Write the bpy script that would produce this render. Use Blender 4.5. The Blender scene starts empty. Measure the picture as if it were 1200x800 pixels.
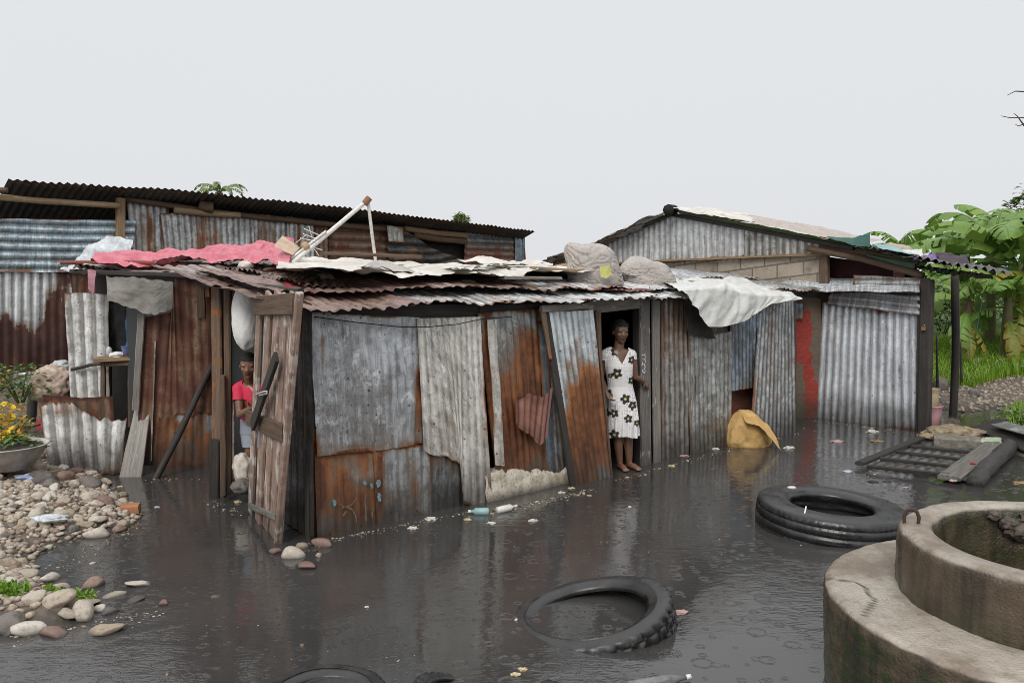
import bpy, bmesh, math, random
import numpy as np
from mathutils import Vector, Matrix, noise as mnoise

scene = bpy.context.scene
COL = scene.collection
PI = math.pi

# ------------------------------------------------------------------ camera maths
F, CX, CY, CAMH = 1000.0, 600.0, 400.0, 2.03
PITCH = math.atan(80.0 / 1000.0)
FWD = np.array([0, math.cos(PITCH), -math.sin(PITCH)])
UPV = np.array([0, math.sin(PITCH), math.cos(PITCH)])
CAM = np.array([0, 0, CAMH])

def ray(px, py):
    return np.array([1.0, 0, 0]) * ((px - CX) / F) + UPV * (-(py - CY) / F) + FWD

def G(px, py, z=0.0):
    d = ray(px, py); t = (z - CAMH) / d[2]
    return CAM + d * t

def D(px, py, Y):
    d = ray(px, py); return CAM + d * (Y / d[1])

def proj(P):
    P = np.asarray(P, float); d = P - CAM
    w = d @ FWD
    return np.stack([CX + F * d[..., 0] / w, CY - F * (d @ UPV) / w], -1)

class Plane:
    """vertical plane through two ground points"""
    def __init__(s, a, b):
        s.o = np.array([a[0], a[1], 0.0]); u = np.array([b[0] - a[0], b[1] - a[1], 0.0])
        s.u = u / np.linalg.norm(u); s.n = np.array([s.u[1], -s.u[0], 0.0])
        if s.n @ (CAM - s.o) < 0: s.n = -s.n
    def at(s, px, py, off=0.0):
        d = ray(px, py); o = s.o + s.n * off
        t = ((o - CAM) @ s.n) / (d @ s.n)
        return CAM + d * t

# ------------------------------------------------------------------ noise
def _h(ix, iy, seed):
    v = np.sin(ix * 127.1 + iy * 311.7 + seed * 74.7) * 43758.5453
    return v - np.floor(v)
def vn(x, y, seed=0):
    x = np.asarray(x, float); y = np.asarray(y, float)
    ix = np.floor(x); iy = np.floor(y); fx = x - ix; fy = y - iy
    fx = fx * fx * (3 - 2 * fx); fy = fy * fy * (3 - 2 * fy)
    a = _h(ix, iy, seed); b = _h(ix + 1, iy, seed); c = _h(ix, iy + 1, seed); d = _h(ix + 1, iy + 1, seed)
    return (a * (1 - fx) + b * fx) * (1 - fy) + (c * (1 - fx) + d * fx) * fy
def fbm(x, y, seed=0, oct=4):
    s = 0; a = .5
    for i in range(oct):
        s = s + a * (vn(x, y, seed + i * 13) - .5); x = np.asarray(x) * 2.03; y = np.asarray(y) * 2.03; a *= .5
    return s          # about -.5 .. .5

# ------------------------------------------------------------------ objects
def thing(name, label, cat, loc=(0, 0, 0), group=None, rotz=0):
    o = bpy.data.objects.new(name, None); COL.objects.link(o)
    o.empty_display_size = .1
    o.location = [float(v) for v in loc]; o.rotation_euler = (0, 0, rotz)
    o['label'] = label; o['category'] = cat
    if group: o['group'] = group
    return o
def tag(o, label, cat, group=None):
    o['label'] = label; o['category'] = cat
    if group: o['group'] = group
    return o
def link(name, me, mat, parent=None, smooth=True):
    if mat is not None:
        me.materials.clear(); me.materials.append(mat)
    if smooth and len(me.polygons):
        me.polygons.foreach_set('use_smooth', [True] * len(me.polygons))
    o = bpy.data.objects.new(name, me); COL.objects.link(o)
    if parent is not None:
        o.parent = parent
        root = parent; M = Matrix.Identity(4)
        while root is not None:                       # mesh data is in world space: undo the parent chain
            M = root.matrix_basis @ M; root = root.parent
        o.matrix_basis = M.inverted()
    return o
def recentre(o):
    """top-level mesh: origin at its base centre"""
    me = o.data; n = len(me.vertices); a = np.empty(n * 3); me.vertices.foreach_get('co', a); a = a.reshape(-1, 3)
    c = (a.min(0) + a.max(0)) / 2; c[2] = a[:, 2].min()
    me.vertices.foreach_set('co', (a - c).ravel()); me.update(); o.location = c
    return o
def solo(name, me, mat, label, cat, group=None, smooth=True):
    return recentre(tag(link(name, me, mat, None, smooth), label, cat, group))

def mesh_np(name, V, faces, uv=None, attrs=None, col=None):
    me = bpy.data.meshes.new(name)
    me.from_pydata([tuple(v) for v in np.asarray(V, float).tolist()], [], faces)
    if uv is not None:
        l = me.uv_layers.new(name='UVMap'); li = np.empty(len(me.loops), int)
        me.loops.foreach_get('vertex_index', li)
        l.data.foreach_set('uv', np.asarray(uv, float)[li].ravel())
    for k, a in (attrs or {}).items():
        at = me.attributes.new(k, 'FLOAT', 'POINT'); at.data.foreach_set('value', np.asarray(a, float).ravel())
    if col is not None:
        at = me.attributes.new('col', 'FLOAT_COLOR', 'POINT')
        at.data.foreach_set('color', np.concatenate([col, np.ones((len(col), 1))], 1).ravel())
    me.update(); return me

def grid_faces(nr, nc, wrap=False):
    f = []
    for r in range(nr - 1):
        for c in range(nc - (0 if wrap else 1)):
            c2 = (c + 1) % nc
            f.append((r * nc + c, r * nc + c2, (r + 1) * nc + c2, (r + 1) * nc + c))
    return f

def polyline(pts, s):
    pts = np.asarray(pts, float)
    d = np.r_[0, np.cumsum(np.linalg.norm(np.diff(pts, axis=0), axis=1))]; d /= d[-1]
    return np.stack([np.interp(s, d, pts[:, k]) for k in range(pts.shape[1])], -1)

SEED = [0]
def core_sheet(name, parent, T, B, n, mat, pitch=.076, amp=.008, orient='v', rust=(), r0=0.0, dent=.012, rag=.0, ragT=0.0,
               nr=None, wrinkle=0.0, curl=0.0, label=None, ridge=0.0, seed=None, edge=.8):
    """T, B: (nc,3) top and bottom edges in the world. rust: blobs (px,py,rx,ry,w)"""
    SEED[0] += 1; sd = SEED[0] if seed is None else seed
    n = np.asarray(n, float); nc = len(T)
    W = np.r_[0, np.cumsum(np.linalg.norm(np.diff((T + B) / 2, axis=0), axis=1))]
    Hh = np.linalg.norm(T - B, axis=1)
    if nr is None: nr = int(max(8, min(120, Hh.mean() / (.03 if orient == 'v' else pitch / 8)))) + 1
    t = np.linspace(0, 1, nr)[:, None]
    if rag or ragT:
        rb = rag * (fbm(W / .05, 0 * W, sd + 5, 3) * 1.6 + fbm(W / .22, 0 * W + 3, sd + 6, 2))
        rt = ragT * (fbm(W / .05, 0 * W, sd + 7, 3) * 1.6 + fbm(W / .22, 0 * W + 3, sd + 8, 2))
        dv = (B - T) / np.maximum(Hh[:, None], 1e-6)
        T = T + dv * rt[:, None]; B = B + dv * rb[:, None]
    P = T[None] * (1 - t[..., None]) + B[None] * t[..., None]
    u = np.broadcast_to(W[None], (nr, nc)); v = (1 - t) * Hh[None]
    ph = (u if orient == 'v' else v) * 2 * PI / pitch + sd
    wave = np.sin(ph) if amp else 0 * ph
    # dead flattened corrugations here and there
    flat = .72 + .56 * fbm(u * 2.2, v * 2.2, sd + 3, 2)
    off = amp * wave * flat + dent * fbm(u * 3, v * 3, sd, 4) * 2 + wrinkle * (np.abs(fbm(u * 5 + 2 * fbm(u * 2, v * 2, sd, 2), v * 5, sd + 9, 4)) * 3 - .3)
    if ridge: off = off + ridge * np.abs(fbm(u * 2.1 + v, v * 2.4, sd + 4, 3)) * 3
    if curl: off = off + curl * t ** 2
    P = P + n * off[..., None]
    px = proj(P)
    r = np.zeros((nr, nc)) + r0
    Wd = W[-1]; ed = np.minimum(np.minimum(u, Wd - u), np.minimum(v, Hh[None] - v)); er = edge * np.exp(-ed / (.012 + .05 * vn(u * 3 + v * 3, v * 2, sd + 31) ** 2)) * np.clip(1.9 * vn(u * 3.2, v * 2.2, sd + 21) - .25, 0, 1.4)
    for (bx, by, rx, ry, w) in rust:
        q = ((px[..., 0] - bx) / rx) ** 2 + ((px[..., 1] - by) / ry) ** 2
        r = r + w * np.exp(-q)
    V = P.reshape(-1, 3); uv = np.stack([u, v], -1).reshape(-1, 2) + np.array([sd * 3.17, sd * 1.31])
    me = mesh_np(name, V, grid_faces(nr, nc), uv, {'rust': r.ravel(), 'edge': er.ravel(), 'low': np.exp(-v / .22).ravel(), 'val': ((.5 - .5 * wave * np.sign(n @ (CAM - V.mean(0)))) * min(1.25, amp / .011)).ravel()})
    o = link(name, me, mat, parent)
    if label: o['label'] = label
    return o

def sheet(name, parent, plane, top, bot, mat, off=0.0, offb=None, pitch=.076, orient='v', **k):
    """top / bot: outlines on a vertical wall plane, left to right"""
    if offb is None: offb = off
    top = np.array([plane.at(x, y, off) for x, y in top]); bot = np.array([plane.at(x, y, offb) for x, y in bot])
    wid = max(np.linalg.norm(top[-1] - top[0]), np.linalg.norm(bot[-1] - bot[0]))
    nc = int(max(10, min(220, wid / (pitch / 8 if orient == 'v' else .035)))) + 1
    s = np.linspace(0, 1, nc)
    return core_sheet(name, parent, polyline(top, s), polyline(bot, s), plane.n, mat, pitch=pitch, orient=orient, **k)

def quad_sheet(name, parent, T, B, mat, pitch=.09, n=None, res=None, **k):
    """T, B: lists of world points (back edge, front edge), left to right"""
    T = np.array(T, float); B = np.array(B, float)
    wid = max(np.linalg.norm(T[-1] - T[0]), np.linalg.norm(B[-1] - B[0]))
    nc = int(max(8, min(420, wid / (res or pitch / 8)))) + 1
    s = np.linspace(0, 1, nc)
    if n is None:
        n = np.cross(B[-1] - B[0], T[0] - B[0]); n /= np.linalg.norm(n)
        if n[2] < 0: n = -n
    return core_sheet(name, parent, polyline(T, s), polyline(B, s), n, mat, pitch=pitch, **k)

def tube_mesh(name, pts, radii, seg=10, rough=0.0, cap=True, seed=0, sub=1, sq=None):
    pts = np.asarray(pts, float); m = len(pts)
    if np.isscalar(radii): radii = [radii] * m
    radii = np.asarray(radii, float)
    if sub > 1:
        k = np.linspace(0, 1, (m - 1) * sub + 1); x = np.linspace(0, 1, m)
        pts = np.stack([np.interp(k, x, pts[:, i]) for i in range(3)], -1); radii = np.interp(k, x, radii); m = len(pts)
    V = []; uv = []; L = 0; prev = None
    for i in range(m):
        d = pts[min(i + 1, m - 1)] - pts[max(i - 1, 0)]; d = d / (np.linalg.norm(d) + 1e-9)
        if prev is None:
            a = np.cross(d, [0, 0, 1]) if abs(d[2]) < .9 else np.cross(d, [0, 1, 0])
        else:
            a = prev - d * (prev @ d)
        a = a / np.linalg.norm(a); b = np.cross(d, a); prev = a
        if i: L += np.linalg.norm(pts[i] - pts[i - 1])
        for j in range(seg):
            th = 2 * PI * j / seg
            rr = radii[i] * (1 + rough * 2 * float(fbm(np.array(j * 1.3), np.array(L * 5 + seed * 7), seed, 3)))
            V.append(pts[i] + (a * math.cos(th) + b * math.sin(th)) * rr); uv.append((radii.mean() * th, L))
    f = grid_faces(m, seg, True)
    if cap:
        f.append(tuple(range(seg - 1, -1, -1))); f.append(tuple(range((m - 1) * seg, m * seg)))
    uv = np.array(uv) + np.array([seed * 1.7, seed * .9])
    return mesh_np(name, np.array(V), f, uv)

def board_mesh(name, a, b, w, t, nrm=(0, -1, 0), seed=0, w2=None, rough=.004, ends=.02):
    """a plank from a to b: width w across, thickness t along nrm, worn edges"""
    a = np.asarray(a, float); b = np.asarray(b, float); d = b - a; L = np.linalg.norm(d); d /= L
    n = np.asarray(nrm, float); n = n - d * (n @ d); n /= np.linalg.norm(n); s = np.cross(d, n)
    w2 = w if w2 is None else w2; bv = min(w, t) * .18
    m = max(4, int(L / .05)); V = []; uv = []
    for i in range(m + 1):
        k = i / m; ww = (w * (1 - k) + w2 * k) / 2; hh = t / 2
        prof = [(-ww, -hh + bv), (-ww + bv, -hh), (-ww * .33, -hh), (ww * .33, -hh), (ww - bv, -hh), (ww, -hh + bv), (ww, hh - bv), (ww - bv, hh), (ww * .33, hh), (-ww * .33, hh), (-ww + bv, hh), (-ww, hh - bv)]
        for j, (x, y) in enumerate(prof):
            e = float(fbm(np.array(k * L * 6 + j * 5.1), np.array(seed * 3.3 + j), seed, 3)) * rough * 2
            jit = (float(vn(np.array(j * 2.7), np.array(seed + .5), seed)) - .5) * ends * (1 if i == m else (-1 if i == 0 else 0))
            V.append(a + d * (L * k + jit) + s * (x + e * np.sign(x)) + n * (y + e * .5)); uv.append((x + y * .7, k * L))
    nc = 12; f = grid_faces(m + 1, nc, True); f.append(tuple(range(nc - 1, -1, -1))); f.append(tuple(range(m * nc, (m + 1) * nc)))
    return mesh_np(name, np.array(V), f, np.array(uv) + np.array([seed * 1.37, seed * 2.11]))

def join_meshes(name, ms):
    bm = bmesh.new()
    for me in ms:
        bm.from_mesh(me); bpy.data.meshes.remove(me)
    out = bpy.data.meshes.new(name); bm.to_mesh(out); bm.free(); return out

BS = [100]
def board(name, parent, a, b, w, t, mat, nrm=(0, -1, 0), **k):
    BS[0] += 1
    lab = k.pop('label', None)
    o = link(name, board_mesh(name, a, b, w, t, nrm, seed=k.pop('seed', BS[0]), **k), mat, parent, smooth=False)
    if lab: o['label'] = lab
    return o
def pole(name, parent, pts, r, mat, seg=10, rough=.12, sub=8, label=None):
    BS[0] += 1
    o = link(name, tube_mesh(name, pts, r, seg, rough, seed=BS[0], sub=sub), mat, parent)
    if label: o['label'] = label
    return o

def ico(sub=3):
    bm = bmesh.new(); bmesh.ops.create_icosphere(bm, subdivisions=sub, radius=1)
    V = np.array([v.co[:] for v in bm.verts]); f = [tuple(v.index for v in fc.verts) for fc in bm.faces]; bm.free()
    return V, f
def nz3(P, sc, seed):
    return np.array([mnoise.noise(Vector((p[0] * sc + seed * 7.3, p[1] * sc - seed * 3.1, p[2] * sc + seed))) for p in P])
def lump_mesh(name, c, r, seed=0, sub=4, a1=.25, s1=1.5, a2=.08, s2=4, ridge=0.0, flat=None, rot=0, tilt=0):
    V, f = ico(sub)
    k = 1 + a1 * nz3(V, s1, seed) + a2 * nz3(V, s2, seed + 5)
    if ridge: k = k - ridge * (1 - np.abs(nz3(V, 3.1, seed + 9)) * 2.2) + ridge * .5 - ridge * .6 * (1 - np.abs(nz3(V, 6.3, seed + 19)) * 2)
    V = V * k[:, None] * np.asarray(r, float)
    if flat is not None: V[:, 2] = np.where(V[:, 2] < flat, flat + (V[:, 2] - flat) * .12, V[:, 2])
    if tilt:
        ca, sa = math.cos(tilt), math.sin(tilt); V = np.stack([V[:, 0] * ca - V[:, 2] * sa, V[:, 1], V[:, 0] * sa + V[:, 2] * ca], -1)
    ca, sa = math.cos(rot), math.sin(rot); V = np.stack([V[:, 0] * ca - V[:, 1] * sa, V[:, 0] * sa + V[:, 1] * ca, V[:, 2]], -1)
    uv = V[:, :2] * 1.0 + V[:, 2:3] * .7
    return mesh_np(name, V + np.asarray(c, float), f, uv)

# ------------------------------------------------------------------ materials
class NB:
    def __init__(s, name):
        s.m = bpy.data.materials.new(name); s.m.use_nodes = True; s.nt = s.m.node_tree; s.nt.nodes.clear()
        s.out = s.nt.nodes.new('ShaderNodeOutputMaterial'); s.b = s.nt.nodes.new('ShaderNodeBsdfPrincipled')
        s.nt.links.new(s.b.outputs[0], s.out.inputs['Surface'])
    def put(s, sock, v):
        if isinstance(v, bpy.types.NodeSocket): s.nt.links.new(v, sock)
        elif isinstance(v, (tuple, list)) and sock.type == 'RGBA' and len(v) == 3: sock.default_value = (*v, 1)
        else: sock.default_value = v
    def n(s, t, **k):
        nd = s.nt.nodes.new(t)
        for a, v in k.items(): setattr(nd, a, v)
        return nd
    def set(s, **k):
        for a, v in k.items(): s.put(s.b.inputs[a.replace('_', ' ')], v)
    def uv(s, sc=(1, 1, 1), loc=(0, 0, 0)):
        t = s.n('ShaderNodeUVMap'); return s.map(t.outputs[0], sc, loc)
    def obj(s, sc=(1, 1, 1), loc=(0, 0, 0)):
        t = s.n('ShaderNodeTexCoord'); return s.map(t.outputs['Object'], sc, loc)
    def pos(s): return s.n('ShaderNodeNewGeometry').outputs['Position']
    def sep(s, v, i):
        t = s.n('ShaderNodeSeparateXYZ'); s.put(t.inputs[0], v); return t.outputs[i]
    def map(s, v, sc=(1, 1, 1), loc=(0, 0, 0), rot=(0, 0, 0)):
        t = s.n('ShaderNodeMapping'); s.put(t.inputs[0], v); t.inputs['Scale'].default_value = sc; t.inputs['Location'].default_value = loc
        t.inputs['Rotation'].default_value = rot; return t.outputs[0]
    def attr(s, name, out='Fac'):
        t = s.n('ShaderNodeAttribute'); t.attribute_name = name; return t.outputs[out]
    def noise(s, v, scale=5, detail=6, rough=.6, dist=0.0):
        t = s.n('ShaderNodeTexNoise'); s.put(t.inputs['Vector'], v); t.inputs['Scale'].default_value = scale
        t.inputs['Detail'].default_value = detail; t.inputs['Roughness'].default_value = rough; t.inputs['Distortion'].default_value = dist
        return t.outputs['Fac']
    def vor(s, v, scale=5, feature='F1', out='Distance', rnd=1.0):
        t = s.n('ShaderNodeTexVoronoi', feature=feature); s.put(t.inputs['Vector'], v); t.inputs['Scale'].default_value = scale
        t.inputs['Randomness'].default_value = rnd; return t.outputs[out]
    def math(s, op, a, b=0.0, c=0.0, clamp=False):
        t = s.n('ShaderNodeMath', operation=op, use_clamp=clamp)
        for i, v in enumerate((a, b, c)): s.put(t.inputs[i], v)
        return t.outputs[0]
    def mr(s, v, a, b, c=0.0, d=1.0, smooth=True):
        t = s.n('ShaderNodeMapRange', interpolation_type='SMOOTHSTEP' if smooth else 'LINEAR')
        for i, q in enumerate((v, a, b, c, d)): s.put(t.inputs[i], q)
        return t.outputs[0]
    def mix(s, f, a, b, blend='MIX'):
        t = s.n('ShaderNodeMix', data_type='RGBA', blend_type=blend)
        s.put(t.inputs[0], f); s.put(t.inputs[6], a); s.put(t.inputs[7], b); return t.outputs[2]
    def ramp(s, f, stops):
        t = s.n('ShaderNodeValToRGB'); s.put(t.inputs[0], f); e = t.color_ramp.elements
        while len(e) < len(stops): e.new(.5)
        for q, (p, c) in zip(e, stops): q.position = p; q.color = (*c, 1)
        return t.outputs[0]
    def bump(s, h, strength=.3, dist=.01, normal=None):
        t = s.n('ShaderNodeBump'); t.inputs['Strength'].default_value = strength; t.inputs['Distance'].default_value = dist
        s.put(t.inputs['Height'], h)
        if normal is not None: s.put(t.inputs['Normal'], normal)
        s.put(s.b.inputs['Normal'], t.outputs[0]); return t.outputs[0]

RUST_D, RUST_M, RUST_L = (.028, .012, .008), (.105, .036, .014), (.27, .095, .03)
def metal(name, c1, c2, bias=0.0, rd=RUST_D, rm=RUST_M, rl=RUST_L, metallic=.4, rough=.40, streak=.8, iso=.9, dirt=.6, grime=.7,
          spots=True, dirt_shade_col=(.045, .036, .028), hard=.06, stain=.6, gain=1.25):
    m = NB(name); uv = m.uv(); c1 = tuple(min(.85, x * gain) for x in c1); c2 = tuple(x * gain * .85 for x in c2)
    st = m.noise(m.map(uv, (11, .75, 1)), 1, 6, .62)
    st2 = m.noise(m.map(uv, (26, 1.3, 1), (7, 3, 0)), 1, 5, .6)
    st3 = m.noise(m.map(uv, (60, 2.5, 1), (17, 13, 0)), 1, 4, .65)
    big = m.noise(m.map(uv, (1.6, .9, 1), (3, 8, 0)), 1, 5, .6)
    ison = m.noise(uv, 3.6, 9, .66)
    iso2 = m.noise(m.map(uv, (1, 1, 1), (4.4, 9.2, 0)), 9, 8, .7)
    fine = m.noise(uv, 70, 5, .75)
    r = m.math('ADD', m.attr('rust'), m.attr('edge'))
    v = m.math('ADD', r, m.math('MULTIPLY_ADD', st, streak, -.5 * streak))
    v = m.math('ADD', v, m.math('MULTIPLY_ADD', ison, iso, -.5 * iso + bias))
    v = m.math('ADD', v, m.math('MULTIPLY_ADD', fine, .22, -.11))
    mask = m.mr(v, .5 - hard, .5 + hard)
    halo = m.mr(v, .12, .52)
    grit = m.noise(m.map(uv, (1, .8, 1), (2, 5, 0)), 48, 6, .8); scr = m.noise(m.map(uv, (150, 9, 1), (9, 1, 0)), 1, 3, .6)
    warp = m.noise(m.map(uv, (1, .6, 1), (6, 2, 0)), 5.5, 10, .72, .8)
    light = tuple(min(.88, x * 1.45 + .03) for x in c1); drk = tuple(x * .36 for x in c1)
    base = m.mix(m.mr(m.math('ADD', m.math('MULTIPLY', st2, .6), m.math('MULTIPLY', big, .4)), .42, .58), c1, c2)
    base = m.mix(m.math('MULTIPLY', m.mr(m.math('ADD', m.math('MULTIPLY', warp, .7), m.math('MULTIPLY', st2, .3)), .535, .57), .65), base, light)
    base = m.mix(m.math('MULTIPLY', m.mr(iso2, .44, .60), stain), base, drk)
    base = m.mix(m.mr(st3, .56, .64, 0, .8 * stain), base, tuple(x * .28 for x in c1))
    base = m.mix(m.mr(m.math('ADD', m.math('MULTIPLY', big, .5), m.math('MULTIPLY', iso2, .5)), .50, .62, 0, .65 * stain), base, (.20, .155, .11))
    base = m.mix(m.mr(scr, .62, .68, 0, .6), base, light)
    base = m.mix(m.math('MULTIPLY', m.mr(grit, .55, .62), m.mr(big, .4, .6, .15, .8)), base, (.055, .046, .038))
    base = m.mix(m.math('MULTIPLY', m.math('MULTIPLY', m.attr('low'), m.mr(st2, .35, .6)), .6), base, (.21, .15, .10))
    base = m.mix(m.math('MULTIPLY', halo, .8), base, (.21, .12, .062))
    base = m.mix(m.math('MULTIPLY', m.mr(m.math('ADD', m.attr('val'), m.math('MULTIPLY_ADD', iso2, 1.0, -.5)), .45, 1.05), dirt), base, dirt_shade_col)  # dirt in the valleys plus corrugation shade painted into the colour
    rc = m.ramp(m.math('ADD', m.math('MULTIPLY', iso2, .5), m.math('ADD', m.math('MULTIPLY', st2, .25), m.math('MULTIPLY', big, .25))), [(.33, rd), (.48, rm), (.64, rl)])
    rc = m.mix(m.mr(st3, .5, .68, 0, .6), rc, rd)
    rc = m.mix(m.math('MULTIPLY', fine, .45), rc, rd)
    rc = m.mix(m.math('MULTIPLY', m.mr(v, .5, .75, 1, 0), .35), rc, tuple(min(.8, x * 1.7) for x in rl))
    col = m.mix(mask, base, rc)
    if spots:
        d = m.vor(uv, 8.5); sp = m.mr(m.math('ADD', d, m.math('MULTIPLY', fine, .08)), .10, .14, 1, 0)
        dp = m.vor(m.map(uv, (9, 1.3, 1), (4, 6, 0)), 1.0); dr_ = m.mr(m.math('ADD', dp, m.math('MULTIPLY', fine, .1)), .12, .2, 1, 0)
        col = m.mix(m.math('MULTIPLY', m.math('MULTIPLY', dr_, .6), m.mr(st2, .4, .6)), col, (.15, .07, .03))
        col = m.mix(m.math('MULTIPLY', sp, .85), col, (.03, .016, .01))
    z = m.math('ADD', m.sep(m.pos(), 2), m.math('MULTIPLY_ADD', ison, .5, -.25))
    col = m.mix(m.mr(z, .0, .5, grime, 0), col, (.022, .019, .017))
    m.set(Base_Color=col, Metallic=m.math('MULTIPLY', m.math('SUBTRACT', 1.0, mask), metallic),
          Roughness=m.math('ADD', m.math('MULTIPLY', mask, .16), m.math('MULTIPLY_ADD', iso2, .4, rough - .2)))
    m.bump(m.math('ADD', m.math('MULTIPLY', fine, .35), m.math('ADD', m.math('MULTIPLY', st3, .3), m.math('ADD', iso2, m.math('MULTIPLY', mask, -.25)))), .45, .007)
    return m.m

def wood(name, c1, c2, paint=None, pamt=.5, rough=.75, grime=.5, scale=1.0, paint2=None):
    m = NB(name); uv = m.uv()
    g = m.noise(m.map(uv, (38 * scale, 1.6, 1)), 1, 8, .65, .4)
    g2 = m.noise(m.map(uv, (120 * scale, 4, 1), (3, 1, 0)), 1, 4, .6)
    b = m.noise(uv, 6, 7, .6)
    col = m.mix(m.mr(g, .3, .7), c1, c2)
    col = m.mix(m.mr(g2, .56, .7, 0, .75), col, tuple(x * .25 for x in c1))
    col = m.mix(m.mr(b, .5, .75, 0, .6), col, tuple(x * .45 for x in c1))
    if paint:
        pm = m.mr(m.math('ADD', m.math('MULTIPLY', b, .4), m.math('ADD', m.math('MULTIPLY', g, .4), m.math('MULTIPLY', g2, .2))), .62 - pamt * .25, .67 - pamt * .25)
        pc = paint if paint2 is None else m.mix(m.mr(m.noise(m.map(uv, (3, .9, 1), (5, 5, 5)), 2, 3), .45, .55), paint, paint2)
        col = m.mix(pm, col, pc)
    z = m.math('ADD', m.sep(m.pos(), 2), m.math('MULTIPLY_ADD', b, .3, -.15))
    col = m.mix(m.mr(z, .0, .4, grime, 0), col, (.02, .017, .014))
    m.set(Base_Color=col, Roughness=m.math('MULTIPLY_ADD', b, .35, rough - .2))
    m.bump(m.math('ADD', g, m.math('MULTIPLY', g2, .5)), .6, .006)
    return m.m

def fabric(name, c1, c2, stain=(.1, .08, .06), samt=.4, rough=.6, scale=6, weave=0.0, trans=0.0, fold=.5):
    m = NB(name); p = m.uv()
    b = m.noise(p, scale, 7, .62); b2 = m.noise(m.map(p, (1, 1, 1), (3, 7, 1)), scale * 2.7, 6, .65)
    col = m.mix(m.mr(b, .35, .65), c1, c2)
    col = m.mix(m.mr(b2, .54, .74, 0, samt), col, stain)
    m.set(Base_Color=col, Roughness=rough)
    h = m.math('ADD', b2, m.noise(p, scale * 9, 3, .5))
    if weave:
        w = m.n('ShaderNodeTexWave'); m.put(w.inputs['Vector'], m.map(p, (1, .15, 1))); w.inputs['Scale'].default_value = 60; w.inputs['Distortion'].default_value = 1
        h = m.math('ADD', h, m.math('MULTIPLY', w.outputs['Fac'], weave))
    m.bump(h, fold, .01)
    if trans: m.set(Subsurface_Weight=0.0)
    return m.m

def plain(name, c, rough=.5, metallic=0.0, var=.3, scale=8, bump=.2, c2=None):
    m = NB(name); p = m.obj(); b = m.noise(p, scale, 6, .6)
    m.set(Base_Color=m.mix(m.mr(b, .3, .7), c, c2 or tuple(x * (1 - var) for x in c)), Roughness=rough, Metallic=metallic)
    m.bump(m.noise(p, scale * 5, 4, .6), bump, .005); return m.m

M = {}
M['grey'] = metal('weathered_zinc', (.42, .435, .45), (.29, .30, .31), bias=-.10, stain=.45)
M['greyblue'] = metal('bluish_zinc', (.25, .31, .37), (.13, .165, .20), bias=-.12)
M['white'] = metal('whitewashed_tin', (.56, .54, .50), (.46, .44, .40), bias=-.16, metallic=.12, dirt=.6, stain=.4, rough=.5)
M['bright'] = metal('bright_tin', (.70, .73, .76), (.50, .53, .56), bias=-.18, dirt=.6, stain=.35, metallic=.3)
M['whiteribs'] = metal('white_ribbed_tin', (.62, .62, .60), (.46, .46, .45), bias=-.08, metallic=.1, dirt=.7, stain=.5, dirt_shade_col=(.09, .08, .07))
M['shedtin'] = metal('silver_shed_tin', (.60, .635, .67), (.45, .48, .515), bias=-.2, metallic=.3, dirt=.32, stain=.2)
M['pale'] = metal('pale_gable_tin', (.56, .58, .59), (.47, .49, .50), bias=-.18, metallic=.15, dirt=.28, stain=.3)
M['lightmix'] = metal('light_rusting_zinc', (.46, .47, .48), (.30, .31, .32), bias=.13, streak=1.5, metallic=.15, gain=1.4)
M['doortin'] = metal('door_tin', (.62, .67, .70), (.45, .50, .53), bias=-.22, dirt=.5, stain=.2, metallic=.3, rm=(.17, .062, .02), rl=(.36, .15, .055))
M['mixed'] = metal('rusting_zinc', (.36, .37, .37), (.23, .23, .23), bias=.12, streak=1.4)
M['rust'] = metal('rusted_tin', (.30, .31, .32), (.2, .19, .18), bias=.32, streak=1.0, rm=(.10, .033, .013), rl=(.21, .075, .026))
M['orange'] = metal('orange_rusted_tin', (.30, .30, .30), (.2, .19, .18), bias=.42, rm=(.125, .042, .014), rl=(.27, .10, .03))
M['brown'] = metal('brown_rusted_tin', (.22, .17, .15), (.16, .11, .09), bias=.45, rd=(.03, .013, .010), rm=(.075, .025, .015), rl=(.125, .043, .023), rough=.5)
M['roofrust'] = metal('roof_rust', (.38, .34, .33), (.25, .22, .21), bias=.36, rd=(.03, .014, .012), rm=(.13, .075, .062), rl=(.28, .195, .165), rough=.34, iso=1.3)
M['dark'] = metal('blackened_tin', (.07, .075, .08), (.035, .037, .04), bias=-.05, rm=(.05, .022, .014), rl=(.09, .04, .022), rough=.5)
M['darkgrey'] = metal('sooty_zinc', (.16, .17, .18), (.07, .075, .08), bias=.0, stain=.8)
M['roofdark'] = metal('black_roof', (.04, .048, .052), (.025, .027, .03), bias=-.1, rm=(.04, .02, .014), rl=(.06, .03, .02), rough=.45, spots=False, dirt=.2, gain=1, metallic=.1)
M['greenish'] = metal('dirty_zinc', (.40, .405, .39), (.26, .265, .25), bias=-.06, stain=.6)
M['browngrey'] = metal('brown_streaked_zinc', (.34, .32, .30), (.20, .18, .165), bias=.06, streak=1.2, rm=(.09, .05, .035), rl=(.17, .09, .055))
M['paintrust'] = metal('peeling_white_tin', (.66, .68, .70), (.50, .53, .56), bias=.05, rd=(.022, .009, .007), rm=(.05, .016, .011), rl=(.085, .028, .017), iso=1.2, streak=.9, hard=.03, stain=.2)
M['bluesheet'] = metal('pale_blue_tin', (.50, .62, .70), (.36, .47, .55), bias=-.15, dirt=.6, rm=(.09, .05, .04), stain=.5, dirt_shade_col=(.035, .04, .045))
M['redsheet'] = metal('red_rusted_tin', (.22, .24, .26), (.14, .15, .16), bias=.3, rd=(.045, .016, .012), rm=(.13, .042, .028), rl=(.23, .10, .07))
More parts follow.
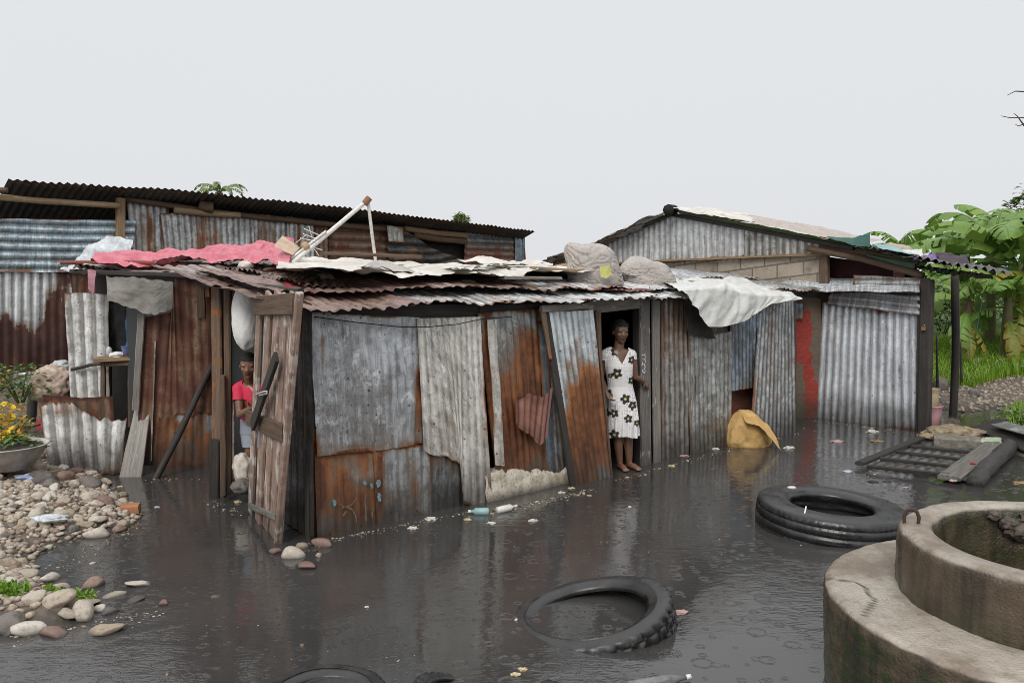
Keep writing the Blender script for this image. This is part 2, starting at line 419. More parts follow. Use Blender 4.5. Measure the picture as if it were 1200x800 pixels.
M['wgrey'] = wood('grey_wood', (.29, .265, .235), (.13, .117, .10), paint=(.44, .41, .37), pamt=.2)
M['wlight'] = wood('pale_grey_wood', (.36, .335, .30), (.19, .175, .155), paint=(.46, .44, .40), pamt=.3, grime=.25)
M['wdark'] = wood('dark_wood', (.05, .042, .036), (.024, .02, .017))
M['wbrown'] = wood('brown_wood', (.155, .098, .06), (.075, .045, .028))
M['wtan'] = wood('tan_wood', (.34, .23, .13), (.19, .12, .065))
M['wpale'] = wood('whitewashed_wood', (.24, .19, .155), (.11, .08, .062), paint=(.50, .44, .39), pamt=.55, grime=.6)
M['wdoor'] = wood('door_wood', (.30, .21, .165), (.15, .10, .08), paint=(.52, .46, .40), pamt=.55, paint2=(.34, .22, .17))
M['wchar'] = wood('blackened_plank', (.19, .175, .16), (.085, .078, .07), paint=(.44, .42, .39), pamt=.3)
M['wrust'] = wood('orange_streaked_wood', (.22, .15, .10), (.10, .065, .045), paint=(.36, .13, .035), pamt=.38)
M['bamboo'] = wood('dry_pole', (.42, .31, .19), (.26, .18, .10), grime=0)
M['flatblack'] = plain('inside_shade_black', (.018, .016, .014), .9, var=.5)  # flat black, interior shade put into the colour; also wire, ridge and well water
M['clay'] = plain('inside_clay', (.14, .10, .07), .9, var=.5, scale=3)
# ------------------------------------------------------------------ camera, world, sun
cd = bpy.data.cameras.new('camera'); cam = bpy.data.objects.new('camera', cd); COL.objects.link(cam)
cam.location = (0, 0, CAMH); cam.rotation_euler = (PI / 2 - PITCH, 0, 0)
cd.sensor_width = 36; cd.lens = 30.0; cd.clip_end = 2000; cd.clip_start = .05
scene.camera = cam
scene.cycles.filter_width = .9
scene.view_settings.view_transform = 'Standard'; scene.view_settings.look = 'None'; scene.view_settings.exposure = 0

SUN_EL, SUN_AZ = 42, 195       # overcast: light comes from high up, a little from behind the camera
w = bpy.data.worlds.new('World'); scene.world = w; w.use_nodes = True
nt = w.node_tree; nt.nodes.clear()
wo = nt.nodes.new('ShaderNodeOutputWorld'); bg = nt.nodes.new('ShaderNodeBackground'); bg2 = nt.nodes.new('ShaderNodeBackground'); mixs = nt.nodes.new('ShaderNodeMixShader')
sky = nt.nodes.new('ShaderNodeTexSky'); sky.sky_type = 'NISHITA'; sky.sun_disc = False
sky.sun_elevation = math.radians(SUN_EL); sky.sun_rotation = math.radians(SUN_AZ); sky.dust_density = 6; sky.air_density = 1.5
nt.links.new(sky.outputs[0], bg.inputs['Color']); bg.inputs['Strength'].default_value = .07
# the rain cloud layer over that sky: even grey, a little brighter overhead
tc = nt.nodes.new('ShaderNodeTexCoord'); sx = nt.nodes.new('ShaderNodeSeparateXYZ'); nt.links.new(tc.outputs['Generated'], sx.inputs[0])
nz = nt.nodes.new('ShaderNodeTexNoise'); nz.inputs['Scale'].default_value = 1.6; nz.inputs['Detail'].default_value = 4
nt.links.new(tc.outputs['Generated'], nz.inputs['Vector'])
ma = nt.nodes.new('ShaderNodeMath'); ma.operation = 'MULTIPLY_ADD'; nt.links.new(nz.outputs['Fac'], ma.inputs[0]); ma.inputs[1].default_value = .22
nt.links.new(sx.outputs[2], ma.inputs[2])
cr = nt.nodes.new('ShaderNodeValToRGB'); nt.links.new(ma.outputs[0], cr.inputs[0])
e = cr.color_ramp.elements; e[0].position = .05; e[0].color = (.79, .81, .84, 1); e[1].position = 1.0; e[1].color = (1.45, 1.47, 1.5, 1)
q = e.new(.50); q.color = (.82, .835, .86, 1)
nt.links.new(cr.outputs[0], bg2.inputs['Color']); bg2.inputs['Strength'].default_value = 1.0
mixs.inputs[0].default_value = .93
nt.links.new(bg.outputs[0], mixs.inputs[1]); nt.links.new(bg2.outputs[0], mixs.inputs[2]); nt.links.new(mixs.outputs[0], wo.inputs['Surface'])
sl = bpy.data.lights.new('sun', 'SUN'); so = bpy.data.objects.new('sun', sl); COL.objects.link(so)
sl.energy = 1.7; sl.angle = math.radians(25); sl.color = (1, .97, .93)
el, az = math.radians(SUN_EL), math.radians(SUN_AZ)
sd_ = Vector((math.sin(az) * math.cos(el), math.cos(az) * math.cos(el), math.sin(el)))
so.rotation_euler = (-sd_).to_track_quat('-Z', 'Y').to_euler(); so.location = (0, 0, 30)

# ------------------------------------------------------------------ ground and water
def seg_dist(X, Y, poly):
    d = np.full(X.shape, 1e9); inside = np.zeros(X.shape, bool); n = len(poly)
    for i in range(n):
        ax, ay = poly[i]; bx, by = poly[(i + 1) % n]; ex, ey = bx - ax, by - ay
        t = np.clip(((X - ax) * ex + (Y - ay) * ey) / (ex * ex + ey * ey + 1e-12), 0, 1)
        d = np.minimum(d, np.hypot(X - ax - t * ex, Y - ay - t * ey))
        c = ((ay > Y) != (by > Y)) & (X < (bx - ax) * (Y - ay) / (by - ay + 1e-12) + ax)
        inside ^= c
    return np.where(inside, d, -d)
def gp(*a): return [tuple(G(x, y)[:2]) for x, y in a]
LBANK = gp((-260, 735), (0, 735), (60, 740), (108, 724), (104, 706), (62, 690), (38, 674), (34, 656), (60, 641), (95, 630), (140, 619), (158, 609), (155, 592), (130, 572), (108, 553), (128, 535), (125, 505)) \
    + [(-4.6, 11.0), (-3.5, 12.5), (0, 30), (-60, 60), (-60, 6)]
RBANK = gp((1092, 478), (1130, 484), (1165, 478), (1182, 483), (1178, 500), (1200, 512), (1400, 520)) + [(60, 8), (60, 120), (3, 120), (5.0, 18)]
BACK = [(-9, 13.2), (2.5, 15.2), (8.5, 14), (30, 40), (10, 120), (-60, 120)]
def ground_z(X, Y):
    X = np.asarray(X, float); Y = np.asarray(Y, float)
    z = np.full(X.shape, -.35)
    for poly, sl_, top in ((LBANK, .17, .5), (RBANK, .10, 1.4), (BACK, .1, .5)):
        d = seg_dist(X, Y, poly); zz = np.where(d > 0, np.minimum(d * sl_ + .03 * np.minimum(d * 8, 1), top), np.maximum(d * .22, -.35))
        z = np.maximum(z, zz)
    return z + .045 * fbm(X * 1.3, Y * 1.3, 3, 4) * np.clip((z + .05) * 8, 0, 1) + .02 * fbm(X * 5, Y * 5, 8, 3)
xs = np.r_[np.linspace(-900, -60, 12), np.linspace(-50, -10, 16), np.arange(-9.6, 12, .14), np.linspace(13, 50, 20), np.linspace(60, 900, 12)]
ys = np.r_[np.linspace(-200, -5, 8), np.linspace(-3, 2.2, 8), np.arange(2.4, 22, .14), np.linspace(23, 60, 20), np.linspace(80, 1500, 16)]
GX, GY = np.meshgrid(xs, ys)
V = np.stack([GX, GY, ground_z(GX, GY)], -1).reshape(-1, 3)
m = NB('mud_ground'); p = m.pos(); b = m.noise(p, 1.1, 8, .65); b2 = m.noise(p, 14, 6, .7)
col = m.mix(m.mr(b2, .3, .7), (.20, .165, .125), (.095, .078, .06))
gy = m.math('ADD', m.sep(p, 1), m.math('MULTIPLY', b, 3.0))
green = m.math('MULTIPLY', m.mr(gy, 15.6, 17.2), m.mr(m.sep(p, 0), 3.5, 5.5))
col = m.mix(green, col, m.mix(m.mr(b2, .35, .65), (.12, .21, .025), (.05, .1, .015)))
col = m.mix(m.mr(m.sep(p, 2), -.02, .09, 1, 0), col, (.035, .03, .025))
m.set(Base_Color=col, Roughness=.8); m.bump(m.math('ADD', b2, m.vor(p, 22)), .6, .03)
o = link('ground', mesh_np('ground', V, grid_faces(len(ys), len(xs)), V[:, :2]), m.m); o['kind'] = 'structure'

m = NB('murky_water'); p = m.pos()
b = m.noise(p, .5, 5, .6); b2 = m.noise(m.map(p, (1, 1, 1), (5, 2, 0)), 2.2, 7, .65)
col = m.mix(m.mr(b, .35, .65), (.040, .038, .036), (.056, .053, .051))
col = m.mix(m.mr(b2, .55, .8, 0, .5), col, (.065, .058, .048))
def rings(scale, loc, r0, rr, wdt, thr):
    mp = m.map(p, (1, 1, 0), loc)
    t = m.n('ShaderNodeTexVoronoi', feature='F1', voronoi_dimensions='2D'); m.put(t.inputs['Vector'], mp); t.inputs['Scale'].default_value = scale
    c = m.sep(t.outputs['Color'], 0); g = m.sep(t.outputs['Color'], 1)
    q = m.math('SUBTRACT', t.outputs['Distance'], m.math('MULTIPLY_ADD', c, rr, r0))
    wv = m.math('COSINE', m.math('MULTIPLY', q, PI / wdt * 1.0))
    win = m.mr(m.math('ABSOLUTE', q), 0, wdt * 2.2, 1, 0)
    return m.math('MULTIPLY', m.math('MULTIPLY', wv, win), m.mr(g, thr, thr + .15))
rg = m.math('ADD', m.math('ADD', rings(5.0, (0, 0, 0), .05, .22, .035, .30), rings(8.0, (3.3, 1.7, 0), .04, .2, .05, .40)), rings(3.2, (.3, 7.7, 0), .03, .16, .02, .6))
rip = m.noise(m.map(p, (1, 1.6, 1)), 7, 4, .55)
rip2 = m.noise(m.map(p, (1, 2.2, 1), (3, 3, 3)), 24, 3, .5)
patch = m.mr(m.noise(p, .7, 3, .5), .42, .66, .35, 1.25)
h = m.math('ADD', m.math('MULTIPLY', m.math('ADD', m.math('MULTIPLY', rip, .9), m.math('MULTIPLY', rip2, .28)), patch), m.math('MULTIPLY', rg, .14))
m.set(Base_Color=col, Roughness=.05, IOR=1.6, Specular_IOR_Level=.5)
m.bump(h, .30, .016)
xs2 = np.array([-900, -60, -10, 0, 12, 60, 900.]); ys2 = np.array([-200, 0, 10, 30, 120, 1500.])
A, B_ = np.meshgrid(xs2, ys2); V = np.stack([A, B_, 0 * A], -1).reshape(-1, 3)
o = link('flood_water', mesh_np('flood_water', V, grid_faces(len(ys2), len(xs2)), V[:, :2]), m.m); o['kind'] = 'structure'

# ------------------------------------------------------------------ planes of the place
P1 = Plane(G(370, 631), G(855, 520))                      # long tin wall of the front shack
C0 = G(370, 631); E1 = P1.u.copy(); E2 = -P1.n.copy()     # along the wall, and straight back from it
def E(a, b, z): return np.array([C0[0], C0[1], 0]) + E1 * a + E2 * b + np.array([0, 0, z])
P2 = Plane(C0, C0 + E2)                                   # short wall round the corner
P5 = Plane(G(160, 552), G(256, 546))                      # rusty wall left of the doorway
P3 = Plane(G(957, 488), G(1084, 505))                     # shed wall facing left-front
P3g = Plane(P3.o - P3.n * .06, P3.o - P3.n * .06 + P3.u)
P4 = Plane((-7.3, 11.9), (.45, 19.0))                     # long back shack
DOWN = np.array([0, 0, -1.0])

# =================================================================== FRONT SHACK
fs = thing('tin_shack', 'long low shack of patched grey and rusty corrugated sheets, two doors open onto the flood', 'shack', C0)
S = lambda *a, **k: sheet('wall_sheet', fs, P1, *a, **k)
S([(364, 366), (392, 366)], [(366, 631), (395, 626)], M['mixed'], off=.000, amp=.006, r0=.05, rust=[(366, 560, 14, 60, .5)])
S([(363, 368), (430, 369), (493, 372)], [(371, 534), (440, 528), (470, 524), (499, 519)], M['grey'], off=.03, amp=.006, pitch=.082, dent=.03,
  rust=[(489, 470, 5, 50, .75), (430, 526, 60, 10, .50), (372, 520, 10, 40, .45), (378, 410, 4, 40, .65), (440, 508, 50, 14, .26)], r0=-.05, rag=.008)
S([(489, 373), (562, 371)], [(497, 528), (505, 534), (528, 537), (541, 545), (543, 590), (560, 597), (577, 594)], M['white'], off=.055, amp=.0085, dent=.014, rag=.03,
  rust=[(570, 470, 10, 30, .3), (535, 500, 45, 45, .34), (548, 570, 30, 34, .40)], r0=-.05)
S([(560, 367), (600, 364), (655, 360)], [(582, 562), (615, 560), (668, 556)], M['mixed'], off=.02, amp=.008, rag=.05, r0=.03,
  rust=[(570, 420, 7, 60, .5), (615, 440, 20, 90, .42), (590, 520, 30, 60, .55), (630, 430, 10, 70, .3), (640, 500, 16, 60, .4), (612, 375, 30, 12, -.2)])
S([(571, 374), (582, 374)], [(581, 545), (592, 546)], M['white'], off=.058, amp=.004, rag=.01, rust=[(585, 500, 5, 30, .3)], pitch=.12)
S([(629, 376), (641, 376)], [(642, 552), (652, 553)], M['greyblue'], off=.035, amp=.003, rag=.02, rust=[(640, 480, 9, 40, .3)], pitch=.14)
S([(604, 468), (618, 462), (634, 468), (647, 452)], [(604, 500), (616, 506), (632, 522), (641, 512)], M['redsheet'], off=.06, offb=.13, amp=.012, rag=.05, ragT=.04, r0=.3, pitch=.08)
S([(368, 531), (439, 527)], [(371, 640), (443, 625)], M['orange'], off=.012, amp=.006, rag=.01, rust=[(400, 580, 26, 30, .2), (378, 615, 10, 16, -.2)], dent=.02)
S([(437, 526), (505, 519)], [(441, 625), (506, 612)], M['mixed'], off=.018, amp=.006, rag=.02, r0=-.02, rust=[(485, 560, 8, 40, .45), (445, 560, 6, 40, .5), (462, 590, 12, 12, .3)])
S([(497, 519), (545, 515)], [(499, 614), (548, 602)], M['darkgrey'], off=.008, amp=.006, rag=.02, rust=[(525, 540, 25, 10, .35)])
S([(648, 362), (702, 360)], [(660, 566), (706, 556)], M['brown'], off=-.03, amp=.006, r0=.2)
S([(774, 348), (814, 346)], [(776, 540), (816, 531)], M['browngrey'], off=.02, amp=.011, rag=.015, pitch=.085,
  rust=[(790, 380, 22, 50, .35), (795, 480, 18, 30, -.25), (790, 445, 16, 20, -.1)], r0=0)
S([(806, 386), (832, 392), (858, 388)], [(808, 533), (858, 521)], M['greenish'], off=.035, amp=.009, rag=.015, pitch=.08, rust=[(836, 500, 22, 20, .35), (848, 395, 10, 6, .3)])
S([(805, 345), (862, 342)], [(807, 402), (862, 396)], M['dark'], off=.0, amp=.004)
S([(855, 366), (894, 360)], [(857, 458), (875, 455), (892, 452)], M['greyblue'], off=.03, amp=.011, rag=.012, pitch=.075, rust=[(862, 452, 6, 8, .2)])
# red brick strip under the bluish sheet
m = NB('red_brick'); uv = m.uv(); bt = m.n('ShaderNodeTexBrick'); m.put(bt.inputs['Vector'], uv); bt.inputs['Scale'].default_value = 5
bt.inputs['Color1'].default_value = (.17, .045, .03, 1); bt.inputs['Color2'].default_value = (.11, .035, .025, 1); bt.inputs['Mortar'].default_value = (.06, .045, .035, 1)
m.set(Base_Color=m.mix(m.mr(m.noise(uv, 6), .4, .7, 0, .7), bt.outputs['Color'], (.03, .02, .016)), Roughness=.8); m.bump(bt.outputs['Fac'], -.3); M['brick'] = m.m
S([(852, 440), (896, 436)], [(853, 523), (898, 512)], M['brick'], off=-.08, amp=0, dent=.006)
# footing of pale plaster and stone
m = NB('pale_footing'); p = m.pos(); b = m.noise(p, 7, 8, .65); b2 = m.noise(p, 30, 5, .7)
c = m.mix(m.mr(b, .35, .65), (.60, .55, .46), (.36, .31, .23)); c = m.mix(m.mr(b2, .5, .7, 0, .6), c, (.10, .075, .05))
c = m.mix(m.mr(m.math('ADD', m.sep(p, 2), m.math('MULTIPLY', b, .16)), .07, .17, .85, 0), c, (.03, .025, .02)); m.set(Base_Color=c, Roughness=.8); m.bump(m.math('ADD', b, m.math('MULTIPLY', b2, .5)), .8, .03); M['footing'] = m.m
def footing(x0, y0t, y0b, x1, y1t, y1b):
    s = np.linspace(0, 1, 110); T0 = np.array([P1.at(x0 + (x1 - x0) * k, y0t + (y1t - y0t) * k, .02) for k in s]); B0 = np.array([P1.at(x0 + (x1 - x0) * k, y0b + (y1b - y0b) * k, .02) for k in s])
    rows = []
    for k, (f, off) in enumerate([(0, -.06), (0, .012), (.05, .03), (.3, .034), (.55, .04), (.8, .055), (1.0, .08), (1.3, .11)]):
        Q = T0 * (1 - f) + B0 * f; o_ = off + .022 * fbm(s * 14, s * 0 + k * .9, 4, 4) * 2 - (.06 if 0 else 0)
        Q = Q + P1.n * o_[:, None]; Q[:, 2] += .16 * fbm(s * 14, s * 0 + k * .7, 9, 3) * (1 if k < 3 else .3); Q = Q + P1.n * (.035 * fbm(s * 30, s * 0 + k * 1.7, 19, 4))[:, None]; rows.append(Q)
    R_ = np.array(rows); link('footing', mesh_np('footing', R_.reshape(-1, 3), grid_faces(len(rows), 110)), M['footing'], fs)
footing(566, 552, 594, 690, 548, 567)
# corner posts, lintels, planks
board('post', fs, P1.at(364, 640, -.03), P1.at(362, 362, -.03), .07, .05, M['wdark'], P1.n)
board('lintel', fs, P1.at(688, 360, .03), P1.at(748, 354, .03), .13, .05, M['wgrey'], P1.n)
board('top_plate', fs, P1.at(364, 371, -.02), P1.at(566, 366, -.02), .16, .03, M['wdark'], P1.n)
board('lintel', fs, P1.at(560, 362, -.02), P1.at(700, 357, -.02), .08, .05, M['wdark'], P1.n)
board('door_jamb', fs, P1.at(703, 560, .02), P1.at(700, 362, .02), .05, .07, M['wrust'], P1.n)
board('door_jamb', fs, P1.at(748, 546, -.03), P1.at(746, 358, -.03), .05, .09, M['wdark'], P1.n)
pk = board('plank', fs, P1.at(757, 547, .045), P1.at(755, 350, .045), .155, .03, M['wchar'], P1.n, w2=.15)
board('plank', fs, P1.at(770, 542, .05), P1.at(768, 352, .05), .115, .028, M['wgrey'], P1.n, label='pale grey plank beside the chalk marked plank')
# chalk marks on the plank, tiny strokes as in the photograph
def stroke(name, parent, plane, pts, wpx, mat, off):
    pts = polyline(np.array(pts, float), np.linspace(0, 1, max(5, 3 * len(pts)))); pts = [plane.at(x + .35 * math.sin(y * 1.7), y, off) for x, y in pts]; V = []; f = []
    for i, q in enumerate(pts):
        a = pts[max(0, i - 1)]; b = pts[min(len(pts) - 1, i + 1)]; d = b - a; d /= np.linalg.norm(d); s_ = np.cross(d, plane.n)
        ww = wpx * (q[1] / F) * .5 * (.55 + .45 * math.sin(PI * (i + .5) / len(pts))) * (1 + .25 * math.sin(i * 2.3 + q[0] * 50)); V += [q + s_ * ww, q - s_ * ww]
        if i: f.append((2 * i - 2, 2 * i - 1, 2 * i + 1, 2 * i))
    return link(name, mesh_np(name, np.array(V), f), mat, parent, smooth=False)
M['chalk'] = plain('chalk', (.72, .72, .70), .9); M['chalkblue'] = plain('blue_chalk', (.20, .33, .37), .9, var=.5, scale=30); M['chalkgrey'] = plain('faded_chalk', (.17, .135, .12), .9, var=.5, scale=20)
for st in ([(752, 416), (756, 415), (756, 421), (753, 421)], [(756, 421), (757, 425)], [(752, 428), (755, 426), (756, 431), (754, 434)], [(752, 433), (755, 437), (757, 434)], [(753, 424), (753, 427)]):
    stroke('chalk_mark', pk, P1, st, 1.4, M['chalk'], .066)
for st, mt, wd in (([(399, 561), (407, 557), (414, 561), (418, 571), (418, 583), (412, 591), (404, 594), (398, 590)], 'chalkgrey', 1.6),
                   ([(398, 596), (405, 593), (413, 597), (417, 604), (418, 612)], 'chalkgrey', 2.0), ([(428, 578), (428, 590), (429, 604), (429, 611)], 'chalkgrey', 2.0),
                   ([(427, 563), (428, 568)], 'chalkblue', 4.5), ([(435, 566), (436, 572)], 'chalkblue', 3.5), ([(443, 562), (444, 570)], 'chalkblue', 6.5), ([(444, 577), (445, 587)], 'chalkblue', 5),
                   ([(391, 585), (393, 592)], 'chalkblue', 4.5), ([(437, 594), (436, 606)], 'chalkgrey', 2), ([(406, 598), (402, 604)], 'chalkgrey', 2.5)):
    stroke('chalk_mark', fs, P1, st, wd, M[mt], .040)
# slack wire nailed along the wall
pole('wire', fs, [P1.at(368, 371, .08), P1.at(420, 378, .08), P1.at(470, 383, .09), P1.at(500, 383, .09), P1.at(535, 380, .09), P1.at(563, 374, .08), P1.at(600, 371, .07)], .004, M['flatblack'], seg=5, sub=3)
# leaning tin door: its own part with frame
dr = sheet('door', fs, P1, [(641, 364), (660, 365), (695, 363)], [(675, 575), (690, 572), (716, 562)], M['doortin'], off=.10, offb=.17, amp=.011, pitch=.073, rag=.015, dent=.01, r0=-.10,
      label='tin door leaning askew, bright at the top and rust orange below', rust=[(674, 402, 10, 13, .6), (676, 425, 16, 14, .5), (690, 440, 14, 50, .4), (698, 520, 34, 60, .75), (683, 480, 24, 40, .65), (678, 530, 24, 60, .6), (692, 455, 20, 18, .35), (665, 440, 6, 30, .3), (648, 372, 6, 8, .1)])
board('door_stile', dr, P1.at(638, 362, .09), P1.at(673, 577, .15), .075, .045, M['wdark'], P1.n, w2=.075)
board('door_stile', dr, P1.at(636, 364, .125), P1.at(645, 420, .13), .06, .02, M['wrust'], P1.n, w2=.03, label='orange rust streaked upper door stile')
board('door_rail', dr, P1.at(634, 362, .13), P1.at(694, 358, .13), .065, .035, M['wgrey'], P1.n)
board('door_stile', dr, P1.at(698, 364, .085), P1.at(716, 560, .14), .03, .04, M['wbrown'], P1.n)
# short wall round the corner
sheet('wall_sheet', fs, P2, [(332, 352), (366, 362)], [(333, 612), (369, 632)], M['darkgrey'], off=.02, amp=.013, pitch=.11, rag=.01, rust=[(366, 480, 3, 90, .35)])
sheet('wall_sheet', fs, P2, [(353, 350), (366, 356)], [(358, 620), (368, 631)], M['dark'], off=.05, amp=.004)
# inside walls; the black one carries the interior shade in its colour
def wallbox(name, parent, pts, mat, z0=-.2):
    V = []; f = []
    for (q, z) in pts: V += [(q[0], q[1], z0), (q[0], q[1], z)]
    for i in range(len(pts) - 1): f.append((2 * i, 2 * i + 2, 2 * i + 3, 2 * i + 1))
    return link(name, mesh_np(name, np.array(V), f), mat, parent, smooth=False)
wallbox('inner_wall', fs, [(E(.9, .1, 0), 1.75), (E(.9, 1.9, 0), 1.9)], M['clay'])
wallbox('inner_wall', fs, [(E(1.0, 1.6, 0), 1.9), (E(4.6, 1.6, 0), 1.9), (E(4.6, .05, 0), 1.75)], M['flatblack'])
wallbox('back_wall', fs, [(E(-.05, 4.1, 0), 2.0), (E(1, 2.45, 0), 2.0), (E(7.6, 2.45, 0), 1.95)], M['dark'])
# posts left of the plank door
Q = lambda x, y, o=0: P2.at(x, y, o)
board('post', fs, Q(257, 582, .05), Q(254, 322, .05), .105, .07, M['wrust'], (0, -1, 0), w2=.085)
board('post', fs, Q(268, 574, .02), Q(267, 326, .02), .06, .06, M['wbrown'], (0, -1, 0))
board('post', fs, Q(251, 588, .1), Q(252, 515, .1), .09, .05, M['wdark'], (0, -1, 0))
board('post', fs, Q(262, 580, .09), Q(261, 440, .09), .05, .04, M['wbrown'], (0, -1, 0))
board('lintel', fs, Q(240, 330, .03), Q(352, 345, .03), .09, .06, M['wdark'], (0, -1, 0))
board('post', fs, Q(274, 560, -.02), Q(273, 470, -.02), .02, .02, M['wpale'], (0, -1, 0))
# rusty wall further left
Sh = lambda *a, **k: sheet('wall_sheet', fs, P5, *a, **k)
Sh([(166, 372), (200, 366), (205, 326), (254, 326)], [(160, 545), (256, 549)], M['brown'], off=.02, amp=.007, pitch=.085, rag=.01, rust=[(210, 490, 8, 6, -.9), (235, 510, 40, 22, .0), (248, 500, 8, 12, -.2)], r0=.1, seed=431)
Sh([(186, 488), (254, 484)], [(180, 551), (256, 553)], M['orange'], off=.035, amp=.006, pitch=.085, rag=.02, ragT=.06, rust=[(212, 489, 8, 5, -.8), (249, 496, 6, 8, -.6)], r0=.05, dent=.02)
board('post', fs, P5.at(159, 480, .05), P5.at(166, 368, .05), .07, .05, M['wgrey'], P5.n)
board('post', fs, P5.at(177, 540, .04), P5.at(182, 400, .04), .012, .02, M['wpale'], P5.n)
board('plank', fs, P5.at(236, 372, .03), P5.at(234, 326, .03), .08, .02, M['wbrown'], P5.n)
board('plank', fs, P5.at(243, 348, .02), P5.at(241, 326, .02), .05, .02, M['wrust'], P5.n)
wallbox('inner_wall', fs, [(D(118, 500, 10.9)[:2], 2.0), (D(175, 500, 10.6)[:2], 2.0), (D(262, 500, 9.6)[:2], 2.0)], M['flatblack'])  # recess gloom painted in as a black wall
# plank door
PD = Plane(G(327, 634), G(291, 599))
dx = [(302, 292), (313, 301), (323, 310), (332, 318), (341, 325)]
pl = []
for i, (xt, xb) in enumerate(dx):
    xt += 3; yb = [600, 611, 618, 628, 635][i]; o_ = .006 * (i % 2)
    pl.append(board_mesh('plank', PD.at(xb + 2, yb, o_), PD.at(xt, 345 - (i % 3) * 1.5, o_), [.125, .15, .14, .14, .12][i], .025, PD.n, seed=70 + i * 3))
pl.append(board_mesh('plank', PD.at(325, 637, .02), PD.at(351, 343, .02), .05, .05, PD.n, seed=91))
pd = link('door', join_meshes('door', pl), M['wdoor'], fs, smooth=False)
pd['label'] = 'whitewashed plank door hanging ajar beside the child'
board('door_batten', pd, PD.at(299, 358, .035), PD.at(345, 356, .035), .15, .03, M['wbrown'], PD.n)
board('door_batten', pd, PD.at(290, 489, .035), PD.at(333, 508, .035), .13, .03, M['wbrown'], PD.n, ends=.06)
board('door_batten', pd, PD.at(292, 592, .035), PD.at(324, 606, .03), .05, .02, M['wgrey'], PD.n)
board('door_bar', pd, PD.at(296, 499, .09), PD.at(324, 418, .07), .085, .03, M['wdark'], PD.n)
link('string', tube_mesh('string', [PD.at(300, 462, .12), PD.at(308, 459, .125), PD.at(313, 458, .10), PD.at(313, 461, .10), PD.at(304, 463, .125)], .006, 6), M['chalk'], pd)

# --- roof sheets of the front shack
def RF(a, b, dz=0.0): return E(a, b, 1.77 + .118 * (b + .2) + dz)
def roof(a0, a1, b0, b1, mat, dz=0.0, dzl=0.0, jag=.08, **k):
    n_ = 14; ss = np.linspace(0, 1, n_); sd = SEED[0]
    Bq = [RF(a0 + (a1 - a0) * s_, b0 + jag * 2 * float(fbm(np.array(s_ * 4 + sd), np.array(.3), sd, 3)), dz + dzl * s_ + .07 * float(fbm(np.array(s_ * 3.2), np.array(sd * .7), sd, 3))) for s_ in ss]
    Tq = [RF(a0 + (a1 - a0) * s_, b1, dz * .6) for s_ in ss]
    k.setdefault('dent', .03); k['rag'] = .07; k['amp'] = .012; k['r0'] = k.get('r0', 0) + .05; k['pitch'] = .1 + .012 * float(vn(np.array(sd * 1.0), np.array(.5), 3)); return quad_sheet('roof_sheet', fs, Tq, Bq, mat, ridge=.02, **k)
roof(-.28, .95, -.22, 1.3, M['roofrust'], .0, amp=.014, pitch=.1, r0=.1, rag=.02)
roof(.75, 1.95, -.20, 1.2, M['lightmix'], .012, amp=.013, pitch=.1, rag=.02)
roof(1.75, 2.9, -.24, 1.2, M['lightmix'], -.005, amp=.015, pitch=.1, rag=.02, r0=-.15)
roof(2.7, 3.9, -.26, 1.2, M['pale'], .012, amp=.014, pitch=.1, r0=-.12, rag=.02)
roof(3.7, 5.6, -.22, 1.2, M['lightmix'], .0, amp=.013, pitch=.1, r0=-.25, rag=.03)
roof(-.2, 1.3, .18, 1.8, M['roofrust'], .07, amp=.016, pitch=.1, r0=.2, jag=.1)
roof(1.2, 2.6, .12, 1.7, M['roofrust'], .075, amp=.016, pitch=.1, r0=.05, jag=.12)
roof(2.5, 4.2, .10, 1.7, M['lightmix'], .07, amp=.014, pitch=.1, r0=.0, jag=.1)
roof(4.1, 5.4, .15, 1.7, M['pale'], .05, amp=.014, pitch=.1, r0=-.1, jag=.1)
roof(-.3, 2.7, 1.1, 2.5, M['roofrust'], .03, amp=.012, pitch=.1)
roof(2.5, 7.8, 1.1, 2.5, M['grey'], .03, amp=.012, pitch=.1)
roof(5.4, 7.8, .1, 1.3, M['greenish'], .0, amp=.012, pitch=.1)
roof(3.35, 3.95, -.05, .3, M['redsheet'], .06, amp=.015, pitch=.08, r0=.5)
# roof over the left part, a little higher
def lroof(Fp, Bp, mat, name='roof_sheet', **k):
    return quad_sheet(name, fs, [D(*q) for q in Bp], [D(*q) for q in Fp], mat, **k)
lroof([(84, 314, 9.0), (150, 318, 8.9), (215, 321, 8.7), (262, 319, 8.2)], [(100, 304, 11.5), (240, 305, 11.2), (330, 308, 10.6)], M['roofrust'], amp=.014, pitch=.1, rag=.03, dent=.03)
lroof([(225, 320, 8.5), (262, 315, 8.0), (300, 320, 7.5), (346, 332, 6.85)], [(260, 306, 10.8), (330, 306, 10.4), (440, 312, 9.8)], M['roofrust'], amp=.016, pitch=.1, rag=.05, dent=.05)
lroof([(250, 327, 8.0), (300, 332, 7.3), (350, 342, 6.7)], [(275, 319, 9.6), (340, 322, 9.0), (420, 326, 8.4)], M['roofrust'], amp=.014, pitch=.1, rag=.03, dent=.03)
lroof([(350, 334, 6.75), (420, 338, 7.3)], [(330, 312, 9.4), (440, 315, 9.2)], M['roofrust'], amp=.014, pitch=.1)
board('rafter', fs, D(84, 318, 9.1), D(262, 324, 8.25), .05, .05, M['wdark'])
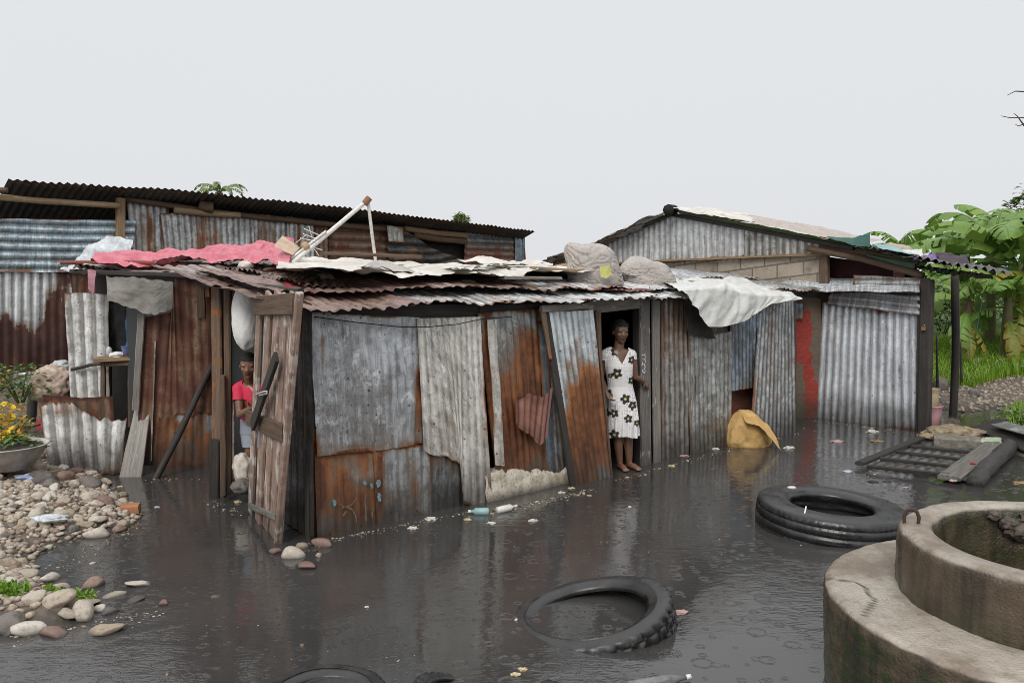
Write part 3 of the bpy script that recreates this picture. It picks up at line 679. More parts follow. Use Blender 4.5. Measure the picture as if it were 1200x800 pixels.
# =================================================================== LONG BACK SHACK
bs = thing('long_shack', 'long weathered tin shack with a black corrugated roof rising behind the low shack', 'shack', P4.o)
S4 = lambda *a, **k: sheet('wall_sheet', bs, P4, *a, **k)
Tf = [P4.at(x, y, .45) for x, y in ((10, 211), (200, 222), (400, 243), (628, 271))]
Tb = [q - P4.n * 2.6 + DOWN * .95 for q in Tf]
quad_sheet('roof', bs, Tb, Tf, M['roofdark'], pitch=.105, amp=.022, dent=.02, rag=.01, nr=16)
Tf2 = [P4.at(x, y, .40) for x, y in ((-60, 208), (12, 214))]
S4([(-70, 256), (0, 256), (80, 257), (159, 258)], [(-70, 319), (0, 319), (80, 319), (154, 317)], M['bluesheet'], off=.08, orient='h', pitch=.125, amp=.018, dent=.02, rust=[(20, 290, 20, 14, .2), (40, 318, 60, 5, .3)])
S4([(-70, 317), (0, 318), (40, 318), (84, 316)], [(-70, 470), (0, 470), (84, 458)], M['paintrust'], off=.03, pitch=.12, amp=.013, rag=.02, dent=.02,
   rust=[(20, 410, 120, 38, .8), (60, 360, 12, 40, .5), (75, 340, 8, 60, .45), (4, 390, 10, 30, .5), (46, 325, 4, 30, .2), (15, 350, 30, 26, -.35), (42, 360, 5, 24, -.5)])
S4([(80, 317), (160, 318)], [(82, 460), (160, 450)], M['brown'], off=.0, pitch=.12, amp=.013)
S4([(149, 236), (198, 240)], [(154, 305), (198, 304)], M['lightmix'], off=.0, pitch=.1, amp=.012, r0=.12, rust=[(172, 280, 8, 30, .3)])
S4([(187, 250), (240, 249), (297, 254)], [(193, 306), (298, 306)], M['lightmix'], off=.03, pitch=.1, amp=.012, rag=.02, rust=[(236, 285, 5, 25, .5), (250, 280, 7, 25, .5), (200, 280, 10, 30, -.4), (288, 275, 8, 30, -.3)])
S4([(293, 250), (340, 255)], [(294, 308), (340, 308)], M['lightmix'], off=.015, pitch=.1, amp=.012, rust=[(320, 280, 18, 18, .2)], r0=.05)
S4([(336, 254), (368, 257)], [(338, 310), (369, 310)], M['lightmix'], off=.035, pitch=.1, amp=.012, rust=[(350, 275, 4, 30, .4)])
S4([(366, 260), (389, 261)], [(368, 318), (389, 318)], M['brown'], off=.015, pitch=.1, amp=.012)
S4([(385, 260), (458, 264)], [(386, 325), (458, 325)], M['brown'], off=.03, orient='h', pitch=.16, amp=.02, r0=.0)
S4([(544, 271), (613, 274)], [(544, 325), (613, 325)], M['redsheet'], off=.02, orient='h', pitch=.14, amp=.014, rust=[(575, 276, 50, 7, -.9), (575, 300, 40, 18, .25)])
S4([(603, 275), (615, 276)], [(604, 325), (614, 325)], M['greyblue'], off=.05, pitch=.12, amp=.008, rag=.03)
S4([(456, 266), (548, 272)], [(456, 326), (548, 326)], M['flatblack'], off=-.35, amp=0)
q = S4([(453, 264), (470, 268), (505, 290), (541, 303)], [(455, 322), (480, 322), (510, 322), (544, 314)], M['dark'], off=.10, offb=.03, orient='h', pitch=.16, amp=.03, dent=.09, rust=[(480, 300, 20, 14, .5), (462, 280, 8, 10, -.3)], ridge=.05)
q['label'] = 'blackened buckled sheet bent across a gap in the wall'
S4([(453, 264), (473, 266)], [(455, 283), (473, 284)], M['greenish'], off=.16, amp=.004, dent=.05)
def bp(a, b, r, mat=M['bamboo'], nm='pole'): return pole(nm, bs, [a, (np.array(a) + b) / 2 + np.array([0, 0, -.015]), b], r, mat, 8)
bp(P4.at(-60, 226, .2), P4.at(140, 241, .2), .045); bp(P4.at(-60, 231, -.1), P4.at(20, 231, -.1), .03); bp(P4.at(-60, 219, .3), P4.at(9, 223, .3), .04, M['wbrown'])
bp(P4.at(146, 233, .07), P4.at(330, 258, .07), .045, M['wbrown']); bp(P4.at(320, 256, .08), P4.at(472, 270, .08), .05, M['wbrown']); bp(P4.at(204, 246, .1), P4.at(281, 252, .1), .05)
bp(P4.at(234, 240, .10), P4.at(250, 243, .2), .09, M['wbrown'])
bp(P4.at(474, 268, .05), P4.at(546, 276, .05), .06, M['wtan']); bp(P4.at(485, 276, .05), P4.at(546, 283, .05), .065, M['wbrown'])
board('post', bs, P4.at(141, 318, .1), P4.at(141, 232, .1), .13, .08, M['wtan'], P4.n)
board('post', bs, P4.at(615, 330, .0), P4.at(611, 274, .0), .1, .1, M['wdark'], P4.n)
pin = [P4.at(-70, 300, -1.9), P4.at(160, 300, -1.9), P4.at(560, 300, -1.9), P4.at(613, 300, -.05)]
wallbox('inner_wall', bs, [(q, 2.45) for q in pin], M['dark'])  # dark backing colour paints in the shade under the roof
S4([(149, 236), (548, 268)], [(150, 330), (548, 330)], M['flatblack'], off=-.12, amp=0)  # black backing sheet, shade painted behind the wall gaps

# =================================================================== BLOCK HOUSE with tin gable
gh = thing('block_house', 'concrete block house with a pale tin gable and a wide sagging tin roof', 'house', P3g.at(800, 330))
m = NB('concrete_blocks'); uv = m.uv(); bt = m.n('ShaderNodeTexBrick'); m.put(bt.inputs['Vector'], uv); bt.inputs['Scale'].default_value = 1.0
bt.inputs['Brick Width'].default_value = .42; bt.inputs['Row Height'].default_value = .2; bt.inputs['Mortar Size'].default_value = .012; bt.inputs['Bias'].default_value = 0.0
bt.inputs['Color1'].default_value = (.42, .36, .28, 1); bt.inputs['Color2'].default_value = (.30, .25, .195, 1); bt.inputs['Mortar'].default_value = (.17, .145, .115, 1)
b = m.noise(uv, 3, 8, .65); b2 = m.noise(uv, 25, 5, .7)
c = m.mix(m.mr(b, .48, .72, 0, .7), bt.outputs['Color'], (.15, .12, .09)); c = m.mix(m.mr(b2, .55, .7, 0, .4), c, (.12, .10, .08))
m.set(Base_Color=c, Roughness=.85); m.bump(m.math('ADD', m.math('MULTIPLY', bt.outputs['Fac'], -1.2), b2), .6, .02); M['block'] = m.m
AP, RL, RR = (786, 247), (641, 304), (1186, 319)
gt = lambda x: float(np.interp(x, [641, 786, 1000, 1186], [304, 247, 285, 319]))
xs_ = [655, 700, 750, 786, 830, 880, 930, 965]
sheet('gable_sheet', gh, P3g, [(x, gt(x) + 4) for x in (700, 740, 786, 830, 880, 945, 972)], [(700, 309), (800, 304), (880, 300), (972, 296)], M['pale'], off=.03, pitch=.115, amp=.013, dent=.012,
      rust=[(900, 270, 60, 40, .05), (715, 296, 20, 10, .1), (955, 275, 20, 20, .15)], r0=.0)
sheet('gable_sheet', gh, P3g, [(660, gt(660) + 5), (705, gt(705) + 4)], [(660, 311), (705, 308)], M['mixed'], off=.045, pitch=.11, amp=.012, r0=-.05)
sheet('gable_sheet', gh, P3g, [(872, gt(872) + 4), (972, gt(972) + 4)], [(872, 301), (972, 297)], M['greenish'], off=.05, pitch=.115, amp=.012, r0=-.05)
sheet('wall', gh, P3g, [(648, 300), (800, 300), (968, 294)], [(648, 470), (968, 470)], M['block'], off=-.02, amp=0, dent=.006)
board('beam', gh, P3g.at(700, 309, .05), P3g.at(965, 297.5, .05), .035, .03, M['wtan'], P3g.n)
pole('beam', gh, [P3g.at(946, 291, .12), P3g.at(1010, 303, .12), P3g.at(1082, 323, .12)],   .045, M['wbrown'], 8)
board('beam', gh, P3g.at(962, 287, .04), P3g.at(1075, 312, .04), .13, .04, M['wbrown'], P3g.n)
board('beam', gh, P3g.at(1016, 301, .10), P3g.at(1072, 312, .10), .07, .03, plain('green_paint', (.05, .13, .08), .6), P3g.n, label='green painted board')
board('post', gh, P3g.at(966, 400, .0), P3g.at(966, 285, .0), .13, .1, M['wbrown'], P3g.n)
sheet('inner_wall', gh, P3g, [(960, 300), (1080, 322)], [(960, 400), (1080, 400)], M['clay'], off=-.9, amp=0)
sheet('inner_wall', gh, P3g, [(965, 300), (1078, 316)], [(965, 345), (1078, 345)], plain('maroon_curtain', (.07, .02, .022), .9), off=-.35, amp=.02, pitch=.3)
sheet('curtain', gh, P3g, [(1046, 315), (1060, 316)], [(1046, 335), (1060, 335)], plain('pink_cloth', (.42, .20, .22), .9), off=-.25, amp=.01, pitch=.2)
def rake(pts, over, back, rise, mat, nm, dr=None, **k):
    fr = [P3g.at(x, y, over) for x, y in pts]; bk = [q + (E1 if dr is None else dr) * back + np.array([0, 0, rise]) for q in fr]
    return quad_sheet(nm, gh, bk, fr, mat, **k)
rake([(641, 303), (700, 283), (760, 254), (786, 245)], .25, 1.6, 0, M['roofrust'], 'roof_sheet', dr=np.array([.1, .995, 0]), orient='h', pitch=.1, amp=.01, dent=.05, rag=.05, nr=30)
rake([(628, 307), (660, 299), (700, 284), (750, 262)], .34, 2.5, -.03, M['greenish'], 'roof_sheet', orient='h', pitch=.1, amp=.01, dent=.05, rag=.08, nr=30)
rake([(786, 245), (850, 256), (930, 272), (1000, 287), (1090, 305)], .25, 3.0, -.1, M['roofdark'], 'roof_sheet', dr=np.array([.40, .92, 0]), orient='h', pitch=.1, amp=.01, dent=.03, rag=.04, nr=30)
rake([(1075, 303), (1120, 312), (1186, 322)], .45, 1.6, .10, M['roofdark'], 'roof_sheet', dr=np.array([.35, .93, 0]), pitch=.1, amp=.03, dent=.04, rag=.10)
rake([(1000, 288), (1060, 298), (1110, 309)], .40, 1.8, .10, M['roofdark'], 'roof_sheet', dr=np.array([.35, .93, 0]), pitch=.1, amp=.02, dent=.04, rag=.06)
rake([(1085, 311), (1130, 320), (1168, 325)], .38, 1.4, .0, M['dark'], 'roof_sheet', dr=np.array([.35, .93, 0]), pitch=.1, amp=.03, dent=.04, rag=.12)
pole('ridge', gh, [P3g.at(783, 246, .36), P3g.at(783, 246, .2), P3g.at(783, 246, .2) + E1 * .15], .09, M['flatblack'], 8)
board('rafter', gh, P3g.at(664, 302, .14), P3g.at(722, 277, .14), .08, .05, M['wtan'], P3g.n)
board('rafter', gh, P3g.at(722, 278, .1), P3g.at(786, 251, .1), .06, .05, M['wdark'], P3g.n)
board('rafter', gh, P3g.at(786, 251, .1), P3g.at(1000, 291, .1), .06, .05, M['wdark'], P3g.n)
pq = G(1117, 486); pole('porch_post', gh, [pq + np.array([0, 0, -.1]), pq + np.array([0, 0, .9]), D(1119, 318, pq[1])], .055, M['wdark'], 9)
wallbox('wall', gh, [(P3g.at(648, 400, 0), 2.2), (P3g.at(648, 400, 0) + E1 * 4.4, 2.2)], M['block'])

# =================================================================== SHED on the right
sh = thing('tin_shed', 'shed on the right closed by a tall ribbed grey tin door with a brass padlock', 'shed', G(1020, 497))
S3 = lambda *a, nm='wall_sheet', **k: sheet(nm, sh, P3, *a, **k)
dd = S3([(963, 354), (1020, 360), (1082, 366)], [(955, 489), (990, 494), (1020, 499), (1084, 507)], M['shedtin'], nm='door', off=.06, pitch=.105, amp=.017, rag=.012, dent=.014, rust=[(1072, 440, 3, 40, .35), (1030, 366, 7, 5, .7), (1060, 500, 40, 6, .3), (985, 488, 20, 8, .3)])
S3([(972, 343), (1020, 343), (1084, 347)], [(968, 357), (1020, 362), (1081, 370)], M['shedtin'], off=.10, offb=.13, orient='h', pitch=.09, amp=.016, dent=.02, rag=.01)
S3([(1000, 322), (1090, 326)], [(1000, 350), (1088, 352)], M['greenish'], off=.03, orient='h', pitch=.1, amp=.012)
q0 = [P3.at(x, y, .38) for x, y in ((914, 338), (960, 343), (1020, 343), (1078, 342))]
q1 = [P3.at(x, y, -.35) for x, y in ((918, 326), (960, 325), (1020, 325), (1079, 326))]
quad_sheet('roof_sheet', sh, q1, q0, M['shedtin'], orient='h', pitch=.11, amp=.014, dent=.03, rag=.03, rust=[(960, 340, 60, 5, .35), (940, 328, 30, 4, .4)])
board('post', sh, P3.at(1083, 506, .10), P3.at(1087, 328, .10), .15, .11, M['wdark'], P3.n)
board('post', sh, P3.at(1076, 508, .08), P3.at(1078, 350, .08), .05, .06, M['wdark'], P3.n)
# padlock
pc = P3.at(1082.5, 385, .19); ex = P3.u * (1 if P3.u[0] > 0 else -1)
V = []; 
for sx_ in (-1, 1):
    for sy_ in (-1, 1):
        for sz_ in (-1, 1): V.append(pc + ex * .024 * sx_ + P3.n * .011 * sy_ + np.array([0, 0, .022 * sz_]))
pk_ = link('padlock', mesh_np('padlock', V, [(0, 1, 3, 2), (4, 6, 7, 5), (0, 4, 5, 1), (2, 3, 7, 6), (0, 2, 6, 4), (1, 5, 7, 3)]), plain('brass', (.60, .42, .13), .35, .7), sh, smooth=False)
link('shackle', tube_mesh('shackle', [pc + ex * .016 * math.cos(a) + np.array([0, 0, .02 + .03 * math.sin(a)]) for a in np.linspace(0, PI, 9)], .004, 6), plain('steel', (.5, .5, .5), .3, .9), pk_)
# red plastered jamb and the crumbling edge beside it
m = NB('peeling_red_plaster'); p = m.uv(); b = m.noise(p, 5, 8, .65); b2 = m.noise(p, 26, 6, .7)
c = m.mix(m.mr(b2, .4, .7), (.34, .045, .03), (.23, .03, .022)); c = m.mix(m.mr(m.math('ADD', b, m.math('MULTIPLY', m.attr('rust'), .8)), .60, .65), c, m.mix(b2, (.20, .155, .11), (.09, .07, .05)))
c = m.mix(m.mr(m.math('ADD', m.sep(m.pos(), 2), m.math('MULTIPLY_ADD', b, .5, -.25)), .0, .5, .8, 0), c, (.035, .035, .02)); m.set(Base_Color=c, Roughness=.75); m.bump(m.math('ADD', b, b2), .7, .02); M['redplaster'] = m.m
PJ = Plane(G(930, 490), G(958, 489))
sheet('wall', sh, PJ, [(926, 346), (962, 350)], [(928, 497), (962, 494)], M['redplaster'], off=.0, amp=0, dent=.02, r0=-.06, edge=.1, rust=[(957, 395, 5.5, 70, .7), (935, 465, 9, 34, .7), (945, 352, 14, 10, .5), (955, 470, 3, 30, -.4)])
sheet('wall_sheet', sh, PJ, [(930, 354), (942, 354)], [(931, 375), (941, 374)], M['greyblue'], off=.05, pitch=.08, amp=.01)
BK = np.array([.41, .91, 0]); wallbox('side_wall', sh, [(P3.at(1080, 480, .02), 2.0), (P3.at(1080, 480, .02) + BK * 2.6, 2.0)], M['dark'])
# the sheet leaning beside the jamb (belongs to the low shack)
q = sheet('wall_sheet', fs, P1, [(891, 352), (931, 350)], [(880, 506), (905, 512), (934, 517)], M['mixed'], off=.0, offb=.18, pitch=.085, amp=.013, rag=.015, rust=[(903, 400, 4, 90, .42), (910, 470, 4, 40, .2), (928, 440, 6, 80, -.3)], r0=-.12)
q['label'] = 'grey sheet with a brown rust stripe leaning at the right end of the wall'
sheet('wall_sheet', fs, P1, [(855, 350), (933, 348)], [(880, 508), (933, 500)], M['dark'], off=-.10, amp=.004)

# =================================================================== THINGS ON THE ROOFS
M['tarpwhite'] = fabric('white_tarp', (.66, .63, .57), (.50, .46, .40), stain=(.26, .19, .13), samt=.75, rough=.45, scale=3)
M['tarpclean'] = fabric('clean_white_tarp', (.62, .62, .59), (.54, .54, .51), stain=(.32, .30, .26), samt=.45, rough=.45, scale=4)
M['tarppink'] = fabric('pink_tarp', (.46, .075, .12), (.58, .17, .21), stain=(.20, .05, .06), samt=.75, rough=.45, scale=4)
M['redrag'] = fabric('red_rag', (.48, .02, .05), (.30, .015, .03), stain=(.12, .02, .02), rough=.8)
M['sackcloth'] = fabric('woven_sack', (.42, .38, .345), (.31, .28, .255), stain=(.24, .19, .16), samt=.55, rough=.38, scale=2.2, weave=.25, fold=.22)
M['whitesack'] = fabric('white_sack', (.86, .86, .83), (.78, .77, .74), stain=(.36, .30, .24), samt=.3, rough=.6, scale=4)
M['tansack'] = fabric('tan_sack', (.66, .43, .17), (.52, .32, .11), stain=(.14, .085, .035), samt=.45, rough=.55, scale=6, weave=.4)
M['greycloth'] = fabric('grey_canvas', (.36, .34, .31), (.26, .245, .225), stain=(.09, .075, .06), samt=.6, rough=.8, scale=4)
M['card'] = fabric('cardboard', (.52, .39, .29), (.40, .29, .21), stain=(.12, .08, .06), rough=.85)
M['film'] = fabric('plastic_film', (.62, .66, .68), (.42, .45, .47), stain=(.2, .2, .2), samt=.5, rough=.22, scale=9)
M['greentarp'] = fabric('green_tarp', (.02, .10, .075), (.014, .07, .055), stain=(.005, .02, .015), rough=.5)
M['purple'] = fabric('purple_cloth', (.24, .16, .45), (.18, .11, .36), stain=(.08, .06, .15), rough=.7)
def cloth(name, T, B, mat, label, cat, dent=.04, wrinkle=.02, ridge=.03, res=.025, nr=None, **k):
    T = np.array(T, float); B = np.array(B, float)
    h = np.linalg.norm(T - B, axis=1).mean() if len(T) == len(B) else 1
    o = quad_sheet(name, None, T, B, mat, amp=0, dent=dent, wrinkle=wrinkle, ridge=ridge, res=res, nr=nr or int(max(10, h / res)), rag=k.pop('rag', .04), ragT=k.pop('ragT', .02), **k)
    return recentre(tag(o, label, cat))
# white tarp over the low roof
cloth('roof_tarp', [RF(.9, 2.3, .10), RF(1.7, 2.35, .08), RF(3.2, 2.3, .06), RF(4.6, 2.1, .05)], [RF(.0, .56, .19), RF(.55, .28, .2), RF(1.5, .34, .19), RF(2.1, .22, .19), RF(2.6, .42, .19), RF(3.4, .5, .18), RF(4.6, .6, .15)], M['tarpwhite'],
      'long dirty white tarp spread over the roof of the low shack', 'tarp', dent=.05, wrinkle=.008, ridge=.04, res=.03, rag=.18)
cloth('roof_tarp', [D(84, 309, 9.6), D(160, 303, 10), D(240, 305, 10.2)], [D(100, 311, 9.0), (D(160, 319, 8.75)), D(222, 317, 8.6)], M['tarpwhite'], 'strip of white tarp showing under the pink tarp at the left eave', 'tarp', dent=.02, wrinkle=.02, ridge=.01)
cloth('roof_tarp', [D(120, 299, 10.0), D(175, 297, 10.2), D(240, 295, 10.2), D(300, 285, 9.8), D(345, 287, 9.3)], [D(106, 306, 8.85), D(170, 311, 8.75), D(226, 309, 8.5), D(280, 309, 8.1), D(338, 313, 7.7)], M['tarppink'],
      'crumpled pink tarp weighed down on the left part of the roof', 'tarp', dent=.07, wrinkle=.02, ridge=.09, rag=.12)
cloth('red_rag', [D(340, 327, 7.4), D(360, 329, 7.4)], [D(331, 340, 6.75), D(345, 343, 6.7), D(369, 345, 6.65)], M['redrag'], 'small red rag hanging over the roof edge above the plank door', 'rag', dent=.02, wrinkle=.04, ridge=.02, res=.012)
# white tarp hanging over the eave at the right
Tt = [RF(5.0, .8, .08), RF(5.6, .8, .08), RF(6.3, .9, .06), RF(7.2, 1.0, .03)]
bm_mid = [P1.at(x, y, .30) for x, y in ((800, 340), (848, 337), (880, 346), (938, 350))]
bm_bot = [P1.at(x, y, .34) for x, y in ((806, 346), (828, 383), (845, 383), (872, 376), (902, 357), (940, 352))]
def tarp3(rows, mat, name, label, cat, seed):
    nc = 90; s = np.linspace(0, 1, nc); R_ = [polyline(np.array(r, float), s) for r in rows]
    nr = 60; tt = np.linspace(0, len(R_) - 1, nr); P = np.array([R_[min(int(t), len(R_) - 2)] * (1 - (t - min(int(t), len(R_) - 2))) + R_[min(int(t), len(R_) - 2) + 1] * (t - min(int(t), len(R_) - 2)) for t in tt])
    u = np.linalg.norm(np.gradient(P, axis=1), axis=2).cumsum(1); v = np.linalg.norm(np.gradient(P, axis=0), axis=2).cumsum(0)
    nn = np.cross(np.gradient(P, axis=1), np.gradient(P, axis=0)); nn /= np.linalg.norm(nn, axis=2)[..., None] + 1e-9
    nn *= np.sign((nn * (CAM - P)).sum(2))[..., None]
    d = .09 * fbm(u * 2, v * 2, seed, 3) + .12 * np.abs(fbm(u * 3.4 + v * 2.5, v * 1.4 - u, seed + 3, 3)) + .05 * np.abs(fbm(u * 9 + v * 4, v * 5, seed + 8, 3))
    P = P + nn * d[..., None]
    return solo(name, mesh_np(name, P.reshape(-1, 3), grid_faces(nr, nc), np.stack([u, v], -1).reshape(-1, 2), {'rust': np.zeros(nr * nc)}), mat, label, cat)
tarp3([Tt, bm_mid, bm_bot], M['tarpclean'], 'hanging_tarp', 'clean off white tarp drooping over the roof edge right of the doorway', 'tarp', 3)
cloth('dark_netting', [P1.at(803, 350, .12), P1.at(832, 380, .16)], [P1.at(806, 392, .10), P1.at(838, 398, .10)], plain('dark_net', (.05, .045, .04), .9), 'torn dark netting under the drooping white tarp', 'netting', dent=.02, wrinkle=.01, ridge=.0)
# sacks on the roof
def sack_mesh(name, c, r, seed, tie=(-.5, -.2, .85), crease=.05, flat=-.7):
    """stuffed woven bag: a pillow with drawn corners, thin pulled creases and a sagging base"""
    V, f = ico(6)
    L = (np.abs(V) ** 3.2).sum(1) ** (1 / 3.2); P = V / L[:, None]                  # pillow block
    t = np.array(tie, float); t /= np.linalg.norm(t); h = V @ t
    k = 1 + .12 * nz3(V, 1.0, seed) + .02 * nz3(V, 2.2, seed + 4)
    a = np.cross(t, [0, 1, .2]); a /= np.linalg.norm(a); b = np.cross(t, a); az = np.arctan2(V @ b, V @ a)
    n1 = np.abs(nz3(np.stack([az * 1.6, h * .8, 0 * h], -1), 1.5, seed + 7)); n2 = np.abs(nz3(V * np.array([1, 1, 2.2]), 2.6, seed + 13)); n3 = np.abs(nz3(V, 5.5, seed + 23))
    k = k - crease * np.exp(-n1 / .05) * np.clip(.55 + h * .6, .15, 1) - crease * .7 * np.exp(-n2 / .045) - crease * .15 * np.exp(-n3 / .05)
    k = k + .22 * np.clip((h - .88) / .12, 0, 1) ** 1.2
    P = P * k[:, None]; P[:, 2] = np.where(P[:, 2] < flat, flat + (P[:, 2] - flat) * .1, P[:, 2]); s_ = 1 + .10 * np.clip(-P[:, 2], 0, 1) - .10 * np.clip(P[:, 2], 0, 1); P[:, 0] = P[:, 0] * s_ - .12 * P[:, 2]; P[:, 1] *= s_
    P = P * np.asarray(r, float) * .96; return mesh_np(name, P + np.asarray(c, float), f, P[:, :2] + P[:, 2:3] * .7)
def sack(name, px, py0, py1, wpx, Y, mat, label, seed, depth=.8, tie=(-.5, -.2, .85), crease=.06):
    c = D(px, (py0 + py1) / 2, Y); h = (py1 - py0) / F * Y / 2; w_ = wpx / F * Y / 2
    return solo(name, sack_mesh(name, c, (w_, w_ * depth, h * 1.12), seed, tie, crease), mat, label, 'sack')
q = RF(3.95, .55)
sack('sack', 696, 288, 342, 64, q[1], M['sackcloth'], 'big bulging grey brown woven sack with a yellow green stain on the roof', 11, tie=(-.75, -.1, .62), crease=.10)
q2 = RF(4.75, .6)
sack('sack', 757, 306, 341, 66, q2[1], M['sackcloth'], 'flatter brown woven sack slumped beside the bulging sack on the roof', 23, tie=(-.1, .3, .95), crease=.09)
cloth('green_bag', [D(702, 312, q[1] - .36), D(714, 310, q[1] - .35)], [D(704, 326, q[1] - .42), D(717, 323, q[1] - .38)], fabric('lime_cloth', (.45, .45, .14), (.36, .35, .12), rough=.8), 'small yellow green scrap showing on the bulging sack', 'cloth scrap', dent=.02, wrinkle=.015, res=.012)
# timbers and stones on the roof
def log(name, a, b, r, mat, label, cat='log', r2=None, bend=.02, seg=10):
    a = np.array(a); b = np.array(b); BS[0] += 1
    return solo(name, tube_mesh(name, [a, a * .6 + b * .4 + np.array([0, 0, bend]), b], [r, r * .95, r2 or r], seg, .16, seed=BS[0], sub=10), mat, label, cat)
log('log', D(798, 333, RF(5.0, .8)[1]), D(843, 341, RF(5.4, .3)[1]), .055, M['wbrown'], 'short brown log lying on the roof in front of the block wall', r2=.065)
log('log', D(446, 317, 9.0), D(506, 318, 9.3), .05, M['wdark'], 'dark brown log across the middle of the roof', r2=.06)
log('log', D(640, 318, 10.7), D(690, 313, 11.0), .06, M['wtan'], 'pale log lying near the back edge of the roof beside the sack', r2=.09)
log('pole', D(310, 316.5, 7.8), D(378, 314, 8.4), .018, M['wbrown'], 'thin brown pole lying on the white tarp left of the stone', 'pole')
log('pole', D(72, 308, 9.3), D(262, 311, 8.6), .022, wood('red_brown_wood', (.24, .07, .045), (.13, .04, .03)), 'long reddish pole laid over the pink tarp along the left eave', 'pole')
log('pole', D(180, 306, 9.2), D(232, 312, 8.6), .014, M['wdark'], 'thin dark stick lying on the pink tarp', 'pole')
log('plank', D(420, 316, 8.5), D(448, 317, 9.0), .035, M['wtan'], 'orange brown timber end beside the dark log on the roof', 'timber')
log('pole', D(545, 325, 9.1), D(640, 324, 9.7), .018, M['wtan'], 'long thin pole lying over the white tarp near the right end', 'pole')
M['stone'] = None
def stone_mat(name, a, b, c, seed=0, wet=True):
    m = NB(name); p = m.obj(); o_ = m.n('ShaderNodeObjectInfo').outputs['Random']
    b1 = m.noise(p, 3.0, 8, .65); b2 = m.noise(p, 22, 5, .7)
    col = m.ramp(m.math('ADD', m.math('MULTIPLY', o_, .7), m.math('MULTIPLY', b1, .3)), [(.1, a), (.45, b), (.62, c), (.85, a)])
    col = m.mix(m.mr(b1, .45, .7, 0, .5), col, tuple(x * .4 for x in b)); col = m.mix(m.mr(b2, .5, .7, 0, .4), col, tuple(x * .35 for x in a))
    if wet:
        z = m.math('ADD', m.sep(m.pos(), 2), m.math('MULTIPLY_ADD', b1, .03, -.015)); col = m.mix(m.mr(z, -.01, .035, .85, 0), col, (.04, .034, .028))
    m.set(Base_Color=col, Roughness=.55); m.bump(m.math('ADD', b1, m.math('MULTIPLY', b2, .4)), .5, .03); return m.m
M['stone'] = stone_mat('river_stone', (.42, .34, .25), (.30, .235, .17), (.52, .46, .38))
M['reds'] = stone_mat('reddish_stone', (.24, .15, .12), (.28, .19, .15), (.20, .12, .10))
M['darks'] = stone_mat('dark_stone', (.15, .13, .115), (.10, .09, .08), (.2, .175, .15))
M['pales'] = stone_mat('pale_stone', (.58, .53, .45), (.50, .44, .36), (.62, .57, .50))
def rstone(px, py, Y, wpx, hpx, label, seed, mat='stone', cat='stone', name='stone'):
    c = D(px, py, Y); return solo(name, lump_mesh(name, c, (wpx / F * Y / 2, wpx / F * Y * .4, hpx / F * Y / 2), seed, 3, .2, 1.6, .08, 5), M[mat], label, cat)
rstone(380, 328, 7.7, 25, 17, 'speckled brown stone on the white tarp above the plank door', 2)
rstone(288, 311, 8.0, 18, 11, 'pale stone on the left roof edge in front of the pink tarp', 3, 'pales')
rstone(473, 318, 8.9, 14, 10, 'grey stone sitting by the foot of the upright aerial pole', 4, 'darks')
rstone(546, 333, 8.2, 26, 11, 'flat brown stone on the middle of the white tarp', 5)
rstone(627, 336, 9.0, 20, 9, 'pale flat stone weighing down the tarp left of the sacks', 6, 'pales')
rstone(420, 310, 9.6, 24, 6, 'low grey brown stone near the back edge of the roof', 7)
cloth('cardboard', [D(331, 276, 8.6), D(352, 290, 8.5)], [D(321, 288, 8.3), D(343, 299, 8.2)], M['card'], 'stiff brown cardboard piece propped on the pink tarp', 'cardboard', dent=.01, wrinkle=.0, ridge=.0, rag=.01, ragT=.01)
cloth('sheeting', [D(360, 306, 9.4), D(410, 310, 9.6), D(440, 316, 9.4)], [D(352, 313, 8.6), D(400, 316, 8.6), D(432, 320, 8.6)], M['tarpwhite'], 'cream sheeting folded at the foot of the aerial', 'sheeting', dent=.03, wrinkle=.03)
cloth('plastic_scrap', [D(640, 321, 10.7), D(672, 326, 10.6)], [D(648, 332, 10.1), D(690, 336, 9.9)], M['tarpclean'], 'white plastic scrap beside the bulging sack at the back of the roof', 'plastic')
for i, (T_, B__, mt, lab) in enumerate((
    ([RF(2.55, 1.5, .2), RF(3.5, 1.45, .2)], [RF(2.6, 1.15, .2), RF(3.6, 1.1, .2)], 'tarpwhite', 'cream sheet folded over the long pole at the middle of the roof'),
    ([RF(1.9, .9, .2), RF(2.6, 1.0, .2)], [RF(1.9, .62, .2), RF(2.7, .7, .2)], 'tarpclean', 'loose whitish strip at the front of the long roof tarp'),
    ([RF(.9, .8, .2), RF(1.4, .9, .2)], [RF(.85, .5, .18), RF(1.5, .55, .18)], 'sackcloth', 'greyish sack cloth flattened on the roof tarp near the speckled stone'))):
    cloth('roof_sheeting', T_, B__, M[mt], lab, 'sheeting', dent=.06, wrinkle=.03, ridge=.04)
for i, (p_, q_, w__, mt, lab) in enumerate(((RF(1.0, 1.6, .24), RF(2.0, 1.4, .24), .10, 'wbrown', 'brown board lying across the middle of the roof tarp'), (RF(3.0, .8, .20), RF(3.8, .55, .18), .08, 'wtan', 'light board on the roof tarp left of the bulging sack'), (RF(2.2, .35, .15), RF(2.9, .3, .15), .12, 'wgrey', 'grey board along the front edge of the roof'))):
    BS[0] += 1; solo('roof_board', board_mesh('roof_board', p_, q_, w__, .03, (0, 0, 1), seed=BS[0]), M[mt], lab, 'board', smooth=False)
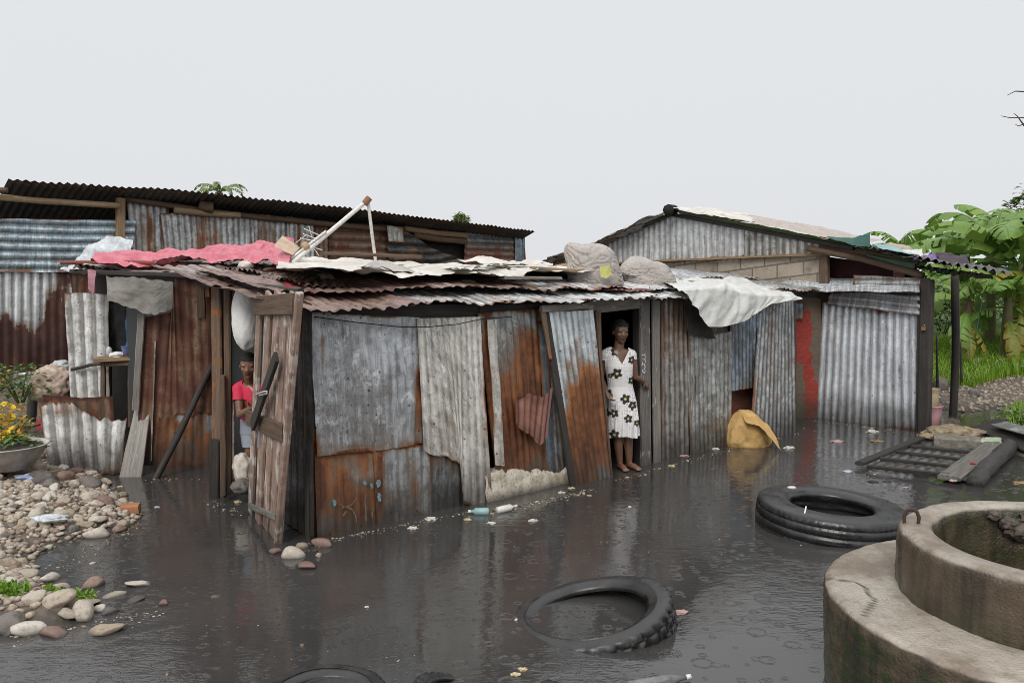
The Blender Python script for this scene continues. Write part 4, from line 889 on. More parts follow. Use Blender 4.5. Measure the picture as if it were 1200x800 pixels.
# TV aerial: two poles meeting at the top
an = thing('tv_aerial', 'old television aerial on two white poles meeting in a peak above the roof', 'aerial', D(340, 310, 8.3))
M['whitemetal'] = plain('white_painted_pipe', (.72, .70, .66), .4, .2, .25, 30)
tip = D(429, 236, 8.9)
pole('mast', an, [D(339, 311, 8.2), D(385, 273, 8.55), tip], .024, M['whitemetal'], 8, .03)
pole('mast', an, [D(431, 233, 8.9), D(436, 275, 8.95), D(441, 312, 9.0)], .017, M['whitemetal'], 8, .05)
pole('mast_clamp', an, [D(427, 239, 8.88), D(433, 232, 8.9)], .034, plain('rusty_clamp', (.25, .12, .06), .7), 8)
pole('boom', an, [D(341, 303, 8.25), D(382, 271, 8.5)], .014, M['whitemetal'], 6)
for a, b in (((355, 274), (374, 281)), ((356, 268), (375, 276)), ((362, 265), (366, 280)), ((360, 288), (378, 293)), ((367, 290), (374, 300)), ((358, 276), (346, 285)), ((370, 283), (352, 279))):
    pole('aerial_rod', an, [D(*a, 8.4), D(*b, 8.45)], .005, M['whitemetal'], 5, 0)
pole('mast_clamp', an, [D(355, 290, 8.33), D(360, 287, 8.36)], .04, plain('tan_clamp', (.42, .28, .16), .7), 8)
# things on the block house roof
cloth('roof_tarp', [P3g.at(787, 240, .1) + E1 * .9, P3g.at(835, 247, .1) + E1 * 1.0, P3g.at(860, 256, .1) + E1 * .9], [P3g.at(786, 244, .28), P3g.at(830, 252, .28), P3g.at(880, 260, .28)], M['tarpwhite'], 'pale tarp folded over the ridge of the block house', 'tarp', dent=.02, wrinkle=.01, ridge=.01)
cloth('roof_tarp', [P3g.at(830, 247, .1) + E1 * .9, P3g.at(920, 263, .1) + E1 * 1.0, P3g.at(1000, 280, .1) + E1 * .9], [P3g.at(830, 253, .27), P3g.at(900, 265, .27), P3g.at(1000, 286, .27)], fabric('faded_sheeting', (.46, .40, .35), (.36, .31, .27), stain=(.15, .11, .09), samt=.7), 'brownish sheeting lying down the right slope of the block house roof', 'tarp', dent=.02, wrinkle=.01, ridge=.01)
cloth('green_tarp', [P3g.at(968, 279, .2), P3g.at(1000, 281, .2), P3g.at(1019, 275, .2)], [P3g.at(972, 281, .31), P3g.at(1000, 288, .31), P3g.at(1019, 291, .31)], M['greentarp'], 'dark green tarp with a raised corner on the block house roof', 'tarp', dent=.02, wrinkle=.01)
cloth('plastic_scrap', [P3g.at(1018, 287, .2) + E1 * .3, P3g.at(1062, 297, .2) + E1 * .3], [P3g.at(1018, 289, .42), P3g.at(1070, 300, .42)], fabric('teal_plastic', (.25, .42, .42), (.2, .33, .34)), 'pale teal plastic sheet along the porch roof', 'plastic', dent=.03)
sack('sack', 1052, 287, 303, 34, 11.5, fabric('beige_sack', (.50, .42, .34), (.40, .33, .27)), 'beige sack on the porch roof beside the purple cloth', 41)
cloth('white_cloth', [D(1045, 296, 11.3), D(1080, 292, 11.3)], [D(1052, 303, 10.9), D(1082, 302, 10.8)], M['tarpclean'], 'white cloth bundled on the porch roof left of the purple cloth', 'cloth', dent=.06, wrinkle=.05)
cloth('purple_cloth', [D(1068, 299, 11.2), D(1100, 298, 11.2)], [D(1070, 306, 10.8), D(1104, 307, 10.7)], M['purple'], 'purple cloth drying on the porch roof', 'cloth', dent=.05, wrinkle=.05, res=.02)
cloth('dark_rag', [D(1096, 296, 11.2), D(1130, 303, 11.0)], [D(1100, 309, 10.7), D(1138, 315, 10.6)], plain('dark_rag_cloth', (.07, .055, .07), .9), 'dark ragged sheeting at the low end of the porch roof', 'sheeting', dent=.05, wrinkle=.05)
# =================================================================== LEFT YARD
# low scrap sheet leaning at the water's edge
PS = Plane(G(52, 553), G(146, 551))
cs = thing('scrap_fence', 'torn ribbed sheet, white below and rust brown along the top, leaning at the water edge', 'scrap sheet', G(100, 553))
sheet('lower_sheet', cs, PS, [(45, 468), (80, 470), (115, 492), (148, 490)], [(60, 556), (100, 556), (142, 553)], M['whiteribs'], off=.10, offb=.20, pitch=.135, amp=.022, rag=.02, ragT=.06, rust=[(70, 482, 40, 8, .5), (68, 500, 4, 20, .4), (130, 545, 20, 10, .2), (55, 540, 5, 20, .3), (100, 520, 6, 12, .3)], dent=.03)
sheet('upper_sheet', cs, PS, [(50, 462), (95, 466), (132, 464)], [(54, 490), (100, 494), (133, 500)], M['brown'], off=.08, offb=.06, pitch=.125, amp=.016, rag=.03)
# tall bright sheet standing behind it
PT = Plane(D(76, 465, 10.0), D(127, 465, 9.9))
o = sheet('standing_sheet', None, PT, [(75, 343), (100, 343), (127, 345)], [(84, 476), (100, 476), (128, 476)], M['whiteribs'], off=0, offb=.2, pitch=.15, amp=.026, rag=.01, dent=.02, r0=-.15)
recentre(tag(o, 'tall pale ribbed sheet standing upright left of the dark recess', 'metal sheet'))
log('pole', D(84, 433, 9.75), D(140, 424, 9.6), .02, M['wdark'], 'thin dark stick tied across the tall pale sheet', 'stick')
# dark recess with a wooden table
tb = thing('wooden_table', 'small rough wooden table in the dark recess carrying a blue bowl', 'table', D(135, 500, 9.7))
board('tabletop', tb, D(113, 421, 9.5), D(157, 419, 9.6), .34, .04, M['wtan'], (0, 0, 1))
for x, yb, Y in ((121, 500, 9.45), (153, 500, 9.5), (128, 490, 9.8), (158, 490, 9.85)): board('leg', tb, D(x, yb, Y), D(x, 423, Y), .05, .05, M['wbrown'])
board('apron', tb, D(118, 427, 9.44), D(156, 425, 9.46), .05, .02, M['wbrown'])
V, f = ico(2)
def bowl_mesh(name, c, r, h, seg=28, thick=.006, foot=.55):
    prof = [(0, .01), (foot, 0), (foot + .12, .05), (.9, .62), (1.0, .97), (1.06, 1.0), (1.06, 1.03), (.98, 1.03), (.86, .64), (.55, .12), (0, .08)]
    V = []; f = []
    for (q, z) in prof:
        for j in range(seg): a = 2 * PI * j / seg; V.append((c[0] + r * q * math.cos(a), c[1] + r * q * math.sin(a), c[2] + h * z))
    return mesh_np(name, np.array(V), grid_faces(len(prof), seg, True), np.array(V)[:, :2])
c = D(150, 416, 9.55); solo('bowl', bowl_mesh('bowl', c, .07, .10), plain('blue_enamel', (.16, .20, .42), .3), 'small blue bowl tilted on the rough wooden table', 'bowl')
c = D(137, 416, 9.55); solo('cloth_bundle', lump_mesh('cloth_bundle', c, (.08, .06, .04), 4, 4, ridge=.05), M['whitesack'], 'white crumpled cloth on the wooden table beside the blue bowl', 'cloth')
c = D(128, 412, 9.6); solo('jar', lump_mesh('jar', c, (.035, .035, .06), 5, 3, .05), M['film'], 'clear plastic jar at the left end of the wooden table', 'jar')
cloth('blue_cloth', [D(146, 362, 9.9), D(158, 364, 9.8)], [D(148, 415, 9.8), D(160, 418, 9.7)], fabric('blue_cloth', (.05, .12, .22), (.03, .07, .14)), 'dark blue cloth hanging in the recess behind the table', 'cloth', wrinkle=.03)
cloth('orange_cloth', [D(154, 364, 9.7), D(162, 366, 9.65)], [D(156, 404, 9.6), D(163, 404, 9.6)], fabric('orange_cloth', (.5, .25, .06), (.45, .4, .32)), 'narrow orange and cream cloth hanging beside the grey canvas', 'cloth', wrinkle=.02, res=.012)
cloth('dark_cloth', [D(126, 352, 10.0), D(150, 356, 9.9)], [D(128, 420, 10.0), D(152, 424, 9.9)], plain('black_cloth', (.02, .022, .025), .9), 'black cloth hanging in the recess left of the blue cloth', 'cloth', wrinkle=.04)
cloth('grey_canvas', [P5.at(124, 324, .25), P5.at(160, 326, .3), P5.at(203, 330, .25)], [P5.at(126, 352, .2), P5.at(150, 360, .25), P5.at(170, 368, .25), P5.at(185, 369, .25), P5.at(202, 362, .2)], M['greycloth'], 'stained grey canvas hanging under the left eave over the rusty wall', 'canvas', dent=.05, wrinkle=.015)
cloth('clear_sheeting', [D(92, 300, 10.4), D(105, 285, 10.5), D(140, 279, 10.5), D(157, 282, 10.4)], [D(74, 322, 10.2), D(100, 326, 10.2), D(128, 322, 10.2), D(157, 312, 10.2)], M['film'], 'crumpled clear plastic sheeting heaped at the left end of the roof', 'plastic sheeting', dent=.10, wrinkle=.08, ridge=.06)
cloth('pink_rag', [D(104, 316, 8.9), D(114, 317, 8.9)], [D(105, 340, 8.9), D(112, 342, 8.9)], fabric('pale_pink_rag', (.45, .22, .26), (.35, .16, .20)), 'faded pink rag hanging below the left end of the eave', 'rag', wrinkle=.02, res=.012)
# leaning planks and pole
def plk(a, b, w_, mat, label, nrm=(0, -1, 0), name='leaning_plank', cat='plank', t=.03, **k):
    BS[0] += 1; return solo(name, board_mesh(name, a, b, w_, t, nrm, seed=BS[0], **k), mat, label, cat, smooth=False)
plk(G(152, 566, -.06), D(174, 442, 8.85), .23, M['wlight'], 'broad grey weathered plank leaning beside the torn ribbed sheet', w2=.13)
plk(D(170, 450, 9.1), D(182, 560, 8.9), .12, M['wlight'], 'short grey plank standing against the rusty wall behind the broad one', w2=.14)
log('leaning_pole', G(179, 567, -.05), D(248, 428, 8.85), .035, M['wdark'], 'long blackened pole leaning against the rusty wall', 'pole', r2=.03, bend=-.03)
# bundles beside the sheets
c = D(61, 452, 10.0); solo('rubbish_bundle', lump_mesh('rubbish_bundle', c, (.24, .22, .26), 8, 5, .2, ridge=.08), fabric('patchy_bundle', (.60, .50, .40), (.34, .24, .20), stain=(.42, .16, .04), samt=.8, scale=5), 'lumpy bundle of pale and orange wrappings behind the torn ribbed sheet', 'bundle')
c = D(72, 428, 10.1); solo('plastic_bag', lump_mesh('plastic_bag', c, (.12, .1, .07), 9, 4, .2, ridge=.1), M['film'], 'shiny grey plastic bag on top of the pale lumpy bundle', 'bag')
log('post', D(36, 500, 10.6), D(41, 440, 10.6), .06, M['wdark'], 'short dark leaning post left of the lumpy bundle', 'post')
c = D(32, 446, 11.3); solo('pail', bowl_mesh('pail', c, .10, .1), M['bright'], 'small shiny metal pot on the ground by the rusty white wall', 'pot')
# enamel basin with seedlings
bc = D(8, 549, 7.75); bz = bc[2]
bas = solo('enamel_basin', bowl_mesh('enamel_basin', (bc[0], bc[1], bz), .345, .22, 48, foot=.5), plain('worn_enamel', (.62, .61, .58), .35, .1, .35, 5, c2=(.30, .26, .22)), 'wide worn white enamel basin full of soil and seedlings', 'basin')
V = []; f = []
Vd, fd = ico(3); Vd = Vd.copy(); Vd[:, 2] *= .12; Vd += (.06 * nz3(Vd, 5, 2))[:, None] * np.array([0, 0, 1.])
sb = link('soil', mesh_np('soil', Vd * .33 + np.array([bc[0], bc[1], bz + .19]), fd), plain('potting_soil', (.035, .025, .018), .95, scale=30, bump=.8), bas)
RND = random.Random(5)
def leaf_cluster(name, pts, size, mat, parent=None, up=.4, seed=1, asp=2.0):
    """many small pointed leaves at pts"""
    r = random.Random(seed); V = []; f = []; uv = []
    for p in pts:
        a = r.uniform(0, 2 * PI); el = r.uniform(-.3, 1.0) * up * 2; d = np.array([math.cos(a) * math.cos(el), math.sin(a) * math.cos(el), math.sin(el)])
        s_ = np.cross(d, [0, 0, 1.0]); s_ /= np.linalg.norm(s_) + 1e-6; L = size * r.uniform(.6, 1.35); wd = L / asp * .5; n = np.cross(s_, d)
        k = len(V); p = np.asarray(p); q = r.random()
        for (x, y, z) in ((0, 0, 0), (.35, 1, .06), (.7, .75, .02), (1, 0, -.14), (.7, -.75, .02), (.35, -1, .06), (.45, 0, -.03)):
            V.append(p + d * (L * x) + s_ * (wd * y) + n * (z * L)); uv.append((q, x))
        f += [(k, k + 6, k + 1), (k + 1, k + 6, k + 2), (k + 2, k + 6, k + 3), (k + 3, k + 6, k + 4), (k + 4, k + 6, k + 5), (k + 5, k + 6, k)]
    return link(name, mesh_np(name, np.array(V), f, np.array(uv)), mat, parent)
def leafmat(name, stops, rough=.42, tr=.25):
    m = NB(name); u = m.sep(m.uv(), 0); n_ = m.noise(m.pos(), 3.5, 4, .6)
    col = m.ramp(m.math('ADD', m.math('MULTIPLY', u, .6), m.math('MULTIPLY', n_, .4)), stops)
    m.set(Base_Color=col, Roughness=rough)
    t = m.n('ShaderNodeBsdfTranslucent'); m.put(t.inputs[0], m.mix(.5, col, (.16, .24, .02))); mx = m.n('ShaderNodeMixShader'); mx.inputs[0].default_value = tr
    m.nt.links.new(m.b.outputs[0], mx.inputs[1]); m.nt.links.new(t.outputs[0], mx.inputs[2]); m.nt.links.new(mx.outputs[0], m.out.inputs['Surface']); return m.m
M['leaf'] = leafmat('green_leaf', [(.2, (.025, .07, .012)), (.5, (.06, .14, .02)), (.8, (.12, .21, .035))])
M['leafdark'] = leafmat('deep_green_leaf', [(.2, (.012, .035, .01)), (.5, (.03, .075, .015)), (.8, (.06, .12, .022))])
M['leafyel'] = leafmat('yellow_leaf', [(.2, (.55, .32, .01)), (.5, (.75, .55, .02)), (.8, (.75, .28, .01))])
M['leafbright'] = leafmat('lime_leaf', [(.2, (.07, .16, .015)), (.5, (.13, .27, .025)), (.8, (.24, .36, .04))])
M['stem'] = plain('green_stem', (.10, .13, .04), .7)
pts = [(bc[0] + RND.gauss(0, .14), bc[1] + RND.gauss(0, .12), bz + .19 + RND.uniform(0, .09)) for _ in range(150)]
sd_o = leaf_cluster('seedling_leaves', pts, .06, M['leaf'], None, seed=3)
recentre(tag(sd_o, 'low green seedlings growing out of the enamel basin', 'seedlings'))
def bush(name, label, cat, c, r, n_, size, mats, seed, stems=6, group=None):
    rr = random.Random(seed); t = thing(name, label, cat, c, group)
    c = np.array(c); 
    for s_ in range(stems):
        a = rr.uniform(0, 2 * PI); tip = c + np.array([math.cos(a) * r[0] * .7, math.sin(a) * r[1] * .7, r[2] * rr.uniform(1.0, 1.7)])
        pole('stem', t, [c + np.array([math.cos(a) * .03, math.sin(a) * .03, -.02]), (c + tip) / 2 + np.array([0, 0, .05]), tip], [.012, .008, .004], M['stem'], 5, .1, 4)
    for i, (mt, share, lo, hi, nm) in enumerate(mats):
        pts = []
        for _ in range(int(n_ * share)):
            while True:
                q = np.array([rr.uniform(-1, 1), rr.uniform(-1, 1), rr.uniform(-1, 1)])
                if q @ q < 1 and rr.random() < .35 + .65 * (q @ q) and lo <= (q[2] + 1) / 2 <= hi: break
            if mnoise.noise(Vector(q * 2.3 + seed)) < -.22: continue
            pts.append(c + q * np.array(r) + np.array([0, 0, r[2]]))
        leaf_cluster(nm, pts, size, mt, t, seed=seed + i)
    return t
bush('flowering_shrub', 'leafy shrub topped with yellow and orange flowers behind the basin', 'shrub', D(3, 540, 8.3), (.28, .25, .30), 420, .08, [(M['leaf'], .55, 0, .7, 'foliage'), (M['leafyel'], .5, .45, 1, 'blossom')], 7)
bush('yellow_croton', 'small yellow leaved plant at the right edge of the basin', 'plant', D(14, 524, 7.95), (.10, .10, .10), 90, .075, [(M['leafyel'], .6, .2, 1, 'blossom'), (M['leaf'], .4, 0, .6, 'foliage')], 9, 4)
bush('shrub', 'green weedy shrub in the yard below the rusty white wall', 'shrub', D(24, 470, 9.7), (.4, .3, .22), 300, .08, [(M['leafbright'], .5, 0, 1, 'foliage'), (M['leafdark'], .5, 0, 1, 'foliage')], 13)
bush('shrub', 'low green shrub at the left picture edge behind the flowers', 'shrub', D(-15, 480, 9.3), (.35, .3, .26), 260, .08, [(M['leafyel'], .25, .5, 1, 'blossom'), (M['leaf'], .6, 0, 1, 'foliage')], 15)
log('stick', D(22, 508, 8.2), D(46, 497, 8.6), .015, M['wtan'], 'thin tan stick lying beside the basin', 'stick')
cloth('red_scrap', [D(44, 493, 8.8), D(49, 493, 8.8)], [D(45, 505, 8.75), D(50, 504, 8.75)], M['redrag'], 'small red scrap caught behind the torn ribbed sheet', 'scrap', res=.012)
# white sack hanging in the child's doorway
c = Q(289, 372, -.02); solo('hanging_sack', lump_mesh('hanging_sack', c, (.125, .12, .29), 31, 5, .12, 1.2, .03, 3, ridge=.015), M['whitesack'], 'full white sack hanging in the doorway above the child', 'sack')
log('string', c + np.array([0, 0, .26]), Q(290, 332, -.02), .008, M['chalk'], 'cord holding up the white sack in the doorway', 'cord')
cr_ = Q(287, 545, -.10)
solo('stone_block', lump_mesh('stone_block', Q(285, 548, -.05), (.09, .09, .14), 6, 4, .2, 2), M['pales'], 'pale rough block standing in the doorway below the child', 'block')
solo('stone_block', lump_mesh('stone_block', Q(283, 570, .0), (.09, .08, .07), 8, 4, .2, 2), M['darks'], 'low mossy dark block at the sill of the plank door', 'block')

# =================================================================== STONES OF THE BANK
def stone_base(i, sub=3):
    r = random.Random(i); me = lump_mesh('stone', (0, 0, 0), (1, 1, 1), i * 3 + 1, sub, .22, 1.25, .05, 3.2)
    n = len(me.vertices); a = np.empty(n * 3); me.vertices.foreach_get('co', a); a = a.reshape(-1, 3)
    for _ in range(11):                                   # worn flats, as on broken river stone
        q = np.array([r.gauss(0, 1), r.gauss(0, 1), r.gauss(0, 1)]); q /= np.linalg.norm(q); d = a @ q; a = a - q * (np.maximum(0, d - r.uniform(.58, .86)) * .9)[:, None]
    a = a * np.array([1.1, r.uniform(.68, 1.0), r.uniform(.5, .8)]); me.vertices.foreach_set('co', a.ravel()); me.update(); return me
bases = [stone_base(i) for i in range(9)]
small = [stone_base(i + 20, 2) for i in range(8)]
def set_mat(me, mt): me = me.copy(); me.materials.append(mt); me.polygons.foreach_set('use_smooth', [True] * len(me.polygons)); return me
BM = {k: [set_mat(b, M[k]) for b in bases] for k in ('stone', 'reds', 'darks', 'pales')}
SM = {k: [set_mat(b, M[k]) for b in small] for k in ('stone', 'reds', 'darks', 'pales')}
SR = random.Random(77)
def put_stone(x, y, z, r, kind, label, group, lib=BM, tilt=.25, flat=1.0):
    o = bpy.data.objects.new('stone', SR.choice(lib[kind])); COL.objects.link(o)
    o.location = (x, y, z); o.rotation_euler = (SR.uniform(-tilt, tilt), SR.uniform(-tilt, tilt), SR.uniform(0, 6.28)); o.scale = (r, r, r * flat)
    o['label'] = label; o['category'] = 'stone'
    if group: o['group'] = group
    return o
SPIT = [  # px, py, half width px, kind, label
    (13, 683, 13, 'pales', 'round pale stone at the left edge above the mossy patch'), (13, 661, 11, 'stone', 'tan stone at the left edge below the pebble heap'),
    (30, 673, 12, 'stone', 'oval tan stone just right of the leftmost pale one'), (57, 678, 13, 'pales', 'clean rounded pale stone at the top of the rocky spit'),
    (68, 690, 13, 'stone', 'greyish round stone resting against the moss'), (41, 702, 17, 'pales', 'large speckled pale stone in the moss'),
    (109, 684, 13, 'reds', 'dark reddish stone standing alone in the water right of the moss'), (68, 706, 17, 'stone', 'tall tan stone in the middle of the spit'),
    (80, 713, 12, 'stone', 'grey tan stone leaning on the tall middle one'), (36, 723, 18, 'pales', 'craggy whitish stone at the front left of the spit'),
    (12, 718, 22, 'darks', 'big dark grey stone at the lower left edge'), (64, 727, 17, 'reds', 'flat brownish stone at the front of the spit'),
    (98, 716, 17, 'stone', 'broad upright tan stone at the right end of the spit'), (121, 737, 22, 'stone', 'wide flat tan stone in the water nearest the camera'),
    (135, 695, 12, 'stone', 'flat tan stone right of the reddish stone'), (164, 683, 15, 'pales', 'thin flat whitish stone farthest right in the water'),
    (101, 704, 14, 'stone', 'flat cream stone in front of the moss strip'), (67, 739, 9, 'stone', 'small tan stone half sunk at the front of the spit'),
    (157, 701, 11, 'darks', 'dull sunken stone below the thin whitish one'), (192, 706, 7, 'reds', 'small pinkish stone alone right of the spit'),
    (20, 735, 14, 'darks', 'dark wet stone at the front left waterline'), (116, 712, 9, 'pales', 'small white stone right of the cream stone'), (128, 715, 10, 'darks', 'dull brown stone near the waterline right of the spit'),
    (343, 650, 14, 'pales', 'whitish stone in the water before the plank door'), (360, 662, 14, 'reds', 'flat pinkish stone in front of the whitish one by the shack corner'),
    (322, 646, 7, 'reds', 'small pink stone left of the whitish one by the plank door'), (379, 637, 12, 'reds', 'pinkish stone touching the shack corner'),
    (373, 650, 6, 'stone', 'small tan stone right of the whitish one by the corner'), (353, 640, 7, 'stone', 'small yellowish stone behind the whitish one by the corner'), (254, 697, 6, 'reds', 'sunken pink stone alone in the open water'),
    (52, 566, 16, 'darks', 'dark stone below the basin on the pebble heap'), (44, 552, 13, 'stone', 'tan stone beside the basin rim'), (76, 562, 13, 'reds', 'reddish stone at the top of the pebble heap'), (105, 568, 15, 'darks', 'dark brown stone under the torn ribbed sheet'),
    (103, 550, 14, 'reds', 'rust red flat stone at the foot of the torn ribbed sheet'), (124, 590, 12, 'reds', 'dark reddish stone near the water at the right of the heap'), (112, 612, 13, 'pales', 'cream stone near the tip of the pebble heap'), (140, 617, 9, 'reds', 'dark red stone just below the brick at the tip')]
for (px, py, hw, kd, lab) in SPIT:
    g0 = G(px, py); zg = max(float(ground_z(g0[0], g0[1])), -.01)
    q = G(px, py, zg + .02); zg = max(float(ground_z(q[0], q[1])), -.005); r = hw / F * q[1] * 1.12
    flat = .45 if ('flat' in lab or 'sunk' in lab) else (.75 if 'pale' in lab else .95)
    put_stone(q[0], q[1], zg + r * .2 * flat, r, kd, lab, None, flat=flat)
bq = G(154, 605); solo('brick', board_mesh('brick', (bq[0] - .08, bq[1], .06), (bq[0] + .06, bq[1] + .03, .06), .10, .09, (0, 0, 1)), plain('orange_brick', (.40, .18, .09), .85, scale=20), 'orange brick piece at the tip of the pebble heap', 'brick', smooth=False)
pile = []; tries = 0
def px_at(x, y, z): return proj(np.array([x, y, z]))
n_st = 0
while n_st < 255 and tries < 20000:
    tries += 1
    px = SR.uniform(-5, 160); py = SR.uniform(548, 672)
    q = G(px, py, .05)
    if seg_dist(np.array([q[0]]), np.array([q[1]]), LBANK)[0] < -.02: continue
    if py > 640 and px > 40: continue
    zg = float(ground_z(q[0], q[1])); r = abs(SR.gauss(0, .022)) + .024
    if px > 60: r *= 1.15
    if any((a - q[0]) ** 2 + (b_ - q[1]) ** 2 < ((rr + r) * .62) ** 2 for a, b_, rr in pile): continue
    pile.append((q[0], q[1], r)); n_st += 1
    kd = SR.choices(['stone', 'pales', 'reds', 'darks'], [.52, .30, .08, .10])[0]
    lab = {'stone': 'tan rounded pebble in the heap beside the basin', 'pales': 'pale cream pebble in the heap beside the basin', 'reds': 'reddish pebble in the heap beside the basin', 'darks': 'dark grey pebble in the heap beside the basin'}[kd]
    put_stone(q[0], q[1], zg + r * .25, r, kd, lab, {'stone': 'tan pebbles of the heap', 'pales': 'pale pebbles of the heap', 'reds': 'reddish pebbles of the heap', 'darks': 'dark pebbles of the heap'}[kd], SM if r < .05 else BM)
# fine gravel: nobody could count it
def gravel(name, test, n_, x0, x1, y0, y1, rmin, rmax, seed):
    r = random.Random(seed); Vb, fb = ico(1); V = []; f = []; at = []
    P = np.array([(r.uniform(x0, x1), r.uniform(y0, y1)) for _ in range(n_)]); d = test(P[:, 0], P[:, 1]); P = P[d > -.03]
    Z = ground_z(P[:, 0], P[:, 1])
    for (x, y), z in zip(P, Z):
        s_ = r.uniform(rmin, rmax) ** 1.0; k = len(V); a = r.uniform(0, 6.28); q = Vb * np.array([1, r.uniform(.6, 1), r.uniform(.4, .75)]) * s_
        q = q * (1 + .25 * np.array([vn(np.array(i * 1.7), np.array(k * .01), 3) - .5 for i in range(len(Vb))]))[:, None]
        V.extend(np.stack([x + q[:, 0] * math.cos(a) - q[:, 1] * math.sin(a), y + q[:, 0] * math.sin(a) + q[:, 1] * math.cos(a), z + q[:, 2] + s_ * .15], -1)); f += [(k + i, k + j, k + l) for i, j, l in fb]; at += [r.random()] * len(Vb)
    m = NB('gravel_' + str(seed)); c = m.ramp(m.attr('rnd'), [(.0, (.42, .34, .26)), (.3, (.28, .22, .16)), (.5, (.50, .45, .38)), (.7, (.22, .15, .12)), (.85, (.36, .30, .24))])
    b = m.noise(m.pos(), 40, 4, .6); c = m.mix(m.mr(b, .45, .7, 0, .5), c, (.1, .08, .06)); c = m.mix(m.mr(m.sep(m.pos(), 2), -.01, .03, .8, 0), c, (.04, .034, .028)); m.set(Base_Color=c, Roughness=.6)
    o = link(name, mesh_np(name, np.array(V), f, None, {'rnd': at}), m.m); o['kind'] = 'stuff'; return o
gravel('gravel', lambda x, y: seg_dist(x, y, LBANK), 8000, -6.2, -2.8, 4.6, 9.6, .012, .042, 1)
gravel('gravel', lambda x, y: seg_dist(x, y, RBANK) + 0 * x, 4200, 5.4, 11.5, 11.5, 16.2, .015, .045, 2)
mosspts = [];
for _ in range(700):
    px, py = SR.choice([(SR.uniform(0, 35), 697 + SR.gauss(0, 3)), (SR.uniform(52, 112), 694 + SR.gauss(0, 3.2)), (SR.uniform(0, 20), 703 + SR.gauss(0, 2))]); q = G(px, py, .04); mosspts.append((q[0], q[1], max(float(ground_z(q[0], q[1])), 0) + .015))
o = leaf_cluster('moss', mosspts, .035, M['leafbright'], None, up=.8, seed=4); o['kind'] = 'stuff'
for x, y, mt, lab, w_ in ((36, 557, 'film', 'crumpled blue and clear plastic wrapper on top of the pebble heap', .14), (59, 597, 'film', 'crumpled clear plastic film lying on the pebbles', .15)):
    q = G(x, y, .2); z = float(ground_z(q[0], q[1])) + .05
    solo('plastic_wrapper', lump_mesh('plastic_wrapper', (q[0], q[1], z), (w_, .07, .03), 3 + x, 4, .3, 2, .1, 5, ridge=.1), M[mt] if x > 50 else fabric('blue_film', (.45, .52, .70), (.30, .36, .55), rough=.2), lab, 'wrapper')
# =================================================================== WELL of stacked concrete rings
m = NB('wet_concrete'); p = m.pos(); b = m.noise(p, 2.2, 9, .66); b2 = m.noise(p, 16, 7, .7); b3 = m.noise(m.map(p, (7, 7, .8)), 1, 6, .6)
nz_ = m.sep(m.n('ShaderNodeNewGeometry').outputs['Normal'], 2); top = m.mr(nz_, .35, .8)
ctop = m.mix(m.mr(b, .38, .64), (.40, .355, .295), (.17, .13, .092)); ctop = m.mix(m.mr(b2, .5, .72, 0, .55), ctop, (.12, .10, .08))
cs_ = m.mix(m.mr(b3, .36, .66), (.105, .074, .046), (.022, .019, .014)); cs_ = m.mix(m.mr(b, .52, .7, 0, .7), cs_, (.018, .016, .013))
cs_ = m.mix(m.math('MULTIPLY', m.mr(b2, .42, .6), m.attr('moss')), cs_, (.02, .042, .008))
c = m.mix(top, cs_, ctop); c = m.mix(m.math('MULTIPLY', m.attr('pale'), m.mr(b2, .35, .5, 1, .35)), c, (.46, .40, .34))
c = m.mix(m.attr('crack'), c, (.03, .04, .018))
m.set(Base_Color=c, Roughness=m.mr(b, .4, .65, .2, .55)); m.bump(m.math('ADD', b2, m.math('ADD', m.noise(p, 80, 3, .6), m.math('MULTIPLY', m.attr('crack'), -2))), .6, .012); M['concrete'] = m.m
M['concrete_dark'] = plain('crumbled_concrete', (.12, .095, .075), .8, scale=14, bump=1.0, c2=(.04, .034, .028))
well = thing('concrete_well', 'round stained concrete well with a raised inner ring standing in the water', 'well', (2.535, 3.80, 0))
def lathe(name, parent, c, prof, mat, seg=160, moss=None, seed=0, cracks=()):
    V = []; mo = []; pa = []; ck = []
    pr = polyline(np.array(prof, float), np.linspace(0, 1, 90)) if len(prof) < 60 else np.array(prof)
    for k, (r, z) in enumerate(pr):
        for j in range(seg):
            a = 2 * PI * j / seg; wob = .022 * float(fbm(np.array(math.cos(a) * 3 + 9), np.array(math.sin(a) * 3 + z * 4), seed, 4)); chip = .012 * float(fbm(np.array(a * 14), np.array(k * .6), seed + 4, 3))
            x, y, zz = c[0] + (r + wob + chip) * math.cos(a), c[1] + (r + wob + chip) * math.sin(a), c[2] + z + wob * .6 + chip * .5
            V.append((x, y, zz)); mo.append(moss(a, z, r) if moss else 0)
            d = 9.0
            for cp in cracks: 
                for (ax, ay), (bx, by) in zip(cp[:-1], cp[1:]):
                    ex, ey = bx - ax, by - ay; t = max(0, min(1, ((x - ax) * ex + (y - ay) * ey) / (ex * ex + ey * ey))); d = min(d, math.hypot(x - ax - t * ex, y - ay - t * ey))
            ck.append(max(0, 1 - d / .012) if z > .3 else 0); pa.append(0)
    me = mesh_np(name, np.array(V), grid_faces(len(pr), seg, True), np.array(V)[:, :2], {'moss': mo, 'pale': pa, 'crack': ck}); return link(name, me, mat, parent)
R2, R1, RI = 1.03, .71, .55
crk = [tuple(G(x, y, .52)[:2]) for x, y in ((968, 676), (985, 680), (1003, 683), (1015, 690), (1018, 698), (1026, 704), (1018, 714), (1012, 722))]
lathe('base_ring', well, (2.535, 3.80, -.15), [(R2 - .02, 0), (R2, .3), (R2 + .01, .62), (R2 + .005, .655), (R2 - .02, .672), (R2 - .08, .674), (R1 - .05, .685), (R1 - .12, .685)], M['concrete'], 240, lambda a, z, r: .75 if z < .62 and r > .9 else .15, 3, [crk])
